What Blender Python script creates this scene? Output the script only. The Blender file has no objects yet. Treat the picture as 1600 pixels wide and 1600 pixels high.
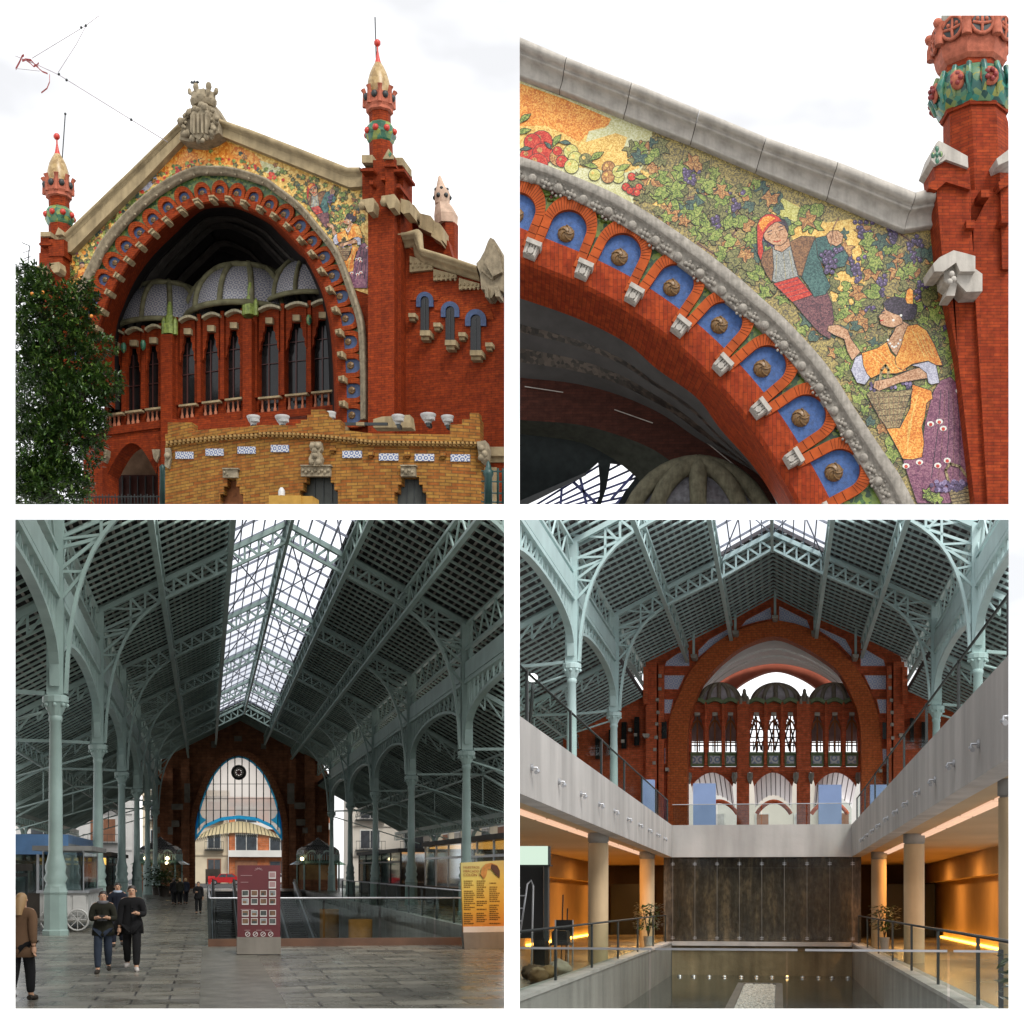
import bpy, bmesh, math, random
from mathutils import Vector, Matrix, noise as mnoise
F, HZ, CX = 2400.0, 1382.0, 800.0
SC = bpy.context.scene
COL = SC.collection
PAN = {'TL': (24, 24, 788, 788), 'TR': (812, 24, 1576, 788), 'BL': (24, 812, 788, 1576), 'BR': (812, 812, 1576, 1576)}
sin, cos, pi = math.sin, math.cos, math.pi

def site_planes(p):
    x0, y0, x1, y1 = PAN[p]
    return [Vector((F, -(x0-CX), 0)).normalized(), Vector((-F, (x1-CX), 0)).normalized(),
            Vector((0, (HZ-y0), -F)).normalized(), Vector((0, -(HZ-y1), F)).normalized()]

class Frame:
    """A building's own axes: x to its right, y into its depth, z up."""
    def __init__(s, site, origin, ex, ey):
        ex = Vector(ex).normalized(); ey = Vector(ey).normalized()
        ez = ex.cross(ey).normalized(); ey = ez.cross(ex)
        s.M = Matrix(((ex.x, ey.x, ez.x, origin[0]), (ex.y, ey.y, ez.y, origin[1]), (ex.z, ey.z, ez.z, origin[2]), (0, 0, 0, 1)))
        s.Mi = s.M.inverted(); s.planes = site_planes(site)
    def P(s, x, y, t=0.0):
        d = s.Mi.to_3x3() @ Vector(((x-CX)/F, 1, (HZ-y)/F)); o = s.Mi.translation
        k = (t-o.y)/d.y
        return o+d*k

class MB:
    def __init__(s, fr): s.fr = fr; s.v = []; s.f = []; s.mi = []; s.sm = []; s.uv = None
    def add(s, vs, fs, mi=0, smooth=False):
        b = len(s.v); s.v += [Vector(p) for p in vs]
        for f in fs: s.f.append([b+i for i in f]); s.mi.append(mi); s.sm.append(smooth)
    def box(s, x0, x1, y0, y1, z0, z1, mi=0):
        if x0 > x1: x0, x1 = x1, x0
        if y0 > y1: y0, y1 = y1, y0
        if z0 > z1: z0, z1 = z1, z0
        s.add([(x0,y0,z0),(x1,y0,z0),(x1,y1,z0),(x0,y1,z0),(x0,y0,z1),(x1,y0,z1),(x1,y1,z1),(x0,y1,z1)],
              [(0,3,2,1),(4,5,6,7),(0,1,5,4),(1,2,6,5),(2,3,7,6),(3,0,4,7)], mi)
    def beam(s, p, q, w, h, mi=0, up=(0,0,1)):
        p = Vector(p); q = Vector(q); d = q-p
        if d.length < 1e-6: return
        d.normalize(); u = Vector(up); a = d.cross(u)
        if a.length < 1e-3: a = d.cross(Vector((1,0,0)))
        a.normalize(); b = a.cross(d); a *= w/2; b *= h/2
        s.add([p-a-b,p+a-b,p+a+b,p-a+b,q-a-b,q+a-b,q+a+b,q-a+b],[(0,3,2,1),(4,5,6,7),(0,1,5,4),(1,2,6,5),(2,3,7,6),(3,0,4,7)],mi)
    def path(s, pts, w, h, mi=0, up=(0,0,1)):
        for a, b in zip(pts, pts[1:]): s.beam(a, b, w, h, mi, up)
    def ribbon(s, pts, w, h, mi=0, side=(0,1,0)):
        """swept rectangular bar: w along side, h across"""
        sd = Vector(side).normalized(); n = len(pts); vs = []
        pts = [Vector(p) for p in pts]
        for i, p in enumerate(pts):
            d = (pts[min(i+1,n-1)]-pts[max(i-1,0)]).normalized(); b = sd.cross(d).normalized()*(h/2); a = sd*(w/2)
            vs += [p-a-b, p+a-b, p+a+b, p-a+b]
        fs = [(0,1,2,3), tuple(4*(n-1)+k for k in (3,2,1,0))]
        for i in range(n-1):
            for k in range(4): fs.append((4*i+k, 4*i+4+k, 4*i+4+(k+1)%4, 4*i+(k+1)%4))
        s.add(vs, fs, mi)
    def tube(s, pts, r, n=8, mi=0, cap=True):
        pts = [Vector(p) for p in pts]; N = len(pts); rs = r if isinstance(r, (list, tuple)) else [r]*N; vs = []
        ref = Vector((0,0,1))
        if abs((pts[-1]-pts[0]).normalized().z) > .9: ref = Vector((1,0,0))
        for i, p in enumerate(pts):
            d = (pts[min(i+1,N-1)]-pts[max(i-1,0)]).normalized(); a = d.cross(ref).normalized(); b = a.cross(d)
            for k in range(n):
                t = 2*pi*k/n; vs.append(p+(a*cos(t)+b*sin(t))*rs[i])
        fs = [(i*n+k, i*n+(k+1)%n, (i+1)*n+(k+1)%n, (i+1)*n+k) for i in range(N-1) for k in range(n)]
        s.add(vs, fs, mi, True)
        if cap: s.add(vs[:n], [tuple(range(n))], mi); s.add(vs[-n:], [tuple(range(n))[::-1]], mi)
    def lathe(s, prof, c, n=12, mi=0, smooth=True, a0=0, a1=2*pi, sx=1, sy=1):
        c = Vector(c); full = abs(a1-a0-2*pi) < 1e-6; m = n if full else n+1; vs = []
        for r, z in prof:
            for k in range(m):
                t = a0+(a1-a0)*k/n; vs.append(c+Vector((r*cos(t)*sx, r*sin(t)*sy, z)))
        fs = []
        for i in range(len(prof)-1):
            for k in range(n): fs.append((i*m+k, i*m+(k+1)%m, (i+1)*m+(k+1)%m, (i+1)*m+k))
        s.add(vs, fs, mi, smooth)
        if full:
            if prof[0][0] > 1e-4: s.add(vs[:m], [tuple(range(m))[::-1]], mi)
            if prof[-1][0] > 1e-4: s.add(vs[-m:], [tuple(range(m))], mi)
    def ball(s, c, r, n=10, mi=0, sx=1, sy=1, sz=1):
        k = max(4, n//2); prof = [(max(r*sin(pi*i/k), 1e-5), -r*cos(pi*i/k)*sz) for i in range(k+1)]
        s.lathe(prof, c, n, mi, True, sx=sx, sy=sy)
    def poly(s, pts, mi=0): s.add(pts, [tuple(range(len(pts)))], mi)
    def prism(s, pts, off, mi=0):
        """extrude a flat outline by the vector off"""
        n = len(pts); off = Vector(off); pts = [Vector(p) for p in pts]
        fs = [tuple(range(n))[::-1], tuple(range(n, 2*n))]+[(i, (i+1)%n, n+(i+1)%n, n+i) for i in range(n)]
        s.add(pts+[p+off for p in pts], fs, mi)
    def strip(s, A, B, mi=0, smooth=False, closed=False):
        n = len(A); vs = list(A)+list(B); m = n if closed else n-1
        s.add(vs, [(i, (i+1)%n, n+(i+1)%n, n+i) for i in range(m)], mi, smooth)
    def slab(s, A, B, off, mi=0, closed=False):
        """solid band between two lines, thickened by off"""
        off = Vector(off); A = [Vector(p) for p in A]; B = [Vector(p) for p in B]; n = len(A)
        vs = A+B+[p+off for p in A]+[p+off for p in B]; fs = []
        for i in range(n if closed else n-1):
            j = (i+1)%n
            fs += [(i,j,n+j,n+i), (2*n+i,3*n+i,3*n+j,2*n+j), (i,2*n+i,2*n+j,j), (n+i,n+j,3*n+j,3*n+i)]
        if not closed: fs += [(0,n,3*n,2*n), (n-1,3*n-1,4*n-1,2*n-1)]
        s.add(vs, fs, mi)
    def build(s, name, mats, parent=None, clip=True, uvs=1.0, fill=True):
        if not s.v: return None
        M = s.fr.M; w = [M @ p for p in s.v]
        if not isinstance(mats, (list, tuple)): mats = [mats]
        cut = []
        if clip:
            for n in s.fr.planes:
                ds = [n.dot(p) for p in w]
                if max(ds) <= 0: return None
                if min(ds) < -1e-5: cut.append(n)
        me = bpy.data.meshes.new(name); me.from_pydata([tuple(p) for p in w], [], s.f)
        me.polygons.foreach_set('material_index', s.mi); me.polygons.foreach_set('use_smooth', s.sm)
        uv = me.uv_layers.new(name='UV'); data = [0.0]*(2*len(me.loops)); k = 0
        for f in s.f:
            ps = [s.v[i] for i in f]; nrm = Vector((0,0,0))
            for a, b in zip(ps, ps[1:]+ps[:1]): nrm += a.cross(b)
            ax, ay, az = abs(nrm.x), abs(nrm.y), abs(nrm.z)
            for p in ps:
                if ay >= ax and ay >= az: q = (p.x, p.z)
                elif ax >= az: q = (p.y, p.z)
                else: q = (p.x, p.y)
                data[k] = q[0]*uvs; data[k+1] = q[1]*uvs; k += 2
        uv.data.foreach_set('uv', data)
        if cut:
            bm = bmesh.new(); bm.from_mesh(me)
            for n in cut:
                r = bmesh.ops.bisect_plane(bm, geom=bm.verts[:]+bm.edges[:]+bm.faces[:], dist=1e-5, plane_co=(0,0,0), plane_no=n, clear_inner=True)
                if fill:
                    es = [e for e in r['geom_cut'] if isinstance(e, bmesh.types.BMEdge)]
                    if es and len(es) < 4000: bmesh.ops.holes_fill(bm, edges=es, sides=0)
            if not bm.faces: bm.free(); bpy.data.meshes.remove(me); return None
            bm.to_mesh(me); bm.free()
        me.update()
        for m in mats: me.materials.append(m)
        o = bpy.data.objects.new(name, me); COL.objects.link(o)
        if parent is None or parent.type == 'EMPTY' or True:
            c = sum((Vector(b) for b in o.bound_box), Vector())/8
            zmin = min(b[2] for b in o.bound_box); c.z = zmin
            me.transform(Matrix.Translation(-c)); 
            if parent is not None: o.parent = parent; o.location = c-WLOC[parent.name]
            else: o.location = c
            WLOC[o.name] = c
        return o
WLOC = {}

def thing(name, label, cat, fr, base=(0,0,0), group=None):
    o = bpy.data.objects.new(name, None); COL.objects.link(o); c = fr.M @ Vector(base)
    o.location = c; WLOC[o.name] = c; o.empty_display_size = .2
    o['label'] = label; o['category'] = cat
    if group: o['group'] = group
    return o
def tag(o, label, cat, group=None, kind=None):
    if o is None: return o
    if label: o['label'] = label
    if cat: o['category'] = cat
    if group: o['group'] = group
    if kind: o['kind'] = kind
    return o
def setting(o, kind='structure'):
    if o: o['kind'] = kind
    return o

# ---------- materials
def new_mat(name):
    m = bpy.data.materials.new(name); m.use_nodes = True; nt = m.node_tree
    return m, nt, nt.nodes['Principled BSDF']
def nd(nt, t, **kw):
    n = nt.nodes.new(t)
    for k, v in kw.items():
        if k[:2] == 'i_': n.inputs[k[2:].replace('_', ' ')].default_value = v
        else: setattr(n, k, v)
    return n
def c4(c): return (c[0], c[1], c[2], 1)
def mixc(nt, fac, a, b, mode='MIX'):
    n = nd(nt, 'ShaderNodeMix', data_type='RGBA', blend_type=mode)
    for k, v in ((0, fac), (6, a), (7, b)):
        if isinstance(v, bpy.types.NodeSocket): nt.links.new(v, n.inputs[k])
        elif k == 0: n.inputs[0].default_value = v
        else: n.inputs[k].default_value = c4(v)
    return n.outputs[2]
def ramp(nt, src, stops):
    r = nd(nt, 'ShaderNodeValToRGB'); el = r.color_ramp.elements
    while len(el) < len(stops): el.new(.5)
    for e, (p, c) in zip(el, stops): e.position = p; e.color = c4(c) if not isinstance(c, float) else (c, c, c, 1)
    nt.links.new(src, r.inputs[0]); return r.outputs[0]
def tnoise(nt, scale, detail=4, uv=False, rough=.55, stretch=None):
    tc = nd(nt, 'ShaderNodeTexCoord'); src = tc.outputs['UV' if uv else 'Object']
    if stretch:
        mp = nd(nt, 'ShaderNodeMapping'); mp.inputs['Scale'].default_value = stretch; nt.links.new(src, mp.inputs[0]); src = mp.outputs[0]
    n = nd(nt, 'ShaderNodeTexNoise'); n.inputs['Scale'].default_value = scale; n.inputs['Detail'].default_value = detail; n.inputs['Roughness'].default_value = rough
    nt.links.new(src, n.inputs['Vector']); return n.outputs[0]
def bump(nt, b, h, strength, dist):
    n = nd(nt, 'ShaderNodeBump'); n.inputs['Strength'].default_value = strength; n.inputs['Distance'].default_value = dist
    nt.links.new(h, n.inputs['Height']); nt.links.new(n.outputs[0], b.inputs['Normal'])
def plain(name, c, rough=.6, var=.25, scale=1.5, metal=0, bmp=0, stretch=None, c2=None):
    m, nt, b = new_mat(name); f = tnoise(nt, scale, 6, stretch=stretch)
    lo = c2 or tuple(x*(1-var) for x in c); hi = tuple(min(1, x*(1+var*.6)) for x in c) if not c2 else c
    nt.links.new(ramp(nt, f, [(.32, lo), (.68, hi)]), b.inputs['Base Color'])
    b.inputs['Roughness'].default_value = rough; b.inputs['Metallic'].default_value = metal; b.inputs['Specular IOR Level'].default_value = .5 if rough < .55 else .15
    if bmp: bump(nt, b, tnoise(nt, scale*6, 4), .5, bmp)
    return m
def brick(name, c1, c2, mortar, bw, bh, rough=.75, ms=.012, bmp=.02, dirt=.35, rot=False, dscale=.35):
    m, nt, b = new_mat(name); tc = nd(nt, 'ShaderNodeTexCoord'); t = nd(nt, 'ShaderNodeTexBrick'); src = tc.outputs['UV']
    if rot:
        mp = nd(nt, 'ShaderNodeMapping'); mp.inputs['Rotation'].default_value = (0, 0, pi/2); nt.links.new(src, mp.inputs[0]); src = mp.outputs[0]
    nt.links.new(src, t.inputs[0])
    for k, v in (('Color1', c4(c1)), ('Color2', c4(c2)), ('Mortar', c4(mortar)), ('Scale', 1.0), ('Brick Width', bw), ('Row Height', bh), ('Mortar Size', ms), ('Mortar Smooth', .2), ('Bias', 0.0)): t.inputs[k].default_value = v
    f = tnoise(nt, dscale, 6); f2 = tnoise(nt, 7/bw/4, 3, uv=True)
    col = mixc(nt, ramp(nt, f, [(.4, 0.0), (.75, 1.0)]), t.outputs['Color'], mixc(nt, 1-dirt, tuple(x*.35 for x in c1), t.outputs['Color']))
    st = tnoise(nt, .9, 6, stretch=(1.6, 1.6, .22), rough=.65); col = mixc(nt, dirt*.9, col, mixc(nt, 1.0, col, ramp(nt, st, [(.36, .38), (.56, 1.08)]), 'MULTIPLY'))
    col = mixc(nt, .55, col, mixc(nt, 1.0, col, ramp(nt, f2, [(.3, .4), (.7, 1.3)]), 'MULTIPLY'))
    nt.links.new(col, b.inputs['Base Color']); b.inputs['Roughness'].default_value = rough; b.inputs['Specular IOR Level'].default_value = .15
    if bmp:
        inv = nd(nt, 'ShaderNodeMath', operation='SUBTRACT'); inv.inputs[0].default_value = 1; nt.links.new(t.outputs['Fac'], inv.inputs[1]); bump(nt, b, inv.outputs[0], .6, bmp)
    return m
def stone(name, c, scale=1.2, var=.3, bmp=.03, rough=.85, streak=.3):
    m, nt, b = new_mat(name); f = tnoise(nt, scale, 8); g = tnoise(nt, scale*.8, 5, stretch=(3, 3, .35))
    col = ramp(nt, f, [(.3, tuple(x*(1-var) for x in c)), (.65, c)])
    col = mixc(nt, streak, col, mixc(nt, 1.0, col, ramp(nt, g, [(.35, .35), (.62, 1.1)]), 'MULTIPLY'))
    nt.links.new(col, b.inputs['Base Color']); b.inputs['Roughness'].default_value = rough; b.inputs['Specular IOR Level'].default_value = .15
    bump(nt, b, tnoise(nt, scale*9, 5), .6, bmp); return m
def tess(name, c1, c2, c3, cell, rough=.35, patch=.5):
    """small mosaic pieces of three tones"""
    m, nt, b = new_mat(name); tc = nd(nt, 'ShaderNodeTexCoord'); v = nd(nt, 'ShaderNodeTexVoronoi'); v.inputs['Scale'].default_value = 1/cell
    nt.links.new(tc.outputs['UV'], v.inputs['Vector']); sep = nd(nt, 'ShaderNodeSeparateColor'); nt.links.new(v.outputs['Color'], sep.inputs[0])
    f = tnoise(nt, patch/cell/10, 4, uv=True)
    ad = nd(nt, 'ShaderNodeMath', operation='ADD'); nt.links.new(f, ad.inputs[0]); nt.links.new(sep.outputs[0], ad.inputs[1])
    hf = nd(nt, 'ShaderNodeMath', operation='MULTIPLY'); hf.inputs[1].default_value = .5; nt.links.new(ad.outputs[0], hf.inputs[0])
    col = ramp(nt, hf.outputs[0], [(.3, c1), (.5, c2), (.72, c3)])
    nt.links.new(col, b.inputs['Base Color']); b.inputs['Roughness'].default_value = rough
    return m
def glow(name, c, s):
    m, nt, b = new_mat(name); b.inputs['Base Color'].default_value = c4(tuple(x*.05 for x in c)); b.inputs['Emission Color'].default_value = c4(c); b.inputs['Emission Strength'].default_value = s; return m
def pane(name, tint=(.9, .95, .95), clear=.85, gl=.06):
    m = bpy.data.materials.new(name); m.use_nodes = True; nt = m.node_tree; nt.nodes.clear()
    out = nd(nt, 'ShaderNodeOutputMaterial'); tr = nd(nt, 'ShaderNodeBsdfTransparent'); tr.inputs[0].default_value = c4(tint)
    gs = nd(nt, 'ShaderNodeBsdfGlossy'); gs.inputs['Roughness'].default_value = gl; gs.inputs[0].default_value = (.9, .95, 1, 1); mx = nd(nt, 'ShaderNodeMixShader'); mx.inputs[0].default_value = 1-clear
    nt.links.new(tr.outputs[0], mx.inputs[1]); nt.links.new(gs.outputs[0], mx.inputs[2]); nt.links.new(mx.outputs[0], out.inputs[0]); return m
def tilework(name, base, ink, cell, rough=.25, thr=.5):
    """glazed tiles: a repeated ornament of ink on a pale ground"""
    m, nt, b = new_mat(name); tc = nd(nt, 'ShaderNodeTexCoord'); mp = nd(nt, 'ShaderNodeMapping'); mp.inputs['Scale'].default_value = (1/cell,)*3; nt.links.new(tc.outputs['UV'], mp.inputs[0])
    fr = nd(nt, 'ShaderNodeVectorMath', operation='FRACTION'); nt.links.new(mp.outputs[0], fr.inputs[0])
    ds = nd(nt, 'ShaderNodeVectorMath', operation='DISTANCE'); nt.links.new(fr.outputs[0], ds.inputs[0]); ds.inputs[1].default_value = (.5, .5, .0)
    w = nd(nt, 'ShaderNodeMath', operation='SINE'); k = nd(nt, 'ShaderNodeMath', operation='MULTIPLY'); k.inputs[1].default_value = 17; nt.links.new(ds.outputs['Value'], k.inputs[0]); nt.links.new(k.outputs[0], w.inputs[0])
    n = tnoise(nt, 5/cell, 2, uv=True); ad = nd(nt, 'ShaderNodeMath', operation='MULTIPLY_ADD'); ad.inputs[1].default_value = .5; nt.links.new(w.outputs[0], ad.inputs[0]); nt.links.new(n, ad.inputs[2])
    nt.links.new(ramp(nt, ad.outputs[0], [(thr-.08, ink), (thr+.1, base)]), b.inputs['Base Color']); b.inputs['Roughness'].default_value = rough; return m

def lerp(a, b, t): return a+(b-a)*t
def resample(pts, n):
    pts = [Vector((p[0], p[1], 0)) for p in pts]; L = [0]
    for a, b in zip(pts, pts[1:]): L.append(L[-1]+(b-a).length)
    out = []; j = 0
    for i in range(n):
        t = L[-1]*i/(n-1)
        while j < len(pts)-2 and L[j+1] < t: j += 1
        k = (t-L[j])/max(1e-9, L[j+1]-L[j]); p = pts[j].lerp(pts[j+1], k); out.append((p.x, p.y))
    return out
def smooth_line(pts, n):
    """Catmull-Rom through traced points"""
    P = [pts[0]]+list(pts)+[pts[-1]]; out = []
    for i in range(1, len(P)-2):
        for k in range(8):
            t = k/8; q = []
            for c in (0, 1):
                a, b, d, e = P[i-1][c], P[i][c], P[i+1][c], P[i+2][c]
                q.append(.5*((2*b)+(-a+d)*t+(2*a-5*b+4*d-e)*t*t+(-a+3*b-3*d+e)*t**3))
            out.append(tuple(q))
    out.append(tuple(pts[-1])); return resample(out, n)
def offset(pts, d):
    out = []; n = len(pts)
    for i in range(n):
        a = pts[max(0, i-1)]; b = pts[min(n-1, i+1)]; dx, dy = b[0]-a[0], b[1]-a[1]; l = math.hypot(dx, dy) or 1
        out.append((pts[i][0]-dy/l*d, pts[i][1]+dx/l*d))
    return out

def milky(name, c, clear):
    """cloudy glass that lets daylight through"""
    m = bpy.data.materials.new(name); m.use_nodes = True; nt = m.node_tree; nt.nodes.clear(); out = nd(nt, 'ShaderNodeOutputMaterial')
    tr = nd(nt, 'ShaderNodeBsdfTransparent'); tr.inputs[0].default_value = c4(c); tl = nd(nt, 'ShaderNodeBsdfTranslucent'); tl.inputs[0].default_value = c4(c); mx = nd(nt, 'ShaderNodeMixShader'); mx.inputs[0].default_value = 1-clear
    nt.links.new(tr.outputs[0], mx.inputs[1]); nt.links.new(tl.outputs[0], mx.inputs[2]); nt.links.new(mx.outputs[0], out.inputs[0]); return m
# ---------- shared shapes traced on a facade plane
def px_prism(mb, fr, pts, t0, t1, mi=0):
    mb.prism([fr.P(x, y, t0) for x, y in pts], (0, t1-t0, 0), mi)
def px_box(mb, fr, x0, y0, x1, y1, t0, t1, mi=0):
    px_prism(mb, fr, [(x0, y1), (x1, y1), (x1, y0), (x0, y0)], t0, t1, mi)
def px_lathe(mb, fr, t, prof, n=8, mi=0, smooth=False, ph=pi/8, cap=True):
    vs = []; m = len(prof)
    for cx, y, hw in prof:
        c = fr.P(cx, y, t); r = max(1e-3, hw*(fr.P(cx+1, y, t)-c).x)
        for k in range(n):
            a = 2*pi*k/n+ph; vs.append(c+Vector((r*cos(a), r*sin(a), 0)))
    mb.add(vs, [(i*n+k, (i+1)*n+k, (i+1)*n+(k+1)%n, i*n+(k+1)%n) for i in range(m-1) for k in range(n)], mi, smooth)
    if cap: mb.add(vs[:n], [tuple(range(n))], mi); mb.add(vs[-n:], [tuple(range(n))[::-1]], mi)
def px_mould(mb, fr, T, B, prof, mi=0, smooth=True, t=0):
    """stone moulding swept between its top and bottom edges: prof gives (share of the width, projection)"""
    T = [fr.P(x, y, t) for x, y in T]; B = [fr.P(x, y, t) for x, y in B]
    rows = [[a.lerp(b, s)+Vector((0, -o, 0)) for a, b in zip(T, B)] for s, o in prof]
    n = len(T); vs = [p for r in rows for p in r]
    fs = [(i*n+j, i*n+j+1, (i+1)*n+j+1, (i+1)*n+j) for i in range(len(rows)-1) for j in range(n-1)]
    mb.add(vs, fs, mi, smooth)
    for j in (0, n-1): mb.add([r[j] for r in rows], [tuple(range(len(rows)))], mi)
def inlay(mb, fr, pts, layer, mi, t=0.0, step=.004):
    mb.poly([fr.P(x, y, t-layer*step) for x, y in pts], mi)
def inlay_line(mb, fr, pts, w, layer, mi, t=0.0, step=.004, closed=True):
    q = list(pts)+([pts[0]] if closed else []); tt = t-layer*step
    for a, b in zip(q, q[1:]):
        dx, dy = b[0]-a[0], b[1]-a[1]; l = math.hypot(dx, dy)
        if l < .05: continue
        nx, ny = -dy/l*w/2, dx/l*w/2; ex, ey = dx/l*w*.3, dy/l*w*.3
        mb.poly([fr.P(a[0]-ex+nx, a[1]-ey+ny, tt), fr.P(b[0]+ex+nx, b[1]+ey+ny, tt), fr.P(b[0]+ex-nx, b[1]+ey-ny, tt), fr.P(a[0]-ex-nx, a[1]-ey-ny, tt)], mi)
def disc_pts(x, y, r, n=10, ry=None): return [(x+r*cos(2*pi*k/n), y+(ry or r)*sin(2*pi*k/n)) for k in range(n)]
def vine_leaf(x, y, r, a):
    out = []; j = [1+.22*sin(x*3.1+y*1.7+k*2.3) for k in range(14)]; i = -1
    for k, (t, q) in enumerate([(-2.6,.7),(-2.2,.9),(-1.75,.7),(-1.2,1.0),(-.75,.72),(-.25,.85),(0,1.15),(.25,.85),(.75,.72),(1.2,1.0),(1.75,.7),(2.2,.9),(2.6,.7),(3.1,.2)]):
        i += 1; out.append((x+r*q*j[i]*cos(t+a), y+r*q*j[i]*sin(t+a)))
    return out
def in_poly(p, poly):
    x, y = p; c = False; j = len(poly)-1
    for i in range(len(poly)):
        if (poly[i][1] > y) != (poly[j][1] > y) and x < (poly[j][0]-poly[i][0])*(y-poly[i][1])/(poly[j][1]-poly[i][1])+poly[i][0]: c = not c
        j = i
    return c
def Z2(x, y): return (1188+x/4.04, 24+y/4.04)
def Z4(x, y): return (1188+x/4.04, 400+y/4.04)
# mosaic palette slots
MOS = ['gold','orange','leaf','olive','autumn','grape','grapehi','ink','red','lemon','skin','hair','shirt','brown','teal','plum','lilac','rose','cane','wood','white','pale','dusk','navyleaf']
MI = {k: i for i, k in enumerate(MOS)}
def mosaic_mats(pre, cell):
    R = {'gold': ((.5,.27,.05),(.66,.42,.1),(.8,.6,.2)), 'orange': ((.5,.13,.01),(.68,.24,.025),(.8,.44,.1)), 'leaf': ((.07,.12,.02),(.19,.26,.05),(.36,.4,.1)),
         'olive': ((.07,.08,.025),(.15,.15,.05),(.26,.24,.09)), 'autumn': ((.22,.09,.03),(.4,.17,.05),(.55,.33,.12)), 'grape': ((.03,.02,.05),(.07,.045,.11),(.13,.09,.19)),
         'grapehi': ((.14,.1,.2),(.22,.17,.3),(.32,.26,.42)), 'ink': ((.012,.01,.01),(.025,.02,.018),(.05,.04,.03)), 'red': ((.35,.015,.01),(.5,.03,.015),(.6,.1,.05)),
         'lemon': ((.35,.32,.07),(.5,.48,.13),(.62,.6,.25)), 'skin': ((.32,.15,.07),(.48,.26,.14),(.6,.38,.23)), 'hair': ((.015,.01,.018),(.03,.022,.035),(.08,.06,.09)),
         'shirt': ((.16,.17,.16),(.26,.27,.25),(.36,.37,.34)), 'brown': ((.09,.04,.02),(.17,.08,.035),(.28,.14,.06)), 'teal': ((.02,.06,.06),(.04,.11,.1),(.08,.17,.15)),
         'plum': ((.06,.025,.035),(.14,.05,.06),(.23,.1,.1)), 'lilac': ((.28,.28,.36),(.42,.42,.5),(.55,.55,.62)), 'rose': ((.11,.03,.07),(.2,.065,.12),(.3,.14,.18)),
         'cane': ((.1,.07,.03),(.23,.17,.08),(.38,.3,.15)), 'wood': ((.12,.06,.03),(.22,.11,.06),(.32,.18,.1)), 'white': ((.55,.55,.5),(.68,.68,.62),(.75,.75,.7)),
         'pale': ((.45,.42,.18),(.55,.54,.3),(.64,.64,.42)), 'dusk': ((.1,.085,.05),(.24,.19,.065),(.44,.34,.11)), 'navyleaf': ((.02,.05,.05),(.05,.1,.08),(.11,.17,.11))}
    return [tess(pre+k, *[tuple(v*.98 for v in c) for c in R[k]], cell) for k in MOS]

def vine_field(mb, fr, region, n, rmin, rmax, rng, dens=None, t=0):
    xs = [p[0] for p in region]; ys = [p[1] for p in region]; k = 0; tries = 0
    while k < n and tries < n*30:
        tries += 1
        x, y = rng.uniform(min(xs), max(xs)), rng.uniform(min(ys), max(ys))
        if not in_poly((x, y), region) or (dens and rng.random() > dens(x, y)): continue
        r = rng.uniform(rmin, rmax)
        lf = vine_leaf(x, y, r, rng.uniform(0, 6.28))
        if not all(in_poly(q, region) for q in lf): continue
        L = 3+k*.02
        mi = MI[rng.choice(['leaf','leaf','olive','olive','autumn','navyleaf','leaf'])]
        inlay(mb, fr, lf, L, mi, t); inlay_line(mb, fr, lf, max(.4, r*.06), L+.008, MI['ink'], t)
        for a in (0, 1.2, -1.2):
            i = {0: 6, 1.2: 9, -1.2: 3}[a]; q = lf[i]
            inlay_line(mb, fr, [(x, y), (x+(q[0]-x)*.8, y+(q[1]-y)*.8)], max(.3, r*.04), L+.012, MI['olive' if mi == MI['leaf'] else 'ink'], t, closed=False)
        k += 1
def grapes(mb, fr, x, y, w, h, r, rng, mp=lambda p: p, t=0, L=12):
    n = int(w*h*.75/(r*r*3.1)); L += rng.random()*.9
    for i in range(n):
        v = rng.random(); ww = w*(1-v*.75)/2; q = mp((x+rng.uniform(-ww, ww), y+v*h)); s = mp((x+r, y))[0]-mp((x, y))[0]
        inlay(mb, fr, disc_pts(q[0], q[1], s*1.15, 9), L+i*.03, MI['ink'], t); inlay(mb, fr, disc_pts(q[0], q[1], s, 9), L+i*.03+.01, MI['grape'], t)
        inlay(mb, fr, disc_pts(q[0]-s*.3, q[1]-s*.3, s*.4, 6), L+i*.03+.02, MI['grapehi'], t)
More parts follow.
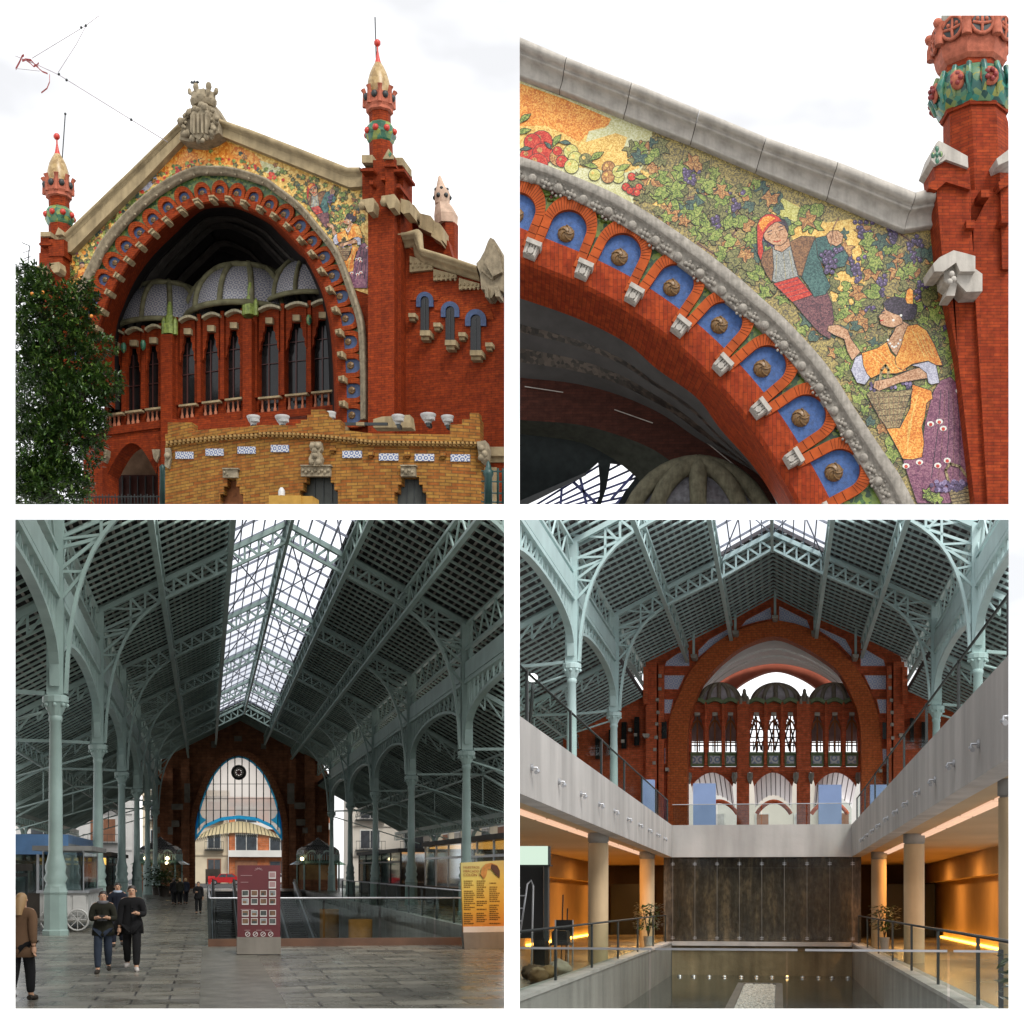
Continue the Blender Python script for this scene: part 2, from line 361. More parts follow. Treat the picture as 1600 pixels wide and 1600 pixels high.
def figures(mb, fr, mp, rng, lw=1.2, t=0, rich=True):
    """the two fruit pickers of the mosaic, laid flat in coloured pieces"""
    cnt = [20.0]
    def put(pts, mi, line=True, w=None):
        q = [mp(p) for p in pts]; cnt[0] += .12
        inlay(mb, fr, q, cnt[0], MI[mi], t)
        if line: inlay_line(mb, fr, q, w or lw, cnt[0]+.05, MI['ink'], t)
    def line(pts, w, mi='ink'):
        cnt[0] += .1; inlay_line(mb, fr, [mp(p) for p in pts], w, cnt[0], MI[mi], t, closed=False)
    z4 = lambda L: [Z4(*p) for p in L]
    # man
    put([(1237,470),(1268,462),(1283,448),(1292,455),(1300,475),(1303,500),(1297,530),(1280,520),(1258,495)], 'plum')
    put([(1250,372),(1278,376),(1280,402),(1287,425),(1298,447),(1290,460),(1272,464),(1262,446),(1250,430),(1240,400)], 'teal')
    put([(1274,372),(1292,368),(1312,380),(1326,400),(1320,416),(1304,419),(1288,416),(1278,402)], 'teal')
    put([(1205,386),(1236,381),(1241,410),(1250,437),(1222,446),(1204,438)], 'shirt')
    for a, b in (((1214,398),(1212,436)), ((1224,395),(1228,438)), ((1233,392),(1240,432))): line([a, b], .8, 'dusk')
    put([(1192,394),(1207,387),(1209,420),(1206,441),(1197,428),(1189,410)], 'brown')
    put([(1234,378),(1252,369),(1274,370),(1262,400),(1253,432),(1247,430),(1240,404)], 'brown')
    put([(1208,443),(1246,432),(1258,446),(1270,461),(1238,472)], 'red')
    for k in range(4): line([(1212+k*5,448+k*6),(1248+k*5,437+k*6)], .9, 'plum')
    put([(1210,380),(1222,376),(1233,372),(1235,384),(1222,394),(1210,390)], 'skin')
    put([(1191,366),(1203,352),(1214,345),(1225,350),(1232,366),(1229,377),(1220,384),(1207,382),(1196,375)], 'skin')
    put([(1212,345),(1219,340),(1227,345),(1232,356),(1231,364),(1226,353)], 'hair')
    put([(1183,352),(1187,342),(1196,335),(1207,334),(1217,339),(1222,346),(1212,347),(1202,354),(1193,366),(1191,378),(1193,392),(1189,408),(1184,396),(1183,372)], 'red')
    put([(1185,350),(1192,340),(1203,337),(1212,341),(1200,349),(1191,362)], 'orange', False)
    line([(1199,363),(1206,360)], 1.5, 'hair'); line([(1216,355),(1223,353)], 1.5, 'hair'); line([(1200,367),(1206,365)], 1.1); line([(1217,360),(1224,358)], 1.1)
    line([(1211,362),(1215,370),(1211,372)], 1, 'brown'); line([(1209,377),(1214,378),(1220,375)], 1.5, 'red')
    put([(1291,368),(1297,361),(1309,360),(1318,367),(1316,379),(1307,385),(1295,380)], 'skin')
    for k in range(4): line([(1297+k*4,366),(1300+k*4,378)], .8, 'brown')
    line([(1310,340),(1302,356),(1298,384)], 1.8, 'wood')
    grapes(mb, fr, 1297, 382, 42, 44, 3.6 if rich else 4.5, rng, mp, t, 30)
    # woman
    put(z4([(1130,790),(1200,760),(1262,830),(1290,1000),(1318,1290),(1335,1562),(990,1562),(900,1290),(1010,1270),(1040,1050),(1090,860)]), 'rose')
    for k in range(5): line(z4([(1140+k*25,850),(1120+k*35,1100),(1080+k*45,1400)]), 1.2, 'plum' if k % 2 else 'hair')
    put(z4([(960,810),(1080,850),(1088,900),(1050,930),(1040,1010),(1020,1080),(1034,1180),(1022,1270),(960,1285),(900,1282),(830,1150),(790,1080),(880,1085),(945,960)]), 'orange')
    for k in range(4): line(z4([(1000-k*20,860+k*60),(960-k*10,1010+k*40),(930,1200+k*15)]), 1.3, 'gold')
    put(z4([(640,620),(600,640),(572,720),(610,800),(660,812),(692,770),(655,690)]), 'lilac')
    put(z4([(580,660),(548,600),(530,525),(470,500),(422,472),(430,440),(490,433),(552,465),(572,520),(632,605),(600,640)]), 'skin')
    put(z4([(835,490),(880,400),(940,432),(905,520),(870,640),(835,605),(800,545)]), 'skin')
    put(z4([(835,486),(800,540),(740,580),(640,612),(650,690),(672,742),(700,772),(760,742),(860,742),(925,722),(880,665),(822,605),(800,545)]), 'orange')
    put(z4([(930,440),(990,430),(1050,470),(1100,560),(1152,690),(1110,690),(1060,662),(960,682),(900,722),(860,700),(850,650),(890,560),(905,500)]), 'orange')
    for a in (0, 1, 2, 3): line(z4([(960+a*30,470+a*10),(1000+a*32,560+a*20),(1040+a*24,640)]), 1.2, 'gold'); line(z4([(690+a*35,620+a*-8),(760+a*30,680),(820+a*20,730)]), 1.2, 'gold')
    for a in range(7): c = mp(Z4(806+a*13, 530+45*sin(a/6*pi))); cnt[0] += .1; inlay(mb, fr, disc_pts(c[0], c[1], lw*1.7, 8), cnt[0], MI['white'], t)
    put(z4([(670,872),(700,850),(820,858),(962,840),(940,900),(880,1082),(800,1088),(745,1010)]), 'cane')
    for k in range(5): line(z4([(680+k*16,900+k*38),(950-k*14,880+k*38)]), 1.0, 'ink')
    for k in range(7): line(z4([(700+k*36,872),(770+k*17,1075)]), .9, 'wood')
    for k in range(14):
        c = mp(Z4(rng.uniform(680, 950), rng.uniform(800, 850))); cnt[0] += .1; inlay(mb, fr, disc_pts(c[0], c[1], lw*2.6, 8), cnt[0], MI['grape' if k % 3 else 'grapehi'], t)
    line(z4([(745,860),(765,720),(790,690),(810,720),(800,800)]), 4, 'cane')
    put(z4([(1000,705),(1060,700),(1062,770),(880,800),(800,832),(750,852),(712,830),(720,790),(820,770),(960,715)]), 'skin')
    for k in range(3): line(z4([(735+k*18,795),(728+k*18,838)]), .9, 'brown')
    put(z4([(950,690),(1060,665),(1110,690),(1132,800),(1080,812),(1060,800),(1050,740),(1000,700)]), 'lilac')
    put(z4([(785,300),(778,345),(745,382),(756,400),(758,430),(800,447),(840,452),(900,425),(890,350),(830,320)]), 'skin')
    put(z4([(775,300),(800,272),(850,255),(930,272),(990,310),(985,365),(960,402),(900,404),(880,375),(830,358),(795,340)]), 'hair')
    put(z4([(915,270),(925,215),(945,200),(965,215),(965,305),(925,300)]), 'orange')
    line(z4([(766,350),(786,345)]), 1.6, 'hair'); line(z4([(764,365),(782,362)]), 1.2); line(z4([(757,408),(775,405)]), 1.8, 'red')
    for q in ((840,405),(888,375)): c = mp(Z4(*q)); cnt[0] += .1; inlay(mb, fr, disc_pts(c[0], c[1], lw*2, 8), cnt[0], MI['white'], t)
    for q in ((1075,1060),(1130,1045),(1155,1088),(1005,1302),(920,1325),(1120,1322),(1255,850),(1180,1290)):
        c = mp(Z4(*q)); cnt[0] += .1; inlay(mb, fr, disc_pts(c[0], c[1], lw*5.5, 9, lw*4.2), cnt[0], MI['white'], t); inlay(mb, fr, disc_pts(c[0], c[1]+lw, lw*2.8, 8), cnt[0]+.05, MI['red'], t)

def scallop_ring(fr, keys, inner_sp, r_share, depth_front, parent, mats, name_sub=True, smallw=.5, sgn=1):
    """row of horseshoe brick niches between the brackets: keys = points of the brackets along the arch (px)"""
    for (a, b) in zip(keys, keys[1:]):
        dx, dy = b[0]-a[0], b[1]-a[1]; s = math.hypot(dx, dy); ux, uy = dx/s, dy/s; nx, ny = uy*sgn, -ux*sgn
        mx, my = (a[0]+b[0])/2, (a[1]+b[1])/2
        def q(u, v): return (mx+ux*u+nx*v, my+uy*u+ny*v)
        h = s*inner_sp; R = s*.5; r = R*r_share
        out = [q(-R, s*.02)]+[q(-R*cos(pi*k/16), h+R*1.22*sin(pi*k/16)) for k in range(17)]+[q(R, s*.02)]
        inn = [q(-r, s*.02)]+[q(-r*cos(pi*k/16), h+r*sin(pi*k/16)) for k in range(17)]+[q(r, s*.02)]
        mb = MB(fr); mb.slab([fr.P(x, y, depth_front) for x, y in out], [fr.P(x, y, depth_front) for x, y in inn], (0, .3-depth_front, 0), 0)
        # radial joints of the arch bricks
        if smallw > 0:
            for k in range(1, 26):
                c, sn = cos(pi*k/26), sin(pi*k/26)
                inlay_line(mb, fr, [q(-r*1.03*c, h+r*1.03*sn), q(-R*.97*c, h+R*1.19*sn)], smallw*.75, 1, 1, depth_front, .012, closed=False)
            for sg in (-1, 1):
                for k in range(1, 4):
                    v = h*k/4; inlay_line(mb, fr, [q(sg*r*1.03, v), q(sg*R*.97, v)], smallw, 1, 1, depth_front, .012, closed=False)
        o = mb.build('scallop_arch', [mats['scallop'], mats['joint']], parent)
        mb = MB(fr); pl = [q(-r*1.02, s*.0)]+[q(-r*1.02*cos(pi*k/12), h+r*1.02*sin(pi*k/12)) for k in range(13)]+[q(r*1.02, 0)]
        mb.prism([fr.P(x, y, .16) for x, y in pl], (0, .05, 0), 0); n = mb.build('niche', mats['blue'], parent)
        mb = MB(fr); c = fr.P(*q(0, h*.8), .15); rr = (fr.P(*q(s*.155, h*.8), .15)-c).length
        M = Matrix.Rotation(0, 3, 'X')
        for i in range(9):  # domed disc facing outwards
            pass
        prof = [(rr*sin(pi*.5*k/5), -rr*.55*cos(pi*.5*k/5)) for k in range(6)]
        vs = []; N = 14
        for R_, o_ in prof:
            for k in range(N): vs.append(c+Vector((R_*cos(2*pi*k/N), o_, R_*sin(2*pi*k/N))))
        mb.add(vs, [(i*N+k, i*N+(k+1)%N, (i+1)*N+(k+1)%N, (i+1)*N+k) for i in range(5) for k in range(N)], 0, True)
        for k in range(5):  # swirls
            a0 = 2*pi*k/5; pts = [c+Vector((rr*s_*cos(a0+s_*1.6), -rr*.56*math.sqrt(max(0, 1-s_*s_))-rr*.06, rr*s_*sin(a0+s_*1.6))) for s_ in (.12, .35, .6, .8, .95)]
            mb.tube(pts, rr*.09, 5, 0)
        if n: mb.build('rosette', mats['bronze'], n)
def brackets(fr, keys, size, parent, mat_, t0=-.9, nrm=1):
    for i, (x, y) in enumerate(keys):
        a = keys[max(0, i-1)]; b = keys[min(len(keys)-1, i+1)]; dx, dy = b[0]-a[0], b[1]-a[1]; s = math.hypot(dx, dy); ux, uy = dx/s, dy/s; nx, ny = uy*nrm, -ux*nrm
        def q(u, v): return (x+ux*u*size+nx*v*size, y+uy*u*size+ny*v*size)
        mb = MB(fr)
        px_prism(mb, fr, [q(-.5,.22), q(.5,.22), q(.5,.5), q(-.5,.5)], t0, .3)
        px_prism(mb, fr, [q(-.4,-.5), q(.4,-.5), q(.46,.22), q(-.46,.22)], t0*.75, .3)
        for u in (-.28, -.09, .09, .28): px_prism(mb, fr, [q(u-.06,-.44), q(u+.06,-.44), q(u+.06,.2), q(u-.06,.2)], t0*.75-.12, t0*.75+.02)
        px_prism(mb, fr, disc_pts(*q(0, -.2), size*.2, 8), t0*.75-.2, t0*.75)
        mb.build('stone_bracket', mat_, parent)
# ================= the market front seen from the street (upper left of the photograph)
th = math.radians(15)
d0 = 130.0
TL = Frame('TL', Vector(((340-CX)/F*d0, d0, (HZ-500)/F*d0)), (cos(th), -sin(th), 0), (sin(th), cos(th), 0))
fr = TL
B_RED = brick('red_brick', (0.285,0.041,0.0065), (0.2,0.026,0.005), (0.1008,0.0168,0.00588), .62, .19, dirt=.3, ms=.014, dscale=.22)
B_RED2 = brick('orange_red_brick', (0.32,0.054,0.0085), (0.25,0.037,0.0065), (0.084,0.01512,0.00588), .5, .17, dirt=.15)
STONE_W = stone('warm_limestone', (0.3864,0.3024,0.1764), 1.0, .35, .05)
STONE_G = stone('carved_limestone', (0.3528,0.294,0.2016), 2.0, .45, .08)
BLUE = plain('blue_glazed_plaster', (0.0294,0.0588,0.1428), .45, .35, 4, bmp=.03)
BRONZE = plain('gilded_ceramic', (0.1848,0.1008,0.0336), .4, .5, 6)
JOINT = plain('mortar_joint', (.07,.02,.012), .9, .2)
GREEN_T = tess('green_relief_tile', (.02,.05,.02), (.06,.13,.04), (.2,.22,.05), .22)
DARK = plain('deep_shade_plaster', (.02,.018,.018), .9, .3)  # near-black so that the porch vault reads as deep shade
DARKGL = plain('dark_window_glass', (.012,.012,.012), .12, .4, 1.0)
TERRA = plain('pink_terracotta', (0.42,0.126,0.0756), .6, .3, 2.5, bmp=.03)
GLAZE = tess('green_glazed_relief', (0.0168,0.0756,0.042), (0.042,0.168,0.1008), (0.21,0.252,0.0504), .35)
OCHRE = tess('ochre_scale_tile', (0.252,0.1596,0.0588), (0.3528,0.2352,0.0924), (0.42,0.3024,0.1428), .3)
REDP = plain('red_enamel', (.5,.035,.02), .35, .2)
IRON = plain('dark_iron', (.02,.025,.025), .5, .3)
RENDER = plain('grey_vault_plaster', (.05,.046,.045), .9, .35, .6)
mk = thing('market_building', 'red brick market hall front with a huge round arch under a mosaic gable', 'market building', fr, fr.P(340, 788, 2))
tmats = {'scallop': B_RED2, 'joint': JOINT, 'blue': BLUE, 'bronze': BRONZE}

A_OUT = smooth_line([(92,656),(92,600),(97,545),(108,500),(125,454),(150,402),(163,378),(197,338),(234,304),(272,279),(304,265),(321,263),(366,265),(418,281),(437,294),(474,323),(506,361),(529,390),(543,420),(558,464),(571,509),(575,573),(576,657)], 90)
KEYS = [(131,603),(134,571),(139,541),(148,511),(157,484),(168,456),(182,430),(198,405),(217,383),(237,362),(258,343),(281,327),(306,314),(330,309),(355,310),(379,316),(404,325),(426,336),(447,352),(468,374),(485,395),(500,422),(513,451),(522,483),(528,518),(531,553),(533,591),(534,630),(534,668)]
S_IN = offset(A_OUT, 11)
FRONT = smooth_line([(x, y) for x, y in offset(KEYS, 5)], 90)
SOFF = smooth_line([(180,640),(179,560),(182,511),(195,474),(212,437),(239,400),(271,368),(309,333),(333,325),(370,326),(418,348),(437,366),(474,403),(482,405),(504,457),(516,504),(521,558),(524,670)], 90)
# plane of the wall: left haunch, right haunch
mb = MB(fr)
GB = [(95,460),(96,395),(111,393),(284,219),(313,196),(341,210),(400,234),(546,292.5),(580,291)]
GBr = resample(GB, 90)
gt = smooth_line(GB[:1]+GB[1:], 90)
# mosaic field between the cornice and the stone arch
ups = [fr.P(x, y, 0) for x, y in resample([(94,540),(95,395),(111,393),(284,219),(313,196),(341,210),(400,234),(546,292),(575,291),(578,461)], 120)]
lo_line = [p for p in A_OUT if p[1] < 545]
lo_line = [p for i, p in enumerate(A_OUT) if not (p[0] > 500 and p[1] > 461) and not (p[0] < 200 and p[1] > 540)]
los = [fr.P(x, y, 0) for x, y in resample(lo_line, 120)]
mb.strip(ups, los, 0)
region = [(95,540),(95,398),(112,396),(284,224),(313,200),(341,214),(400,238),(546,296),(574,295),(576,455)]+[p for p in lo_line[::-1]]
rng = random.Random(4)
apex = [(150,355),(284,224),(313,200),(341,214),(400,238),(520,288)]+[(p[0], p[1]-3) for p in lo_line[::-1] if 175 < p[0] < 470]
inlay(mb, fr, [(222,290),(284,227),(313,202),(341,216),(395,238),(420,262),(380,258),(321,257),(290,264),(250,285)], 1.5, MI['orange'])
vine_field(mb, fr, region, 420, 3.0, 5.2, rng, lambda x, y: .03 if (230 < x < 430 and y < 256) else (.3 if 200 < x < 460 and y < 300 else 1))
# fruit along the arch
for i in range(90):
    p = lo_line[int(rng.uniform(.18, .72)*len(lo_line))]; x, y = p[0]+rng.uniform(-4, 4), p[1]-rng.uniform(4, 17)
    if in_poly((x, y), region): r = rng.uniform(1.6, 3.4); inlay(mb, fr, disc_pts(x, y, r, 8), 11+i*.02, MI[rng.choice(['red','orange','lemon','red','leaf','leaf'])], 0)
for pts, m in (([(150,352),(175,325),(190,318),(196,330),(180,345),(160,360)], 'lemon'), ([(205,300),(225,278),(238,268),(246,280),(232,296),(214,306)], 'lilac'), ([(405,250),(440,262),(432,276),(412,268)], 'pale')):
    inlay(mb, fr, pts, 2, MI[m])
for i in range(24): x = rng.uniform(98, 150); y = rng.uniform(400, 470); 
for i in range(70):
    x, y = rng.uniform(96, 190), rng.uniform(330, 535)
    if in_poly((x, y), region): inlay(mb, fr, disc_pts(x, y, rng.uniform(1.8, 4), 7), 12+i*.02, MI[rng.choice(['orange','orange','autumn','gold','rose'])])
def affine(src, dst):
    (x1,y1),(x2,y2),(x3,y3) = src; D = (x1-x3)*(y2-y3)-(x2-x3)*(y1-y3)
    def f(p):
        a = ((p[0]-x3)*(y2-y3)-(p[1]-y3)*(x2-x3))/D; b = ((x1-x3)*(p[1]-y3)-(y1-y3)*(p[0]-x3))/D; c = 1-a-b
        return (a*dst[0][0]+b*dst[1][0]+c*dst[2][0], a*dst[0][1]+b*dst[1][1]+c*dst[2][1])
    return f
figures(mb, fr, affine([(1210,360),(1400,490),(1440,715)], [(489,295),(546,343),(551,424)]), rng, .5, 0, False)
# two seated figures on the far side, seen small
for (x, y, s) in ((112,470,1.0), (128,425,.9)):
    inlay(mb, fr, [(x-8*s,y+22*s),(x-7*s,y-2*s),(x,y-8*s),(x+8*s,y),(x+9*s,y+20*s)], 30, MI['orange']); inlay(mb, fr, disc_pts(x, y-12*s, 4.5*s, 9), 31, MI['skin']); inlay(mb, fr, [(x-5*s,y-12*s),(x-4*s,y-17*s),(x+3*s,y-18*s),(x+5*s,y-13*s),(x,y-15*s)], 32, MI['hair'])
mb.build('mosaic', mosaic_mats('street_', .16), mk)
# brick wall below the mosaic (both haunches) and behind
mb = MB(fr)
px_prism(mb, fr, [(576,461),(576,700),(590,700),(590,461)], .0, 1.5)
px_prism(mb, fr, [(78,540),(94,540),(94,700),(78,700)], .0, 1.5)
mb.slab([fr.P(x, y, .06) for x, y in resample([(92,700),(92,540),(95,395),(313,195),(576,300),(578,700)], 90)], [fr.P(x, y, .06) for x, y in offset(A_OUT, 3)], (0, 1.6, 0), 0)
mb.build('brick_wall', B_RED, mk)
# gable cornice
T = [(94,384),(103,377),(150,332),(215,270),(279,208),(300,187),(316,172),(330,176),(348,192),(400,210),(470,237),(548.5,268),(568,268)]
Bm = [(97,396),(111,393),(157,347),(222,284),(284,219),(305,203),(313,195),(325,200),(341,210),(400,234),(470,262),(546,292.5),(568,291)]
CORN = [(0,.1),(0,.75),(.08,1.0),(.25,1.15),(.42,1.0),(.5,.72),(.56,.8),(.62,.62),(.7,.36),(.85,.2),(1,.12),(1,-.1)]
mb = MB(fr); px_mould(mb, fr, T, Bm, CORN)
mb.slab([fr.P(x, y, -.7) for x, y in T], [fr.P(x, y, -.7) for x, y in Bm], (0, 2.2, 0)); mb.build('gable_cornice', STONE_W, mk)
# stone arch band
mb = MB(fr); px_mould(mb, fr, A_OUT, S_IN, [(0,0),(0,.5),(.12,.62),(.35,.62),(.5,.45),(.75,.38),(1,.3),(1,-.1)])
for i in range(3, 88, 2):
    p = ((A_OUT[i][0]+S_IN[i][0]*2.2)/3.2, (A_OUT[i][1]+S_IN[i][1]*2.2)/3.2); c = fr.P(p[0], p[1], -.42); mb.ball(c, .12, 6)
mb.build('stone_arch_band', STONE_G, mk)
mb = MB(fr); mb.slab([fr.P(x, y, .22) for x, y in offset(A_OUT, 9)], [fr.P(x, y, .22) for x, y in FRONT], (0, .4, 0)); mb.build('green_tile_band', GREEN_T, mk)
scallop_ring(fr, KEYS, .52, .6, -.06, mk, tmats, smallw=0)
brackets(fr, KEYS, 9, mk, STONE_W)
# brick roll and soffit
mb = MB(fr)
F_in = offset(FRONT, 2); rows = [[fr.P(x, y, .12) for x, y in offset(FRONT, -13)], [fr.P(x, y, -.03) for x, y in FRONT]]
for k, (o, t) in enumerate(((3,.1),(5.5,.5),(7,1.2))): rows.append([fr.P(x, y, t) for x, y in offset(FRONT, o)])
SO2 = [fr.P(x, y, 4.2) for x, y in SOFF]
rows.append(SO2)
for a, b in zip(rows, rows[1:]): mb.strip(a, b, 0, True)
mb.build('arch_soffit', B_RED, mk)
# porch vault behind the arch
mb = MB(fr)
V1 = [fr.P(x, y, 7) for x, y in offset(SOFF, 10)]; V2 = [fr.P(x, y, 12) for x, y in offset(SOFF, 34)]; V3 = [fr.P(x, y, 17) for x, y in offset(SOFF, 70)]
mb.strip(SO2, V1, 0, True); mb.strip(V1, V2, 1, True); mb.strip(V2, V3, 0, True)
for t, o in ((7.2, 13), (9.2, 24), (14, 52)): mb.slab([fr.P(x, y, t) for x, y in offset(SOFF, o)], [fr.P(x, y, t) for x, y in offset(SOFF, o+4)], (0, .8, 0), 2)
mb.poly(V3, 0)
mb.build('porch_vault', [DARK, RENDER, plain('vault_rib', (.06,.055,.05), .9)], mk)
# ---- gallery of bow windows inside the porch
TG = 6.0
TILE_B = tilework('blue_white_dome_tile', (.33,.32,.32), (.15,.16,.21), .5)
DOME_R = plain('mossy_dome_rib', (0.168,0.1596,0.0924), .9, .4, 1.2)
CREAM = plain('cream_glazed_hood', (0.378,0.336,0.21), .5, .4, 6)
FIN = plain('lime_green_finial', (0.2184,0.2856,0.0588), .45, .5, 4)
gal = []
def bow_bay(x0, x1, wins, ytop, yrail, yfoot, slope, dome, last):
    """brick bay: wins = window (x0,x1); lines rise to the right by slope"""
    sy = lambda x, y: y-(x-x0)*slope
    mb = MB(fr); cols = [x0]+[v for w in wins for v in w]+[x1]
    for a, b in zip(cols[0::2], cols[1::2]):
        px_prism(mb, fr, [(a, sy(a,yfoot)), (b, sy(b,yfoot)), (b, sy(b,ytop-5)), (a, sy(a,ytop-5))], TG-.12, TG+.5)
        m = (a+b)/2
        px_prism(mb, fr, [(m-3.2, sy(m,yrail)), (m+3.2, sy(m,yrail)), (m+2.6, sy(m,ytop-13)), (m-2.6, sy(m,ytop-13))], TG-.5, TG-.1)
    for a, b in wins:  # stepped heads and parapet below
        w = b-a; st = [(a-.5, sy(a,ytop+62)), (a+w*.08, sy(a,ytop+55)), (a+w*.08, sy(a,ytop+46)), (a+w*.18, sy(a,ytop+40)), (a+w*.18, sy(a,ytop+32)), (a+w*.28, sy(a,ytop+26)), (a+w*.28, sy(a,ytop+18))]
        st2 = [(b+.5-(p[0]-a), p[1]-(b-a-2*(p[0]-a))*slope) for p in st[::-1]]
        lo = st+st2; up = [(a-.5+(w+1)*k/(len(lo)-1), sy(a+w*k/(len(lo)-1), ytop-6-3*sin(pi*k/(len(lo)-1)))) for k in range(len(lo))]
        mb.slab([fr.P(x, y, TG-.3) for x, y in up], [fr.P(x, y, TG-.3) for x, y in lo], (0, .35, 0))
    px_prism(mb, fr, [(x0, sy(x0,yfoot+12)), (x1, sy(x1,yfoot+12)), (x1, sy(x1,yfoot)), (x0, sy(x0,yfoot))], TG-.8, TG+.6)
    g = mb.build('bow_bay', B_RED, mk)
    if not g: return
    for a, b in wins:
        mb = MB(fr); px_prism(mb, fr, [(a-2, sy(a,yfoot+4)), (b+2, sy(b,yfoot+4)), (b+2, sy(b,ytop+4)), (a-2, sy(a,ytop+4))], TG+.42, TG+.48, 0)
        m = (a+b)/2; px_prism(mb, fr, [(m-.8, sy(m,yfoot)), (m+.8, sy(m,yfoot)), (m+.8, sy(m,ytop+30)), (m-.8, sy(m,ytop+30))], TG+.3, TG+.41, 1)
        for yy in (ytop+50, ytop+80): px_prism(mb, fr, [(a, sy(a,yy)), (b, sy(b,yy)), (b, sy(b,yy-1.2)), (a, sy(a,yy-1.2))], TG+.31, TG+.405, 1)
        mb.build('window', [DARKGL, plain('dark_red_sash', (.06,.015,.012), .5) if 'dark_red_sash' not in bpy.data.materials else bpy.data.materials['dark_red_sash']], g)
        mb = MB(fr); w = b-a
        arc = [(a-2+(w+4)*k/8, sy(a+w*k/8, ytop-9-5*sin(pi*k/8))) for k in range(9)]; arc2 = [(x, y+4) for x, y in arc]
        mb.slab([fr.P(x, y, TG-.9) for x, y in arc], [fr.P(x, y, TG-.9) for x, y in arc2], (0, .9, 0)); mb.build('hood_moulding', CREAM, g)
        mb = MB(fr); px_prism(mb, fr, [(m-5.5, sy(m,ytop+16)), (m+5.5, sy(m,ytop+16)), (m+5.5, sy(m,ytop+7)), (m-5.5, sy(m,ytop+7))], TG-.7, TG-.25); mb.build('head_stone', STONE_W, g)
        mb = MB(fr); px_prism(mb, fr, [(a-2, sy(a,yrail+3)), (b+2, sy(b,yrail+3)), (b+2, sy(b,yrail)), (a-2, sy(a,yrail))], TG-.8, TG-.2); r = mb.build('balustrade_rail', STONE_W, g)
        mb = MB(fr)
        for k in range(3):
            x = a+w*(k+.5)/3; H = yfoot-yrail
            px_lathe(mb, fr, TG-.4, [(x, sy(x,yfoot+1), 2.6), (x, sy(x,yfoot-4), 2.4), (x, sy(x,yfoot-5), 1.6), (x, sy(x,yrail+H*.45), 1.5), (x, sy(x,yrail+5), 1.9), (x, sy(x,yrail+2), 2.4)], 8, 0, True)
        mb.build('baluster', plain('pale_red_baluster', (.36,.13,.07), .7) if 'pale_red_baluster' not in bpy.data.materials else bpy.data.materials['pale_red_baluster'], g)
    for a, b in zip(cols[2::2], cols[3::2]):
        if b-a < 12 and b < x1:
            m = (a+b)/2; mb = MB(fr); px_lathe(mb, fr, TG-1.0, [(m, sy(m,ytop+26), .5), (m, sy(m,ytop+22), 3.6), (m, sy(m,ytop+15), 4.2), (m, sy(m,ytop+10), 2.5)], 8, 0, True); mb.build('green_boss', GLAZE, g)
    # dome over the bay
    cx, cy, rx, ry = dome; c = fr.P(cx, cy, TG+4); mpp = (fr.P(cx+1, cy, TG+4)-c).x; R = rx*mpp; H = ry*mpp
    mb = MB(fr); mb.lathe([(R*cos(pi/2*k/10), H*sin(pi/2*k/10)) for k in range(11)], c, 24, 0, True, a0=pi*.98, a1=pi*2.02); dm = mb.build('dome', TILE_B, g)
    mb = MB(fr)
    for k in range(7):
        a = pi+pi*k/6; pts = [c+Vector((R*1.02*cos(pi/2*j/12)*cos(a), R*1.02*cos(pi/2*j/12)*sin(a), H*1.02*sin(pi/2*j/12))) for j in range(12)]
        mb.tube(pts, R*.05, 6)
    for z in (0.0, .82):
        rr = math.sqrt(1-z*z); mb.tube([c+Vector((R*1.03*rr*cos(pi+pi*j/16), R*1.03*rr*sin(pi+pi*j/16), H*z*1.02)) for j in range(17)], R*.05, 6)
    mb.build('dome_rib', DOME_R, dm)
bow_bay(163, 252, [(169,189),(197,219),(228,249)], 530, 647, 668, .135, (262,528,74,74), False)
bow_bay(268, 380, [(281,304),(317,341),(353,376)], 509, 634, 656, .13, (384,507,84,80), False)
bow_bay(392, 524, [(405,435),(447,478),(488,519)], 492, 622, 646, .105, (492,486,72,74), True)
for (x, y) in ((265,520),(391,490)):  # green stepped finials over the piers
    mb = MB(fr); px_lathe(mb, fr, TG-.6, [(x,y+4,11),(x,y-12,10),(x,y-14,6),(x,y-26,6),(x,y-28,4),(x,y-40,4),(x,y-48,2)], 8); 
    for k in (-9, 9): px_lathe(mb, fr, TG-.9, [(x+k,y+3,3.5),(x+k,y-18,3.5),(x+k,y-24,1)], 6)
    mb.build('stepped_finial', FIN, mk)
for (x0, x1) in ((252,268),(380,392)):
    mb = MB(fr); px_box(mb, fr, x0-1, 498 if x0 > 300 else 522, x1+1, 760, TG-1.2, TG+1); mb.build('brick_pier', B_RED, mk)
# lower arch doorway beneath the left bay
mb = MB(fr); px_box(mb, fr, 262, 655, 590, 720, .6, 1.2); mb.build('base_wall', B_RED, mk)
mb = MB(fr); ar = [(168+76*k/16, 740-48*sin(pi*k/16)) for k in range(17)]
top = [(150+112*k/16, 668+ (4-14*k/16)) for k in range(17)]
mb.slab([fr.P(x, y, TG-.6) for x, y in [(120,670)]+top], [fr.P(x, y, TG-.6) for x, y in [(168,790)]+ar], (0, 2, 0))
px_box(mb, fr, 130, 700, 160, 800, TG-1.5, TG+.5); px_box(mb, fr, 247, 690, 262, 800, TG-1, TG+1)
mb.build('lower_arch', B_RED, mk)
mb = MB(fr); px_box(mb, fr, 150, 680, 262, 800, TG+4, TG+4.2); mb.build('passage_wall', plain('brown_passage_plaster', (.2,.13,.08), .9, .3), mk)
mb = MB(fr); px_box(mb, fr, 160, 742, 250, 800, TG+3.2, TG+3.4, 0)
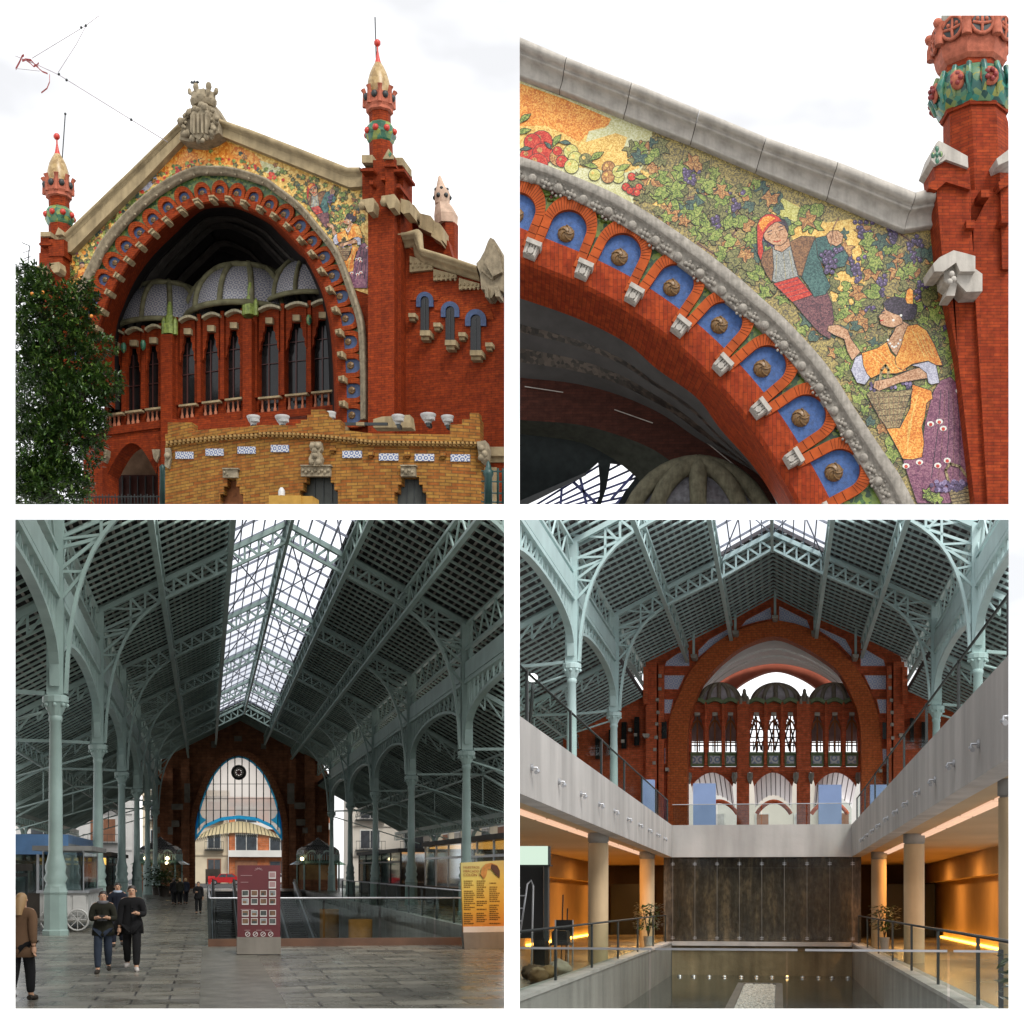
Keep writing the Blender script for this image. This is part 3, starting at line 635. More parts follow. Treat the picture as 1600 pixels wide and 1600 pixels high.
for k in range(7): px_box(mb, fr, 166+k*12, 744, 167.5+k*12, 800, TG+3.0, TG+3.15, 1)
mb.build('passage_gate', [plain('dark_red_gate', (.05,.018,.014), .6), IRON], mk)
for x in (161, 243):
    mb = MB(fr); px_prism(mb, fr, [(x-6,702),(x+6,702),(x+5,712),(x+1,722),(x-3,716)], TG-1.3, TG-.4); mb.build('stone_corbel', STONE_G, mk)
# ---- towers
def turret(cx, ys, s, t, parent):
    """octagonal brick turret: bands, pierced crown, ochre dome and finial; ys = y of the green band's middle, s = px half-width of the shaft"""
    X = lambda y: cx+(ys-y)*-.035
    R = lambda rows: [(X(ys-dy*s), ys-dy*s, w*s) for dy, w in rows]
    mb = MB(fr); px_lathe(mb, fr, t, R([(-3.4,1.0),(-.8,1.0),(.8,.92),(1.9,.92)]), 8); tw = mb.build('turret', B_RED, parent)
    if not tw: return
    mb = MB(fr); px_lathe(mb, fr, t, R([(-1.0,.95),(-.8,1.1),(-.3,1.3),(.35,1.3),(.65,1.1),(.8,.92)]), 8)
    b = mb.build('green_band', GLAZE, tw)
    mb = MB(fr)
    for k in range(8):
        a = 2*pi*k/8; c = fr.P(X(ys), ys, t); u = (fr.P(X(ys)+1, ys, t)-c).x*s; mb.ball(c+Vector((1.22*u*cos(a), 1.22*u*sin(a), 0)), u*.28, 8, 0, 1, 1, 1)
    if b: mb.build('red_medallion', REDP, b)
    mb = MB(fr); px_lathe(mb, fr, t, R([(1.75,.95),(1.85,1.15),(2.1,1.15),(2.35,1.28),(3.0,1.3),(3.3,1.25)]), 8)
    c = fr.P(X(ys-3.3*s), ys-3.3*s, t); u = (fr.P(X(ys)+1, ys, t)-fr.P(X(ys), ys, t)).x*s
    for k in range(8):
        a = 2*pi*k/8+pi/8; q = c+Vector((1.22*u*cos(a), 1.22*u*sin(a), 0)); mb.tube([q+Vector((0,0,-1.0*u)), q+Vector((0,0,.2*u)), q+Vector((.15*u*cos(a), .15*u*sin(a), .5*u))], [.2*u,.17*u,.22*u], 6)
    cr = mb.build('pierced_crown', TERRA, tw)
    mb = MB(fr)
    for k in range(8):
        a = 2*pi*k/8; q = c+Vector((1.17*u*cos(a), 1.17*u*sin(a), -.3*u)); mb.ball(q, u*.3, 8, 0, 1, 1, 1.1)
    if cr: mb.build('crown_opening', IRON, cr)
    mb = MB(fr); px_lathe(mb, fr, t, R([(3.0,1.0),(3.9,1.0),(4.6,.93),(5.3,.75),(5.9,.5),(6.3,.28)]), 14, 0, True); mb.build('dome', OCHRE, tw)
    mb = MB(fr); px_lathe(mb, fr, t, R([(6.2,.32),(6.6,.2),(7.0,.13),(7.4,.07),(8.0,.07)]), 8, 0, True)
    c = fr.P(X(ys-8.1*s), ys-8.1*s, t); mb.ball(c, u*.3, 10); mb.build('red_finial', REDP, tw)
    return X, u
turret(594.5, 209, 17.5, 1.2, mk); turret(93, 339, 15.5, 1.2, mk)
mb = MB(fr); mb.tube([fr.P(588.5,118,1.2), fr.P(586,27,1.2)], .05, 6); mb.build('lightning_rod', IRON, mk)
mb = MB(fr); mb.tube([fr.P(97,252,1.2), fr.P(102,178,1.2)], .05, 6); mb.ball(fr.P(102,178,1.2), .12, 6); mb.build('lightning_rod', IRON, mk)
mb = MB(fr)  # right tower
px_box(mb, fr, 575, 318, 616, 700, -1.4, 2.5); px_box(mb, fr, 616, 318, 626, 700, -.5, 2.5)
px_box(mb, fr, 566, 262, 583, 322, -.9, 1.5); px_box(mb, fr, 583, 250, 602, 322, -1.1, 1.5); px_box(mb, fr, 602, 246, 616, 322, -1.7, 1.5); px_box(mb, fr, 616, 256, 630, 322, -.8, 1.5)
for (a, b, y) in ((563,584,265),(600,618,258),(615,632,266)): px_box(mb, fr, a, y-2, b, y+2, -1.95, .8)
for q in ((580,285),(598,278),(610,300),(622,290)): px_box(mb, fr, q[0]-3, q[1]-3, q[0]+3, q[1]+3, -2.0, .5)
mb.build('brick_tower', B_RED, mk)
mb = MB(fr)
px_box(mb, fr, 565, 242, 582, 254, -1.2, 1.2); px_box(mb, fr, 616, 246, 629, 258, -1.1, 1.2)
px_prism(mb, fr, [(598,248),(607,232),(615,242),(614,248)], -1.9, 1.0)
for (x, y) in ((574,318),(607,312)): px_prism(mb, fr, [(x-11,y-6),(x+9,y-9),(x+11,y-2),(x+9,y+12),(x+1,y+14),(x-4,y+4),(x-12,y+2)], -2.6, -1.2); 
for (x, y) in ((566,322),(600,316)): mb.ball(fr.P(x, y, -2.4), .35, 8)
px_prism(mb, fr, [(626,310),(640,314),(640,332),(630,334),(626,330)], -1.3, .6)
mb.build('tower_stone_trim', STONE_W, mk)
mb = MB(fr); px_prism(mb, fr, [(606,240),(609,236),(612,240),(609,245)], -1.95, -1.91); mb.build('green_cross_tile', GLAZE, mk)
mb = MB(fr)  # left tower
px_box(mb, fr, 61, 395, 98, 600, -1.2, 2.2); px_box(mb, fr, 63, 366, 76, 400, -.8, 1.5); px_box(mb, fr, 76, 374, 100, 400, -1.3, 1.5); px_box(mb, fr, 61, 379, 80, 383, -1.4, 1)
mb.build('brick_tower', B_RED, mk)
mb = MB(fr); px_box(mb, fr, 63, 362, 79, 369, -1.1, 1.0); px_box(mb, fr, 100, 366, 112, 372, -.6, 1.0); px_prism(mb, fr, [(86,367),(91,355),(97,366)], -1.6, .5)
for (x, y) in ((62,420),(86,415)): px_prism(mb, fr, [(x-7,y-4),(x+6,y-6),(x+8,y+4),(x+6,y+10),(x-2,y+11),(x-7,y+4)], -2.2, -1.2)
mb.build('tower_stone_trim', STONE_W, mk)
# ---- coat of arms on the apex
mb = MB(fr); c = lambda x, y, t=-1.2: fr.P(x, y, t)
px_prism(mb, fr, [(280,218),(283,203),(291,185),(300,172),(310,164),(322,163),(334,168),(338,180),(341,195),(342,207),(330,215),(312,222),(295,221)], -1.5, .6)
px_prism(mb, fr, [(297,205),(297,180),(303,170),(313,166),(324,170),(328,182),(327,198),(318,210),(311,218),(303,213)], -2.0, -1.4)
for k in range(4): px_prism(mb, fr, [(301+k*6.5,207),(301+k*6.5,178),(304+k*6.5,176),(304+k*6.5,208)], -2.25, -1.95)
r2 = random.Random(9)
for k in range(60):
    a = r2.uniform(0, 6.28); x, y = 311+ (22+r2.uniform(-3,8))*cos(a), 194+(23+r2.uniform(-2,7))*sin(a)
    if y < 220: mb.ball(fr.P(x, y, -1.5-r2.random()*.5), r2.uniform(.14, .34), 7)
px_lathe(mb, fr, -.8, [(318,168,15),(318,164,18),(318,157,19),(318,155,17),(318,148,17),(318,146,12)], 12, 0, True)
for k in range(12):
    a = 2*pi*k/12; q = fr.P(318, 160, -.8); mb.ball(q+Vector((1.0*cos(a), 1.0*sin(a), 0)), .13, 6)
for (x, y, r) in ((296,142,3.5),(306,136,5.5),(318,142,3.5),(326,135,5.8),(338,142,4.2)):
    bx = 318+(x-318)*.62; mb.tube([fr.P(bx,152,-.8-(r > 5)*.6), fr.P((bx+x)/2,147,-.8-(r > 5)*.8), fr.P(x,y+2,-.8-(r > 5)*.8)], [.2,.16,.2], 6); mb.ball(fr.P(x, y, -.8-(r > 5)*.8), r*.052, 8, 0, .9, .9, 1.3)
mb.slab([fr.P(332,160,-.5), fr.P(342,176,-.5), fr.P(352,190,-.5)], [fr.P(326,180,-.5), fr.P(334,195,-.5), fr.P(344,206,-.5)], (0, 1.6, 0))
arms = mb.build('coat_of_arms', STONE_G, mk)
mb = MB(fr)
px_prism(mb, fr, [(297,129),(299,126),(302,127.5),(303,124.5),(305,127.5),(309,125.5),(310,128),(306,129),(304,131),(301,129.5)], -1.7, -1.5); mb.tube([fr.P(304,130,-1.6), fr.P(306,136,-1.6)], .05, 5)
mb.build('bat_finial', IRON, arms) if arms else None
# ---- wing on the right
mb = MB(fr)
px_prism(mb, fr, [(624,800),(790,800),(790,440),(748,428),(662,400),(640,388),(624,384)], .8, 2.2)
px_prism(mb, fr, [(758,415),(790,415),(790,470),(758,470)], 1.5, 2.5)
mb.build('wing_wall', B_RED, mk)
mb = MB(fr); px_mould(mb, fr, [(621,371),(640,369),(658,364),(661,366),(663,393),(700,404),(750,421)], [(623,388),(638,387),(646,386),(648,400),(660,411),(698,424),(750,440)], CORN, t=.6)
for a in ((640,400,676,425),(677,420,713,438),(717,434,749,452)):
    px_prism(mb, fr, [(a[0],a[1]),(a[2],a[1]+9),(a[2],a[3]-4),(a[0],a[3])], .5, .9)
    for k in range(10): mb.ball(fr.P(lerp(a[0],a[2],(k+.5)/10), a[1]+11+(k%2)*6, .5), .12, 6)
mb.build('wing_cornice', STONE_W, mk)
mb = MB(fr)
px_prism(mb, fr, [(750,428),(744,412),(750,405),(757,392),(762,378),(766,371),(772,374),(779,386),(786,402),(787,418),(788,440),(786,455),(776,452),(768,466),(762,465),(758,452),(752,452)], -.4, 1.2)
px_prism(mb, fr, [(757,410),(764,384),(770,380),(780,400),(784,425),(770,432)], -.8, -.3)
for k in range(12): mb.ball(fr.P(754+k*1.3, 424+k*1.0, -.5), .14, 6); mb.ball(fr.P(784-k*1.3, 424+k*1.0, -.5), .14, 6)
px_prism(mb, fr, [(757,448),(762,448),(763,465),(758,464)], -.9, .5); px_prism(mb, fr, [(772,447),(778,447),(780,463),(774,463)], -.9, .5)
mb.build('carved_finial', STONE_G, mk)
for (a, b, y0, y1) in ((657,670,463,516),(696,710,479,531),(735,751,493,547)):
    m = (a+b)/2; w = b-a; o = [(m+ (w/2)*cos(pi-pi*k/10), y0+6-(w/2)*sin(pi*k/10)) for k in range(11)]; O = [(m+w*1.02*cos(pi-pi*k/10), y0+6-w*1.02*sin(pi*k/10)) for k in range(11)]
    O2 = [(m+w*1.75*cos(pi-pi*k/10), y0+6-w*1.75*sin(pi*k/10)) for k in range(11)]
    mb = MB(fr); px_prism(mb, fr, [(a, y1)]+o+[(b, y1)], .68, .78, 0)
    px_box(mb, fr, m-.6, y0+4, m+.6, y1, .62, .67, 1)
    wn = mb.build('slit_window', [DARKGL, IRON], mk)
    mb = MB(fr); o2 = [(a, y0+16)]+o+[(b, y0+16)]; OO = [(m-w*1.02, y0+16)]+O+[(m+w*1.02, y0+16)]
    mb.slab([fr.P(x, y, .55) for x, y in OO], [fr.P(x, y, .55) for x, y in o2], (0, .2, 0)); mb.build('blue_surround', BLUE, wn)
    mb = MB(fr); mb.slab([fr.P(x, y, .72) for x, y in O2], [fr.P(x, y, .72) for x, y in O], (0, .2, 0)); mb.build('brick_hood', B_RED2, wn)
    mb = MB(fr); px_prism(mb, fr, [(a-1,y1),(b+2,y1),(b+2,y1+8),(a-1,y1+8)], -.3, .9); px_prism(mb, fr, [(a+1,y1+8),(b,y1+8),(b,y1+15),(a+1,y1+15)], .1, .9); mb.build('sill', STONE_W, wn)
for (x, y) in ((644,495),(683,510),(722,525),(764,541)):
    mb = MB(fr); px_box(mb, fr, x-6, y-6, x+5, y, .0, .9); px_box(mb, fr, x-4.5, y, x+4, y+6, .3, .9); mb.build('stone_bracket', STONE_W, mk)
# rear parapet and second turret
mb = MB(fr); px_prism(mb, fr, [(626,318),(640,318),(700,376),(712,420),(626,420)], 3.5, 4.5); px_lathe(mb, fr, 6, [(702,440,13),(702,352,13.5)], 6); mb.build('rear_parapet', B_RED, mk)
mb = MB(fr)
for (a, b, c_, e) in ((634,316,652,342),(656,333,678,362),(676,345,692,376)):
    px_prism(mb, fr, [(a,b),(c_-5,b+4),(c_,b+12),(c_,e),(c_-6,e-2),(a,e-10)], 2.4, 4.0); px_prism(mb, fr, [(a-2,e-11),(c_-3,e-1),(c_-3,e+3),(a-2,e-7)], 2.2, 4.0)
mb.build('rear_coping', STONE_W, mk)
mb = MB(fr); px_lathe(mb, fr, 6, [(697,352,17),(697,338,18),(694,325,14),(692,318,11)], 6); px_lathe(mb, fr, 6, [(691,320,11),(691,305,12.5),(690,298,11),(689,292,7),(688,284,4.5),(687,276,2.2),(687,274,.5)], 10, 0, True)
for k in range(6): q = fr.P(691, 311, 6); a = 2*pi*k/6+.3; mb.ball(q+Vector((.62*cos(a), .62*sin(a), .1)), .22, 8, 1); mb.ball(fr.P(690,299,6)+Vector((.56*cos(a+.5), .56*sin(a+.5), .05)), .16, 8, 1)
mb.build('stone_pinnacle', [plain('pinkish_stone', (.5,.36,.27), .8, .3), IRON], mk)

# ================= yellow brick kiosk in front
Y_BR = brick('yellow_brick', (0.3528,0.1848,0.0378), (0.2772,0.084,0.0168), (0.1428,0.0756,0.0252), .85, .24, dirt=.25, ms=.03, dscale=.5)
TILE_P = tilework('blue_white_panel_tile', (.5,.5,.5), (.06,.1,.24), .42)
ks = thing('brick_kiosk', 'low yellow brick kiosk with a curved front and stepped parapet before the market', 'kiosk', fr, fr.P(500, 788, -7))
KT = lambda x: -7.5-3.2*(1-((x-500)/250.0)**2) if 250 <= x <= 762 else -7.5
def kiosk_band(mb, pts_top, pts_bot, out=0, mi=0, thick=.8):
    n = 40; T_ = resample(pts_top, n); B_ = resample(pts_bot, n)
    mb.slab([fr.P(x, y, KT(x)-out) for x, y in T_], [fr.P(x, y, KT(x)-out) for x, y in B_], (0, thick, 0), mi)
def kbox(mb, x0, y0, x1, y1, o0, o1, mi=0):
    n = max(2, int((x1-x0)/8)); xs = [lerp(x0, x1, k/n) for k in range(n+1)]
    mb.slab([fr.P(x, y0, KT(x)-o0) for x in xs], [fr.P(x, y1, KT(x)-o0) for x in xs], (0, o0-o1, 0), mi)
cor_y = lambda x: 690-12*sin(pi*min(1, max(0, (x-260)/320)))+ (2 if x < 400 else 0) + max(0, (x-480))*.012
mb = MB(fr); L0 = [(x, cor_y(x)+8) for x in range(258, 756, 12)]
# wall in strips, leaving the doorways open
doors = [(345,383,742,[(352,745),(356,738),(360,745)]), (470,530,744,None), (615,665,744,None)]
def wall_piece(x0, x1, ytop=None):
    kbox_pts = [lerp(x0, x1, k/8) for k in range(9)]
    mb.slab([fr.P(x, ytop or cor_y(x)+6, KT(x)) for x in kbox_pts], [fr.P(x, 800, KT(x)) for x in kbox_pts], (0, .9, 0), 0)
wall_piece(258, 340); wall_piece(384, 464); wall_piece(532, 612); wall_piece(670, 752)
def lintel_piece(x0, x1, y1):
    xs = [lerp(x0, x1, k/5) for k in range(6)]; mb.slab([fr.P(x, cor_y(x)+6, KT(x)) for x in xs], [fr.P(x, y1, KT(x)) for x in xs], (0, .9, 0), 0)
lintel_piece(340, 384, 748); lintel_piece(464, 532, 742); lintel_piece(612, 670, 745)
for m, w, y in ((362, 22, 748), (498, 34, 742), (641, 29, 745)):  # stepped jambs
    for k in range(3):
        for s in (-1, 1):
            xa = m+s*w; xb = m+s*(w-4-(2-k)*5.5) ; kbox(mb, min(xa, xb), y+k*12, max(xa, xb), y+(k+1)*12+ (30 if k == 2 else 0), .02, -.85)
kw = mb.build('kiosk_wall', Y_BR, ks)
mb = MB(fr)
for m, w, y, st in ((362, 22, 748, 1), (498, 34, 742, 0), (641, 29, 745, 0)):
    kbox(mb, m-w, y-1, m+w, 800, -.7, -.8, 1 if st else 0)
    if not st:
        for k in range(5): kbox(mb, m-w+w*2*k/5, y, m-w+w*2*k/5+.8, 800, -.62, -.7, 2)
mb.build('doorway', [plain('green_black_door', (.02,.024,.018), .5), plain('rusty_slats', (.2,.075,.03), .8, .5), IRON], ks)
mb = MB(fr); kiosk_band(mb, [(x, cor_y(x)-14) for x in range(258, 752, 12)], [(x, cor_y(x)-3) for x in range(258, 752, 12)], .3)
kiosk_band(mb, [(x, cor_y(x)+3) for x in range(258, 756, 12)], [(x, cor_y(x)+7) for x in range(258, 756, 12)], .1)
for x0, x1, y in ((262,300,660),(480,512,648),(512,532,656),(470,480,656),(462,470,662),(722,750,655),(703,722,663)):
    kbox(mb, x0, y, x1, 682, .2, -.8)
for x0, x1, y in ((486,508,640),(734,748,645)): kbox(mb, x0, y, x1, 660, .1, -.7)
mb.build('parapet', Y_BR, ks)
mb = MB(fr)
for r, (dy, o) in enumerate(((-3, .5), (0.8, .3))):
    k = 0; x = 259
    while x < 752:
        kbox(mb, x, cor_y(x)+dy, x+3.4, cor_y(x)+dy+3.4, o, -.1); x += 6.6
mb.build('dentil_course', plain('ochre_dentil', (.36,.22,.08), .8, .3), ks)
for i, x in enumerate((288, 335, 385, 437, 550, 607, 663, 719)):
    mb = MB(fr); y = cor_y(x)+17; w = 15 if 500 < x else 14; kbox(mb, x-w, y, x+w, y+11, .12, -.1, 0); mb.build('tile_panel', TILE_P, ks)
for x in (519, 579, 636, 692):
    mb = MB(fr); y = cor_y(x)+14; kbox(mb, x-4, y, x+4, y+6, .35, 0); kbox(mb, x-2.5, y+6, x+2.5, y+10, .2, 0); mb.build('brick_corbel', Y_BR, ks)
for (x0, x1, y0, y1) in ((348,371,733,746),(470,516,728,744),(626,649,728,744)):
    mb = MB(fr); kbox(mb, x0, y0, x1, y1, .25, -.1); kbox(mb, x0-1, y0-2, x1+1, y0, .4, 0)
    for k in range(int((x1-x0)/5)): mb.ball(fr.P(x0+3+k*5, (y0+y1)/2+(k % 2)*3-1, KT(x0)-.32), .14, 6)
    mb.build('carved_lintel', STONE_G, ks)
mb = MB(fr)
px_prism(mb, fr, [(485,690),(501,690),(502,702),(499,706),(503,716),(500,728),(484,728),(482,716),(487,706),(484,702)], KT(493)-.5, KT(493)+.1)
for q in ((488,697),(497,697),(492,712),(487,722),(498,722),(492,704)): mb.ball(fr.P(q[0], q[1], KT(493)-.5), .25, 8)
mb.build('crowned_cartouche', STONE_G, ks)
mb = MB(fr); px_prism(mb, fr, [(745,690),(758,688),(762,700),(760,716),(752,722),(748,712),(746,700)], -8.2, -7.2)
for q in ((752,700),(757,709),(752,715)): mb.ball(fr.P(q[0], q[1], -8.2), .28, 8)
mb.build('corner_carving', STONE_G, ks)
mb = MB(fr); px_prism(mb, fr, [(258,700),(266,700),(267,716),(263,732),(257,728)], -8.2, -7.2); mb.ball(fr.P(262, 712, -8.2), .3, 8); mb.build('corner_carving', STONE_G, ks)
# low wall with stone coping at the right and its railing
lw = thing('garden_wall', 'red panelled low wall with a pale stone coping beside the yellow kiosk', 'wall', fr, fr.P(775, 788, -5))
mb = MB(fr); px_box(mb, fr, 756, 698, 790, 712, -5.4, -3.5); px_box(mb, fr, 762, 712, 790, 722, -5.0, -3.5); mb.build('coping', STONE_W, lw)
mb = MB(fr); px_box(mb, fr, 760, 722, 790, 800, -4.8, -4.0, 0); px_box(mb, fr, 752, 730, 776, 800, -4.9, -4.75, 1); mb.build('wall_panel', [B_RED, STONE_W], lw)
rl = thing('iron_railing', 'dark green iron railing with a stout post at the right corner of the kiosk', 'railing', fr, fr.P(765, 788, -12))
mb = MB(fr); px_lathe(mb, fr, -12, [(763,800,6.5),(763,746,6),(763,742,8),(763,736,8),(763,734,5),(763,728,4),(763,723,2.5),(763,720,.5)], 10, 0, True); mb.build('post', plain('bottle_green_iron', (.012,.05,.045), .45), rl)
mb = MB(fr)
for x in (778, 786): mb.tube([fr.P(x,800,-12), fr.P(x,732,-12)], .09, 6)
for y in (736, 752, 770, 784): mb.tube([fr.P(752,y,-12), fr.P(790,y+1,-12)], .06, 6)
mb.build('bar', bpy.data.materials['bottle_green_iron'], rl)
rl = thing('iron_railing', 'dark iron railing with close upright bars at the foot of the leafy tree', 'railing', fr, fr.P(140, 788, -3))
mb = MB(fr)
for k in range(26):
    x = 120+k*5; mb.tube([fr.P(x,800,1.5), fr.P(x,772+2*(k % 2),1.5)], .05, 5)
mb.tube([fr.P(118,777,1.5), fr.P(250,776,1.5)], .06, 5); mb.build('bar', IRON, rl)
mb = MB(fr); px_lathe(mb, fr, 1.2, [(254,800,4.5),(254,735,4),(254,730,5),(254,726,2)], 8, 0, True); mb.build('post', bpy.data.materials['bottle_green_iron'], rl)
# floodlights along the parapet
WHITE_M = plain('white_enamel', (0.5208,0.5208,0.504), .4, .15); LENS = plain('lamp_glass', (.4,.42,.42), .15, .1)
for (x, y, s, lb) in ((396,657,9,'white bowl floodlight at the left end of the kiosk parapet'), (441,657,10,'white bowl floodlight left of the stepped parapet centre'), (516,651,8,'white floodlight half hidden behind the stepped parapet centre'),
                      (622,656,9,'white drum floodlight before the pale stone block'), (669,654,11,'largest white drum floodlight, tilted upward on the kiosk roof'), (699,657,9,'white drum floodlight next to the stepped right parapet end')):
    ft = thing('floodlight', lb, 'floodlight', fr, fr.P(x, y+8, -6.5), 'floodlights on the kiosk roof')
    mb = MB(fr); px_lathe(mb, fr, -6.5, [(x,y+8,s*.45),(x,y+5,s*.5),(x,y+2,s*.75),(x,y-3,s*1.0),(x,y-5,s*1.08),(x,y-6.5,s*1.08)], 14, 0, True, cap=False)
    for k in range(10): px_box(mb, fr, x-s*.9+k*s*.2, y-3, x-s*.9+k*s*.2+.5, y+1, -6.5-s*.05*math.sqrt(max(0,1-((k-4.5)/4.5)**2))-.05, -6.5)
    mb.build('housing', WHITE_M, ft)
    mb = MB(fr); px_lathe(mb, fr, -6.5, [(x,y-5.6,s*1.0),(x,y-7,s*.8),(x,y-7.5,s*.3)], 14, 0, True); mb.build('lens', LENS, ft)
    mb = MB(fr); px_box(mb, fr, x-s*.25, y+6, x+s*.25, y+12, -6.8, -6.2); mb.build('bracket', IRON, ft)
sb = MB(fr); px_prism(sb, fr, [(583,655),(596,651),(640,648),(643,668),(583,668)], -5.5, -4.5); tag(sb.build('stone_block', STONE_W), 'long pinkish stone block lying behind the floodlights', 'stone block')
sb = MB(fr); px_box(sb, fr, 534, 660, 605, 664, -6.3, -6.1, 0); px_box(sb, fr, 556, 659.5, 569, 664.5, -6.34, -6.06, 1); tag(sb.build('metal_bar', [IRON, STONE_W]), 'dark metal bar with one pale length on the kiosk roof', 'metal bar')
cr = thing('yellow_box', 'yellow metal box with a rounded white cap in front of the kiosk doorway', 'utility box', fr, fr.P(455, 788, -13))
mb = MB(fr); px_box(mb, fr, 420, 774, 470, 800, -13, -11.5); px_box(mb, fr, 470, 775, 488, 800, -12.8, -11.5); mb.build('cabinet', plain('mustard_paint', (.42,.24,.05), .6, .2), cr)
mb = MB(fr); px_lathe(mb, fr, -12.5, [(440,775,5),(440,768,5),(440,765,4),(440,762,2)], 10, 0, True); mb.build('cap', WHITE_M, cr)
# ---- overhead wire with a torn red streamer, antenna
ow = thing('overhead_wire', 'thin overhead wire running from the sky to the market gable', 'wire', fr, fr.P(150, 160, -6))
mb = MB(fr)
mb.tube([fr.P(23,87,-6), fr.P(60,102,-6), fr.P(92,117,-6), fr.P(205,187,-4), fr.P(262,222,-1)], .036, 5)
mb.tube([fr.P(50,91,-6), fr.P(134,40,-6), fr.P(158,22,-6)], .03, 5); mb.tube([fr.P(91,113,-6), fr.P(120,68,-6), fr.P(134,41,-6)], .03, 5); mb.tube([fr.P(25,107,-6), fr.P(62,111,-6)], .025, 5)
mb.build('cable', plain('pale_cable', (.4,.36,.38), .6), ow)
mb = MB(fr)
for q in ((134,40),(127,43),(92,116),(104,125),(205,187)): mb.ball(fr.P(q[0], q[1], -6), .12, 6)
mb.build('clamp', IRON, ow)
mb = MB(fr)
def rib(pts, w):
    mb.strip([fr.P(x, y-w/2, -6.1) for x, y in pts], [fr.P(x+1, y+w/2, -6.1+.15) for x, y in pts], 0)
rib([(24,108),(30,97),(34,88),(37,86)], 4); rib([(34,95),(40,93),(48,94),(55,102),(60,106)], 4); rib([(40,94),(46,98),(52,104),(58,101),(60,98)], 3); rib([(60,107),(66,112),(74,115)], 3); rib([(77,116),(77,128),(73,138),(64,145)], 2.2)
tag(mb.build('red_streamer', plain('faded_red_plastic', (.5,.13,.13), .6, .3)), 'torn faded red plastic streamer caught on the overhead wire', 'streamer')
an = MB(fr); an.tube([fr.P(43,420,3), fr.P(46,384,3)], .05, 5); an.tube([fr.P(34,379,3), fr.P(46,384,3)], .04, 5); an.tube([fr.P(38,404,3), fr.P(48,401,3)], .04, 5); an.tube([fr.P(36,395,3), fr.P(47,391,3)], .03, 5)
tag(an.build('roof_antenna', IRON), 'thin television antenna above the leafy tree', 'antenna')
# ---- orange tree at the left
LEAF = plain('glossy_leaf', (.042,.095,.014), .28, .6, .8, c2=(0.01008,0.02688,0.00672)); BARK = plain('grey_bark', (.1,.075,.05), .9, .4, 3)
LEAF2 = plain('young_leaf', (.09,.16,.025), .4, .4, .8)
tr = thing('orange_tree', 'dense dark green orange tree with a few fruits beside the market arch', 'tree', fr, fr.P(80, 788, -8))
mb = MB(fr); rng = random.Random(21)
blobs = [(45,470,34,45),(80,505,48,50),(40,540,46,60),(120,480,28,36),(150,545,24,24),(100,560,50,40),(60,620,62,60),(120,625,48,40),(160,600,20,22),(50,700,52,60),(105,690,46,50),(40,760,40,40),(90,765,45,40),(140,670,22,30),(58,440,18,22),(30,435,14,16),(176,603,10,12),(128,462,16,18)]
TT = -8
mp_ = (fr.P(81, 600, TT)-fr.P(80, 600, TT)).x
for bx, by, rx, ry in blobs:
    c = fr.P(bx, by, TT); n = int(rx*ry*(.16 if by < 590 else .21 if by < 730 else .34))
    for i in range(n):
        while True:
            q = Vector((rng.uniform(-1,1), rng.uniform(-1,1), rng.uniform(-1,1)))
            if .25 < q.length < 1: break
        p0 = c+Vector((q.x*rx*mp_, q.y*rx*mp_*.9, q.z*ry*mp_)); out = (Vector((q.x, q.y, q.z*.6))+Vector((rng.uniform(-.5,.5), rng.uniform(-.5,.5), rng.uniform(-.1,.7)))).normalized(); yg = rng.random() < .35
        for k in range(rng.randint(5, 9)):  # a spray of leaves at a twig's end
            p = p0+out*(k*.07)+Vector((rng.uniform(-.1,.1), rng.uniform(-.1,.1), rng.uniform(-.1,.1))); L = rng.uniform(.3, .58)
            d = (out*.7+Vector((rng.uniform(-1,1), rng.uniform(-1,1), rng.uniform(-.9,.5)))).normalized(); s_ = d.cross(Vector((rng.uniform(-.4,.4), rng.uniform(-.4,.4), 1)))
            if s_.length < .05: continue
            s_ = s_.normalized()*L*.21; nr = s_.cross(d).normalized()*L*.07
            mb.add([p, p+d*L*.3+s_*.8+nr, p+d*L*.65+s_*.85+nr*.6, p+d*L, p+d*L*.65-s_*.85+nr*.6, p+d*L*.3-s_*.8+nr], [(0,1,2,3),(0,3,4,5)], 1 if (yg and k > 2) else 0)
mb.build('crown', [LEAF, LEAF2], tr, fill=False)
mb = MB(fr)
for pts, r in (([(70,800),(74,740),(84,690),(80,620),(88,560)], .28), ([(84,690),(120,640),(150,600)], .14), ([(80,620),(48,560),(40,480)], .14), ([(74,740),(110,700),(125,670)], .12), ([(88,560),(120,500),(125,470)], .1)):
    mb.tube([fr.P(x, y, TT) for x, y in pts], [r*(1-.7*i/len(pts)) for i in range(len(pts))], 7)
mb.build('trunk', BARK, tr)
for (x, y) in ((50,459),(67,457),(143,494)):
    mb = MB(fr); mb.ball(fr.P(x, y, TT-2.0), .15, 8); mb.build('orange_fruit', plain('orange_peel', (.6,.2,.02), .5, .2) if 'orange_peel' not in bpy.data.materials else bpy.data.materials['orange_peel'], tr)
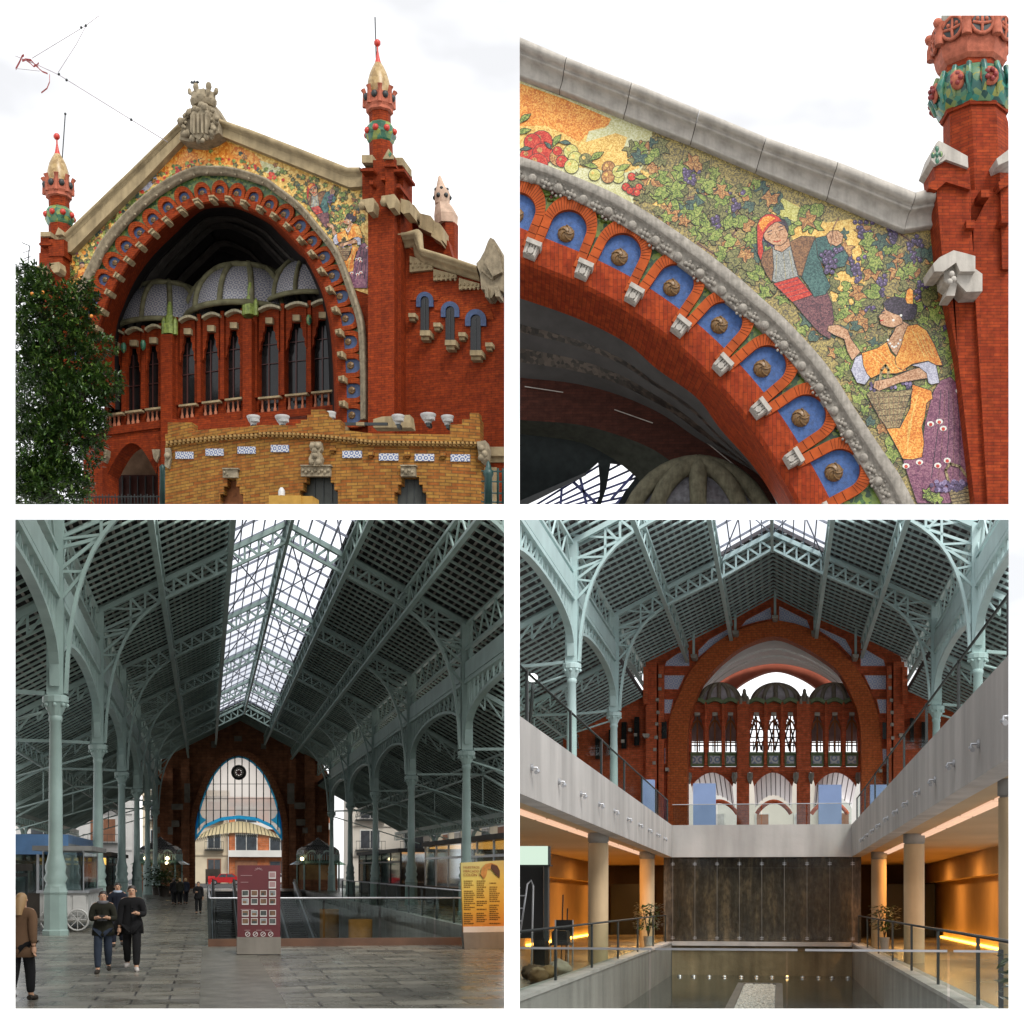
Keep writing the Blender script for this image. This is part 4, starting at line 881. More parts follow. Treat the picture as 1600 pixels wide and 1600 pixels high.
# ================= close view of a market gable (upper right of the photograph)
d1 = 110.0
TR = Frame('TR', Vector(((1200-CX)/F*d1, d1, (HZ-500)/F*d1)), (1, 0, 0), (0, 1, 0)); fr = TR
B_OR = brick('brightened_red_brick', (0.328,0.0492,0.01148), (0.2378,0.02952,0.0082), (0.1148,0.0246,0.01148), .95, .225, dirt=.25, ms=.016, dscale=.3)  # the street front's brick, lightened for the stronger exposure of this close view
B_SC = plain('smooth_orange_brick', (0.3608,0.0656,0.01148), .6, .35, 1.0, bmp=.02)
JOINT2 = plain('dark_brick_joint', (.05,.014,.008), .9, .2)
BLUE2 = plain('bright_blue_plaster', (0.0287,0.0902,0.2706), .5, .35, 3.0, bmp=.12)
STONE_P = stone('pale_grey_stone', (0.492,0.4592,0.41), .8, .22, .03, streak=.35)
STONE_C = stone('rough_carved_stone', (0.41,0.3772,0.328), 2.5, .4, .1)
GREEN_R = tess('green_relief', (.01,.04,.02), (.04,.12,.03), (.2,.28,.04), .3)
BERRY = plain('dark_red_berry', (.12,.02,.02), .35, .3)
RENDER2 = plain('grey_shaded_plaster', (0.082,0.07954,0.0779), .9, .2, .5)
gk = thing('market_gable', 'sloping mosaic gable of a brick market with blue niches round its arch, seen close up', 'market building', fr, fr.P(1200, 788, 3))
T = [(790,64),(812,73),(890,107),(1000,149),(1100,190),(1200,231),(1310,268),(1422,312),(1460,305),(1475,305)]
Bm = [(790,116),(812,126),(880,150),(980,190),(1090,233),(1190,276),(1290,315),(1408,366),(1465,357),(1475,356)]
SO_OUT = smooth_line([(790,244),(812,250),(850,262),(900,282),(950,303),(1000,330),(1050,362),(1100,397),(1150,436),(1188,470),(1230,508),(1290,575),(1335,645),(1375,705),(1402,744),(1425,788),(1440,820)], 80)
SO_IN = smooth_line([(790,278),(812,284),(850,294),(900,317),(950,342),(1000,372),(1050,408),(1100,446),(1150,487),(1188,516),(1225,556),(1270,610),(1310,672),(1345,730),(1372,775),(1384,800),(1392,820)], 80)
KEY2 = [(752,358),(828,390),(909,422),(988,461),(1061,511),(1127,571),(1186,640),(1238,718),(1283,803)]
FR2 = smooth_line([(790,396),(828,412),(906,444),(982,484),(1052,534),(1116,594),(1173,662),(1223,740),(1262,812)], 80)
SF2 = smooth_line([(790,460),(812,466),(903,498),(977,535),(1027,577),(1089,622),(1126,671),(1175,726),(1215,786),(1232,815)], 80)
# mosaic
field = [(812,130),(880,154),(980,194),(1090,237),(1190,280),(1290,319),(1408,370),(1470,361),(1490,460),(1500,560),(1512,680),(1524,800),(1430,800)]+[p for p in SO_OUT[::-1] if p[0] > 812]
mb = MB(fr); ups = [fr.P(x, y, 0) for x, y in resample([(790,110),(812,126),(980,188),(1190,274),(1408,362),(1470,352),(1490,460),(1500,560),(1512,680),(1524,820)], 120)]
mb.strip(ups, [fr.P(x, y, 0) for x, y in resample(SO_OUT, 120)], MI['pale'])
inlay(mb, fr, [(790,118),(812,130),(880,154),(955,186),(950,196),(925,203),(905,222),(880,208),(850,196),(812,197),(790,190)], 1, MI['orange'])
inlay(mb, fr, [(812,197),(850,196),(880,208),(905,222),(925,203),(950,196),(985,200),(975,230),(1000,262),(960,275),(930,262),(900,262),(850,240),(812,230)], 1.2, MI['gold'])
inlay(mb, fr, [(960,186),(990,196),(982,215),(962,208),(915,222),(920,205),(945,200)], 1.6, MI['pale'])
inlay(mb, fr, [(1020,204),(1090,230),(1190,273),(1290,312),(1408,362),(1470,352),(1490,460),(1500,560),(1512,680),(1524,820)]+[p for p in SO_OUT[::-1] if p[0] > 985]+[(990,285),(1010,250)], 1.3, MI['dusk'])
rng = random.Random(5)
for pts in ([(1200,310),(1240,318),(1290,348),(1330,342),(1372,372),(1360,400),(1345,420),(1350,470),(1310,490),(1290,440),(1250,420),(1235,360),(1205,335)], [(1300,420),(1360,380),(1352,440),(1330,500),(1300,470)], [(1000,265),(1040,280),(1060,330),(1020,320)]):
    cnt_ = 2+rng.random()*.3; inlay(mb, fr, pts, cnt_, MI['gold'])
inlay(mb, fr, [(1205,300),(1260,330),(1262,350),(1232,346),(1210,330)], 2.4, MI['lemon'])
rng = random.Random(12)
for pts in ([(1180,330),(1150,360),(1120,400),(1090,380)], [(1075,310),(1110,300),(1140,290)], [(1470,420),(1440,390),(1400,360)], [(1395,400),(1420,440)], [(1200,290),(1160,320),(1140,350)]):
    inlay_line(mb, fr, pts, 4, 2.5, MI['wood'], closed=False); inlay_line(mb, fr, pts, 1.2, 2.6, MI['ink'], closed=False)
dens = lambda x, y: 0 if x < 985 else (.5 if 1200 < x < 1340 and 330 < y < 480 else 1)
vine_field(mb, fr, field, 520, 8.5, 17, rng, dens)
for (x, y, w, h) in ((1078,262,34,26),(1150,300,26,30),(1350,345,32,34),(1395,340,30,40),(1432,368,34,44),(1340,400,26,40),(1468,400,18,50),(1375,430,28,34),(1120,330,28,26),(1200,360,26,40),(1440,440,26,44),(1480,480,18,50),(1360,470,20,34)):
    grapes(mb, fr, x, y, w, h, 3.4, rng, t=0, L=9.8)
vine_field(mb, fr, field, 70, 9, 14, rng, lambda x, y: 0 if x < 1000 or (1180 < x < 1340 and y > 330) else 1) if False else None
# fruit garland at the left end
gl = 11
for (x, y, r, m) in ((846,221,17,'red'),(832,222,13,'red'),(826,245,14,'red'),(848,240,16,'red'),(840,256,16,'red'),(872,246,13,'autumn'),(878,252,9,'red'),(871,236,7,'red'),(892,237,11,'lemon'),(899,248,11,'lemon'),(893,260,11,'lemon'),(915,250,10,'olive'),(929,273,9,'lemon'),(966,277,9,'lemon'),(951,262,10,'autumn'),(950,276,10,'autumn'),(966,268,9,'lemon'),(987,276,6,'red'),(978,292,6,'red'),(990,299,6,'red'),(998,292,5,'red'),(995,301,5,'red'),(984,298,5,'red')):
    inlay(mb, fr, disc_pts(x, y, r+.9, 14), gl, MI['ink']); inlay(mb, fr, disc_pts(x, y, r, 14), gl+.1, MI[m]); inlay(mb, fr, disc_pts(x-r*.3, y-r*.35, r*.28, 8), gl+.2, MI['gold' if m != 'red' else 'autumn']); gl += .25
for (x, y, r, a) in ((818,185,12,-.6),(816,205,12,-.2),(820,232,9,0),(868,220,12,-.9),(882,222,9,.2),(930,244,13,-.5),(922,258,11,.3),(972,262,12,-.4),(1000,276,10,.2),(856,226,8,1)):
    lf = [(x+r*q*cos(t+a), y+r*q*.9*sin(t+a)) for q, t in ((1.2,0),(.6,.7),(.4,1.6),(1.0,2.9),(.4,-1.6),(.6,-.7))]
    inlay(mb, fr, lf, gl, MI['leaf' if r > 9 else 'navyleaf']); inlay_line(mb, fr, lf, .9, gl+.06, MI['ink']); gl += .15
figures(mb, fr, lambda p: p, rng, 1.05, 0)
# lower right basket of grapes
inlay(mb, fr, [Z4(1190,1480), Z4(1260,1450), Z4(1345,1440), Z4(1360,1580), Z4(1215,1580)], 40, MI['cane']); 
for k in range(5): inlay_line(mb, fr, [Z4(1200,1490+k*22), Z4(1350,1460+k*24)], 1.2, 40.2, MI['ink'], closed=False)
inlay_line(mb, fr, [Z4(1190,1430), Z4(1170,1350), Z4(1200,1310), Z4(1260,1330), Z4(1310,1400), Z4(1330,1440)], 4, 40.3, MI['cane'], closed=False)
for k in range(40): x, y = Z4(rng.uniform(1080, 1300), rng.uniform(1420, 1480)); inlay(mb, fr, disc_pts(x, y, 3.6, 8), 41+k*.05, MI['grape' if k % 3 else 'grapehi'])
for k in range(6): lf = vine_leaf(*Z4(1050+k*14, 1500+k*8), 10, k); inlay(mb, fr, lf, 44+k*.1, MI['leaf']); inlay_line(mb, fr, lf, .9, 44.05+k*.1, MI['ink'])
mb.build('mosaic', mosaic_mats('close_', .08), gk, fill=False)
# wall behind the mosaic
mb = MB(fr); W2 = [(p[0], p[1]) for p in SO_OUT]
mb.slab([fr.P(x, y, .08) for x, y in resample([(790,100),(1408,340),(1500,345),(1530,820)], 80)], [fr.P(x, y, .08) for x, y in SO_IN], (0, 2, 0)); mb.build('brick_wall', B_OR, gk)
# cornice in jointed stones
cuts = [-.02, .112, .27, .423, .583, .742, .898, 1.02]
Ts = resample(T[:8], 61); Bs = resample(Bm[:8], 61)
CP = [(-.02,-.5),(0,.5),(.02,1.1),(.08,1.6),(.17,1.95),(.28,2.1),(.38,2.0),(.45,1.7),(.46,1.35),(.5,1.4),(.54,1.36),(.55,1.1),(.6,.8),(.68,.58),(.8,.5),(.9,.62),(.95,.66),(.98,.6),(1,.3),(1.0,-.2)]
edges = [0, 7, 17, 27, 36.5, 46, 56.6, 60]
xsj = [790, 886, 986, 1090, 1192, 1302, 1422]
for k, (a, b) in enumerate(zip(xsj, xsj[1:])):
    def seg(L, xa, xb):
        n = 8; o = []
        for i in range(n+1):
            x = lerp(xa, xb, i/n); j = max(i_ for i_ in range(len(L)-1) if L[i_][0] <= x); p, q = L[j], L[min(j+1, len(L)-1)]; o.append((x, lerp(p[1], q[1], (x-p[0])/max(1e-6, q[0]-p[0]))))
        return o
    mb = MB(fr); px_mould(mb, fr, seg(T, a+.5, b-.5), seg(Bm, a-11.5 if a > 800 else a, b-12.5), CP); mb.build('cornice_stone', STONE_P, gk)
mb = MB(fr); px_mould(mb, fr, [(1422.5,312),(1440,307),(1480,305)], [(1410,366),(1440,361),(1480,356)], CP); mb.build('cornice_stone', STONE_P, gk)
mb = MB(fr); mb.slab([fr.P(x, y+6, .02) for x, y in resample(T, 30)], [fr.P(x, y-1, .02) for x, y in resample(Bm, 30)], (0, 1.5, 0)); mb.build('cornice_core', JOINT2, gk)
# carved stone band round the arch
mb = MB(fr); px_mould(mb, fr, SO_OUT, SO_IN, [(0,-.1),(0,.55),(.04,.66),(.42,.7),(.46,.62),(.5,.36),(.7,.3),(.95,.34),(1,.28),(1,-.2)])
for i in range(1, 79):
    if i % 2: continue
    a, b = SO_OUT[i], SO_IN[i]; q = lambda v, t: fr.P(lerp(a[0], b[0], v), lerp(a[1], b[1], v), t)
    c = q(.72, -.42)
    if i % 4 == 0:
        mb.ball(c, .34, 10)
        if i % 8 == 0:
            for k in range(10): e = 2*pi*k/10; mb.ball(c+Vector((.52*cos(e), .08, .52*sin(e))), .11, 6)
    else:
        for k in range(3): mb.ball(c+Vector((.24*(k-1), 0, -.12*(k-1))), .17, 7); 
        mb.ball(c+Vector((.1,.05,.25)), .14, 6); mb.ball(c+Vector((-.1,.05,-.25)), .14, 6)
mb.build('stone_arch_band', STONE_C, gk)
mb = MB(fr); mb.slab([fr.P(x, y, .22) for x, y in offset(SO_IN, -4)], [fr.P(x, y, .22) for x, y in FR2], (0, .5, 0)); gb = mb.build('green_tile_band', GREEN_R, gk)
tm2 = {'scallop': B_SC, 'joint': JOINT2, 'blue': BLUE2, 'bronze': BRONZE}
scallop_ring(fr, KEY2, .62, .66, -.22, gk, tm2, smallw=.9)
for i in range(1, len(KEY2)-1):  # berries and leaves in the spandrels
    a, b = KEY2[i-1], KEY2[i+1]; dx, dy = b[0]-a[0], b[1]-a[1]; l = math.hypot(dx, dy); nx, ny = dy/l, -dx/l
    for v, r in ((98, .26), (88, .16)):
        c = fr.P(KEY2[i][0]+nx*v, KEY2[i][1]+ny*v, .1); mb = MB(fr); mb.ball(c, r, 9); mb.build('berry', BERRY, gk)
    mb = MB(fr)
    for k in range(7):
        e = k*.9; c = fr.P(KEY2[i][0]+nx*(88+k*3)+cos(e)*11, KEY2[i][1]+ny*(88+k*3)+sin(e)*9, .12); mb.ball(c, .24, 6, 0, 1.3, .5, .6)
    mb.build('leaf_relief', plain('leaf_green_glaze', (.13,.2,.03), .4, .5, 3) if 'leaf_green_glaze' not in bpy.data.materials else bpy.data.materials['leaf_green_glaze'], gk)
brackets(fr, [(x+3, y-4) for x, y in KEY2], 25, gk, STONE_P, t0=-1.3)
# brick roll below the niches, soffit
B_ROT = brick('soffit_brick', (0.3444,0.05084,0.01066), (0.2542,0.03116,0.0082), (0.1148,0.0246,0.01148), .95, .3, dirt=.2, ms=.016, dscale=.3, rot=True)
mb = MB(fr); rows = [[fr.P(x, y, .12) for x, y in offset(FR2, -46)], [fr.P(x, y, -.05) for x, y in offset(FR2, -44)], [fr.P(x, y, -.14) for x, y in offset(FR2, -30)], [fr.P(x, y, -.1) for x, y in offset(FR2, -3)], [fr.P(x, y, .1) for x, y in offset(FR2, 4)], [fr.P(x, y, .9) for x, y in offset(FR2, 11)], [fr.P(x, y, 6) for x, y in SF2]]
for a, b in zip(rows, rows[1:]): mb.strip(a, b, 0, True)
mb.build('arch_soffit', B_ROT, gk)
# vault
CN = smooth_line([(780,582),(812,590),(890,598),(960,615),(1030,645),(1090,685),(1150,720),(1188,745),(1215,790),(1225,820)], 80)
CM = smooth_line([(780,650),(812,656),(900,663),(960,678),(1020,702),(1070,738),(1120,775),(1160,800),(1180,812),(1190,822)], 80)
CE = smooth_line([(780,672),(812,678),(900,690),(950,712),(990,742),(1020,775),(1050,800),(1070,812),(1100,820),(1150,830)], 80)
def between(A, B, f): return [(lerp(a[0], b[0], f), lerp(a[1], b[1], f)) for a, b in zip(A, B)]
mb = MB(fr); SPK = tess('speckled_vault_band', (.012,.011,.01), (.035,.028,.023), (.09,.07,.055), .3)
fs = [(0, 6, 0), (.32, 8, 1), (.42, 8.6, 0), (.62, 10, 1), (.8, 11, 0), (1.0, 12.5, 0)]
for (f0, t0, m), (f1, t1, _) in zip(fs, fs[1:]): mb.strip([fr.P(x, y, t0) for x, y in between(SF2, CN, f0)], [fr.P(x, y, t1) for x, y in between(SF2, CN, f1)], m, True)
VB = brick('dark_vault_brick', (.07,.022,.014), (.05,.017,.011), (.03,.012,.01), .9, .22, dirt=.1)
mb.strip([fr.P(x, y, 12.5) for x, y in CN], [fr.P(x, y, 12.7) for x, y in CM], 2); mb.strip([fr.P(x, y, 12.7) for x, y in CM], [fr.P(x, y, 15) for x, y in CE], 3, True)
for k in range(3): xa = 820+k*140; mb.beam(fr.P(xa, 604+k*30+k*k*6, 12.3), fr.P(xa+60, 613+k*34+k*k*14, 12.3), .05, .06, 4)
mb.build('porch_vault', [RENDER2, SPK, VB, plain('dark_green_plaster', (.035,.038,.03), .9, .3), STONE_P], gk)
mb = MB(fr)
def bwin(pts, mi=0): px_prism(mb, fr, pts, 17.0, 17.1, mi)
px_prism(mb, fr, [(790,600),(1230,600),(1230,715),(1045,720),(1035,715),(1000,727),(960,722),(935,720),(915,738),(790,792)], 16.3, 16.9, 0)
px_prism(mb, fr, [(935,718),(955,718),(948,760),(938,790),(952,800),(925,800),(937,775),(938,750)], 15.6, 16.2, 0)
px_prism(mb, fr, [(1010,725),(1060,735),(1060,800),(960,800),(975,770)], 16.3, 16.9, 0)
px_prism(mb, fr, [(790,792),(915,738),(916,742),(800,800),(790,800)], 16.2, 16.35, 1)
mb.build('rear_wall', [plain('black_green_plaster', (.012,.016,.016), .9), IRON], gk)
NB = plain('navy_glazing_bar', (.025,.035,.16), .5, .2); mb = MB(fr)
for k in range(7): mb.beam(fr.P(820+k*10, 800, 17.2), fr.P(980+k*14, 700+k*12, 17.2), .1, .16)
for (a, b) in (((876,788),(879,745)), ((887,745),(935,790)), ((905,740),(918,795)), ((955,780),(1000,730)), ((960,790),(1012,740))): mb.beam(fr.P(a[0],a[1],17.0), fr.P(b[0],b[1],17.0), .3, .2)
mb.build('skylight_bar', NB, gk)
# stone dome of the gallery at the bottom
mb = MB(fr); MOSS = stone('mossy_dome_stone', (.16,.15,.10), 2, .45, .08)
c = fr.P(1085, 850, 9); mp2 = (fr.P(1086, 850, 9)-c).x
for k in range(5):
    a = -1.35+k*.68; o = [(1090+118*sin(a)*cos(pi/2*j/10), 850-124*sin(pi/2*j/10)) for j in range(11)]
    mb.tube([fr.P(x, y, 9-1.2*cos(a)*cos(pi/2*j/10)) for j, (x, y) in enumerate(o)], [.55+.25*j/10 for j in range(11)], 8)
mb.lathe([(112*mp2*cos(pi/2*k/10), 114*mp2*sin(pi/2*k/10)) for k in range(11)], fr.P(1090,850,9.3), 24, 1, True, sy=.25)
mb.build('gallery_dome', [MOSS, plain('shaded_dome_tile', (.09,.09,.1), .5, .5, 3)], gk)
# tower at the right
mb = MB(fr)
px_prism(mb, fr, [(1474,300),(1482,290),(1480,470),(1497,560),(1527,820),(1640,820),(1640,290)], -1.2, 2.5, 0)
px_prism(mb, fr, [(1521,345),(1525,345),(1548,300),(1600,300),(1600,820),(1545,820),(1530,560),(1521,420)], -1.6, -1.0, 0)
px_prism(mb, fr, [(1463,290),(1458,254),(1478,249),(1515,262),(1517,300),(1517,345),(1524,440),(1473,410),(1466,330)], -2.2, .5, 0)
px_prism(mb, fr, [(1451,286),(1477,272),(1516,288),(1516,296),(1478,284),(1463,297),(1451,294)], -2.6, .3, 0)
px_prism(mb, fr, [(1563,280),(1600,262),(1600,420),(1566,420)], -2.0, .5, 0); px_prism(mb, fr, [(1560,284),(1600,266),(1600,276),(1562,296)], -2.4, .3, 0)
for (x, y) in ((1516,350),(1539,302),(1571,342)): px_box(mb, fr, x-6, y-6, x+7, y+6, -2.7, -1)
px_lathe(mb, fr, 1.5, [(1532,420,52),(1528,300,51),(1524,200,49),(1522,186,47)], 8)
px_lathe(mb, fr, 1.5, [(1522,186,51),(1521,181,52),(1521,178,47)], 8)
px_lathe(mb, fr, 1.5, [(1518,130,46),(1516,90,45)], 8)
tw = mb.build('brick_tower', B_OR, gk)
GLZ = tess('turquoise_glazed_relief', (0.0082,0.0574,0.0492), (0.0246,0.1804,0.1394), (0.205,0.2214,0.041), .4)
mb = MB(fr); px_lathe(mb, fr, 1.5, [(1522,182,50),(1521,172,57),(1520,160,60),(1519,140,58),(1518,128,52),(1518,122,47)], 16, 0, True)
for k in range(16):
    a = 2*pi*k/16; c = fr.P(1520, 150, 1.5); u = (fr.P(1521,150,1.5)-c).x; mb.tube([c+Vector((u*56*cos(a), u*56*sin(a), -1.0)), c+Vector((u*63*cos(a), u*63*sin(a), 0)), c+Vector((u*55*cos(a), u*55*sin(a), 1.2))], [.12,.3,.2], 6)
gb2 = mb.build('green_band', GLZ, tw)
for k in range(8):
    a = 2*pi*k/8-pi/2+.12; c = fr.P(1520, 150, 1.5); u = (fr.P(1521,150,1.5)-c).x; q = c+Vector((u*61*cos(a), u*61*sin(a), .0)); mb = MB(fr); mb.ball(q, u*15, 14, 0, max(.3, abs(sin(a))), max(.3, abs(cos(a))), 1.0)
    e = Vector((cos(a), sin(a), 0)); s_ = Vector((-sin(a), cos(a), 0))
    for j in range(5): f = 2*pi*j/5; mb.ball(q+e*u*6+(s_*cos(f)+Vector((0,0,1))*sin(f))*u*7, u*4.2, 6, 1)
    mb.build('red_medallion', [TERRA, plain('maroon_flower', (.25,.03,.03), .5) if 'maroon_flower' not in bpy.data.materials else bpy.data.materials['maroon_flower']], gb2)
mb = MB(fr); CRX = 1517
px_lathe(mb, fr, 1.5, [(CRX+1,112,47),(CRX+1,106,52),(CRX,99,54),(CRX,90,56),(CRX-1,62,57),(CRX-1,54,57)], 8)
c = fr.P(CRX, 70, 1.5); u = (fr.P(CRX+1,52,1.5)-c).x
for k in range(8):
    a = 2*pi*k/8+pi/8; e = Vector((cos(a), sin(a), 0)); q = c+e*u*58
    mb.tube([q+Vector((0,0,-u*14))+e*u*2, q+e*u*2, q+Vector((0,0,u*12)), q+Vector((0,0,u*20))+e*u*3], [u*8,u*8,u*7,u*9], 7); mb.ball(q+Vector((0,0,u*20))+e*u*5, u*8, 8)
for k in range(8):
    a = 2*pi*k/8; e = Vector((cos(a), sin(a), 0)); sd = Vector((-sin(a), cos(a), 0)); q = c+e*u*57
    pts = [q+sd*u*17*cos(2*pi*j/14)+Vector((0,0,u*4+u*17*sin(2*pi*j/14))) for j in range(15)]; mb.tube(pts, u*3, 6)
    mb.tube([q+sd*u*-14+Vector((0,0,u*4)), q+e*u*2+Vector((0,0,u*1)), q+sd*u*14+Vector((0,0,u*4))], u*2.4, 6); mb.tube([q+Vector((0,0,u*-12)), q+e*u*2, q+Vector((0,0,u*18))], u*2.4, 6)
    for j in (-1, 1): mb.ball(q+sd*u*7*j+Vector((0,0,u*9)), u*3.6, 6)
crn = mb.build('pierced_crown', TERRA, tw)
mb = MB(fr)
for k in range(8):
    a = 2*pi*k/8; e = Vector((cos(a), sin(a), 0)); sd = Vector((-sin(a), cos(a), 0)); q = c+e*u*56.6
    mb.prism([q+sd*u*15*cos(2*pi*j/12)+Vector((0,0,u*4+u*16*sin(2*pi*j/12))) for j in range(12)], e*u*1.0)
mb.build('crown_opening', IRON, crn) if crn else None
mb = MB(fr); px_lathe(mb, fr, 1.5, [(1517,70,44),(1515,40,42),(1512,24,40),(1508,0,36)], 16, 0, True); mb.build('dome', stone('lichened_dome', (.4,.38,.32), 1.2, .5, .05), tw)
mb = MB(fr)
px_prism(mb, fr, [(1453,252),(1463,223),(1467,219),(1512,244),(1513,262),(1500,257),(1478,249),(1462,258)], -2.5, .5)
px_prism(mb, fr, [(1455,250),(1464,225),(1477,240),(1462,257)], -2.7, -2.4)
px_prism(mb, fr, [(1557,248),(1600,215),(1600,240),(1560,258)], -2.4, .5)
px_prism(mb, fr, [(1458,412),(1468,402),(1490,391),(1510,396),(1524,400),(1524,424),(1500,424),(1494,410),(1474,424),(1460,424)], -3.8, -1.2)
px_prism(mb, fr, [(1496,410),(1524,420),(1535,428),(1535,455),(1510,456),(1495,440)], -3.2, -1.2)
px_prism(mb, fr, [(1474,424),(1490,416),(1496,440),(1492,462),(1478,462),(1484,446),(1476,440)], -3.0, -1.2)
for q in ((1506,417),(1514,419),(1487,428),(1490,436),(1484,440)): mb.ball(fr.P(q[0], q[1], -3.6), .22, 8)
mb.build('gargoyle_stone', STONE_P, gk)
mb = MB(fr); cx_, cy_ = 1464, 242
for (x, y) in ((1464,233),(1464,251),(1458,243),(1470,241),(1464,242)): mb.ball(fr.P(x, y, -2.68), .2, 8, 0, .8, .35, 1.2)
mb.build('green_cross_tile', GLAZE, gk)
# ================= iron market hall, built for both interior views
PAINT = plain('sea_green_iron_paint', (.27,.37,.34), .45, .2, .8); PAINT_D = plain('sea_green_rafter_paint', (.28,.37,.33), .6, .3, .6)
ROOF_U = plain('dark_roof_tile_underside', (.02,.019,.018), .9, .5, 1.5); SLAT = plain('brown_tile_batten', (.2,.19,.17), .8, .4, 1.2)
GLASS_R = pane('skylight_glass', (.93,.94,.99), .93, .2); BARM = plain('lilac_grey_glazing_bar', (.25,.27,.33), .5, .2)
TOPT = plain('bounce_roof_sheet', (.6,.57,.52), .9, .15, .5)  # unseen pale sheet on the aisle roofs, added to reflect skylight into the nave
def hall_view(site, vp):
    ey = Vector(((vp[0]-CX)/F, 1, (HZ-vp[1])/F)).normalized(); ex = ey.cross(Vector((0,0,1))).normalized()
    return Frame(site, (0,0,0), ex, ey)
def iron_hall(fr, H, root):
    PAINT, PAINT_D, ROOF_U, SLAT = H.get('mats', (globals()['PAINT'], globals()['PAINT_D'], globals()['ROOF_U'], globals()['SLAT']))
    xl, xr, zf, zc, zb, ze, zr = H['xl'], H['xr'], H['floor'], H['cap'], H['beam'], H['eave'], H['ridge']
    xm = (xl+xr)/2; hs = H['sky']; aw, zo = H['aisle'], H['outer']; rows = H['rows']; y0, y1 = H['y0'], H['y1']; ys1 = H['sky_end']
    hw = (xr-xl)/2; roof = lambda x: ze+(zr-ze)*(1-abs(x-xm)/hw)
    if hasattr(H.get('roofz'), '__call__'): roof = H['roofz']
    # ---- nave roof: dark underside, rafters and battens
    for sx in (-1, 1):
        xe = xm+sx*(hw+2.0); xs = xm+sx*hs; sl = (roof(xs)-roof(xm+sx*hw))/(hw-hs); ze2 = roof(xm+sx*hw)-2.0*sl
        A = (xs, roof(xs)); B = (xe, ze2)
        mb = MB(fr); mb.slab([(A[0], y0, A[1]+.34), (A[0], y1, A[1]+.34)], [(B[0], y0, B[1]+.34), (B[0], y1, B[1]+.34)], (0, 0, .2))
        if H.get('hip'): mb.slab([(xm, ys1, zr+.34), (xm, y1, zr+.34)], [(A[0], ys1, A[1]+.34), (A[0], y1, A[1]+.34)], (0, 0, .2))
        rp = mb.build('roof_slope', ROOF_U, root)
        if not rp: continue
        mb = MB(fr); n = int(round((y1-y0)/H['raft']))
        for k in range(n+1):
            y = y0+(y1-y0)*k/n; mb.beam((A[0], y, A[1]+.22), (B[0], y, B[1]+.22), .14, .08)
            if y > ys1: mb.beam((xm, y, zr+.22), (A[0], y, A[1]+.22), .14, .08)
        mb.build('rafter', PAINT_D, rp)
        mb = MB(fr); n = H['slats']
        for k in range(n):
            t = (k+.5)/n; x, z = lerp(A[0], B[0], t), lerp(A[1], B[1], t); mb.beam((x, y0, z+.29), (x, y1, z+.29), .1, .03)
        for k in range(6): x = lerp(xm, A[0], (k+.5)/6); mb.beam((x, ys1, roof(x)+.29), (x, y1, roof(x)+.29), .15, .035)
        mb.build('batten', SLAT, rp)
        # lattice purlins
        for px_ in (hs, (hs+hw)*.5, hw):
            x = xm+sx*px_; z = roof(x)-.1; d = .95 if px_ < hw else 1.1; mb = MB(fr)
            mb.beam((x, y0, z), (x, y1, z), .16, .12); mb.beam((x, y0, z-d), (x, y1, z-d), .2, .12); y = y0
            while y < y1:
                mb.beam((x, y, z-d), (x, min(y1, y+1.3), z), .06, .08); mb.beam((x, min(y1, y+1.3), z), (x, min(y1, y+2.6), z-d), .06, .08); y += 2.6
            mb.build('lattice_purlin', PAINT, root)
        # ---- aisle roof
        xc = xm+sx*hw; xo = xm+sx*(hw+aw+1.6); sl = (zb-zo)/aw; zo2 = zo-1.6*sl
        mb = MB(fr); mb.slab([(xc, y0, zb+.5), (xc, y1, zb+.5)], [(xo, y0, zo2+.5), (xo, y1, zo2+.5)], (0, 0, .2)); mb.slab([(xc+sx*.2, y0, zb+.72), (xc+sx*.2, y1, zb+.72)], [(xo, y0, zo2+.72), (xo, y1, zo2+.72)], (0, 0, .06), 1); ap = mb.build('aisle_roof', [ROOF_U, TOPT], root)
        if ap:
            mb = MB(fr); n = int(round((y1-y0)/H['raft']))
            for k in range(n+1): y = y0+(y1-y0)*k/n; mb.beam((xc, y, zb+.36), (xo, y, zo2+.36), .13, .08)
            mb.build('rafter', PAINT_D, ap)
            mb = MB(fr); n = 27
            for k in range(n): t = (k+.5)/n; mb.beam((lerp(xc, xo, t), y0, lerp(zb, zo2, t)+.45), (lerp(xc, xo, t), y1, lerp(zb, zo2, t)+.45), .1, .03)
            mb.build('batten', SLAT, ap)
            for t in (.5,):
                x, z = lerp(xc, xm+sx*(hw+aw), t), lerp(zb, zo, t)+.1; mb = MB(fr); mb.beam((x,y0,z),(x,y1,z),.12,.1); mb.beam((x,y0,z-.7),(x,y1,z-.7),.12,.1); y = y0
                while y < y1: mb.beam((x,y,z-.7),(x,y+1.2,z),.05,.07); mb.beam((x,y+1.2,z),(x,y+2.4,z-.7),.05,.07); y += 2.4
                mb.build('lattice_purlin', PAINT, root)
        # outer eave arcade
        xo_ = xm+sx*(hw+aw); mb = MB(fr); mb.beam((xo_, y0, zo-.1), (xo_, y1, zo-.1), .2, .3); mb.beam((xo_, y0, zo-.75), (xo_, y1, zo-.75), .12, .1); y = y0
        while y < y1: mb.beam((xo_,y,zo-.75),(xo_,y+.8,zo-.1),.05,.07); mb.beam((xo_,y+.8,zo-.1),(xo_,y+1.6,zo-.75),.05,.07); y += 1.6
        mb.build('eave_lattice', PAINT, root)
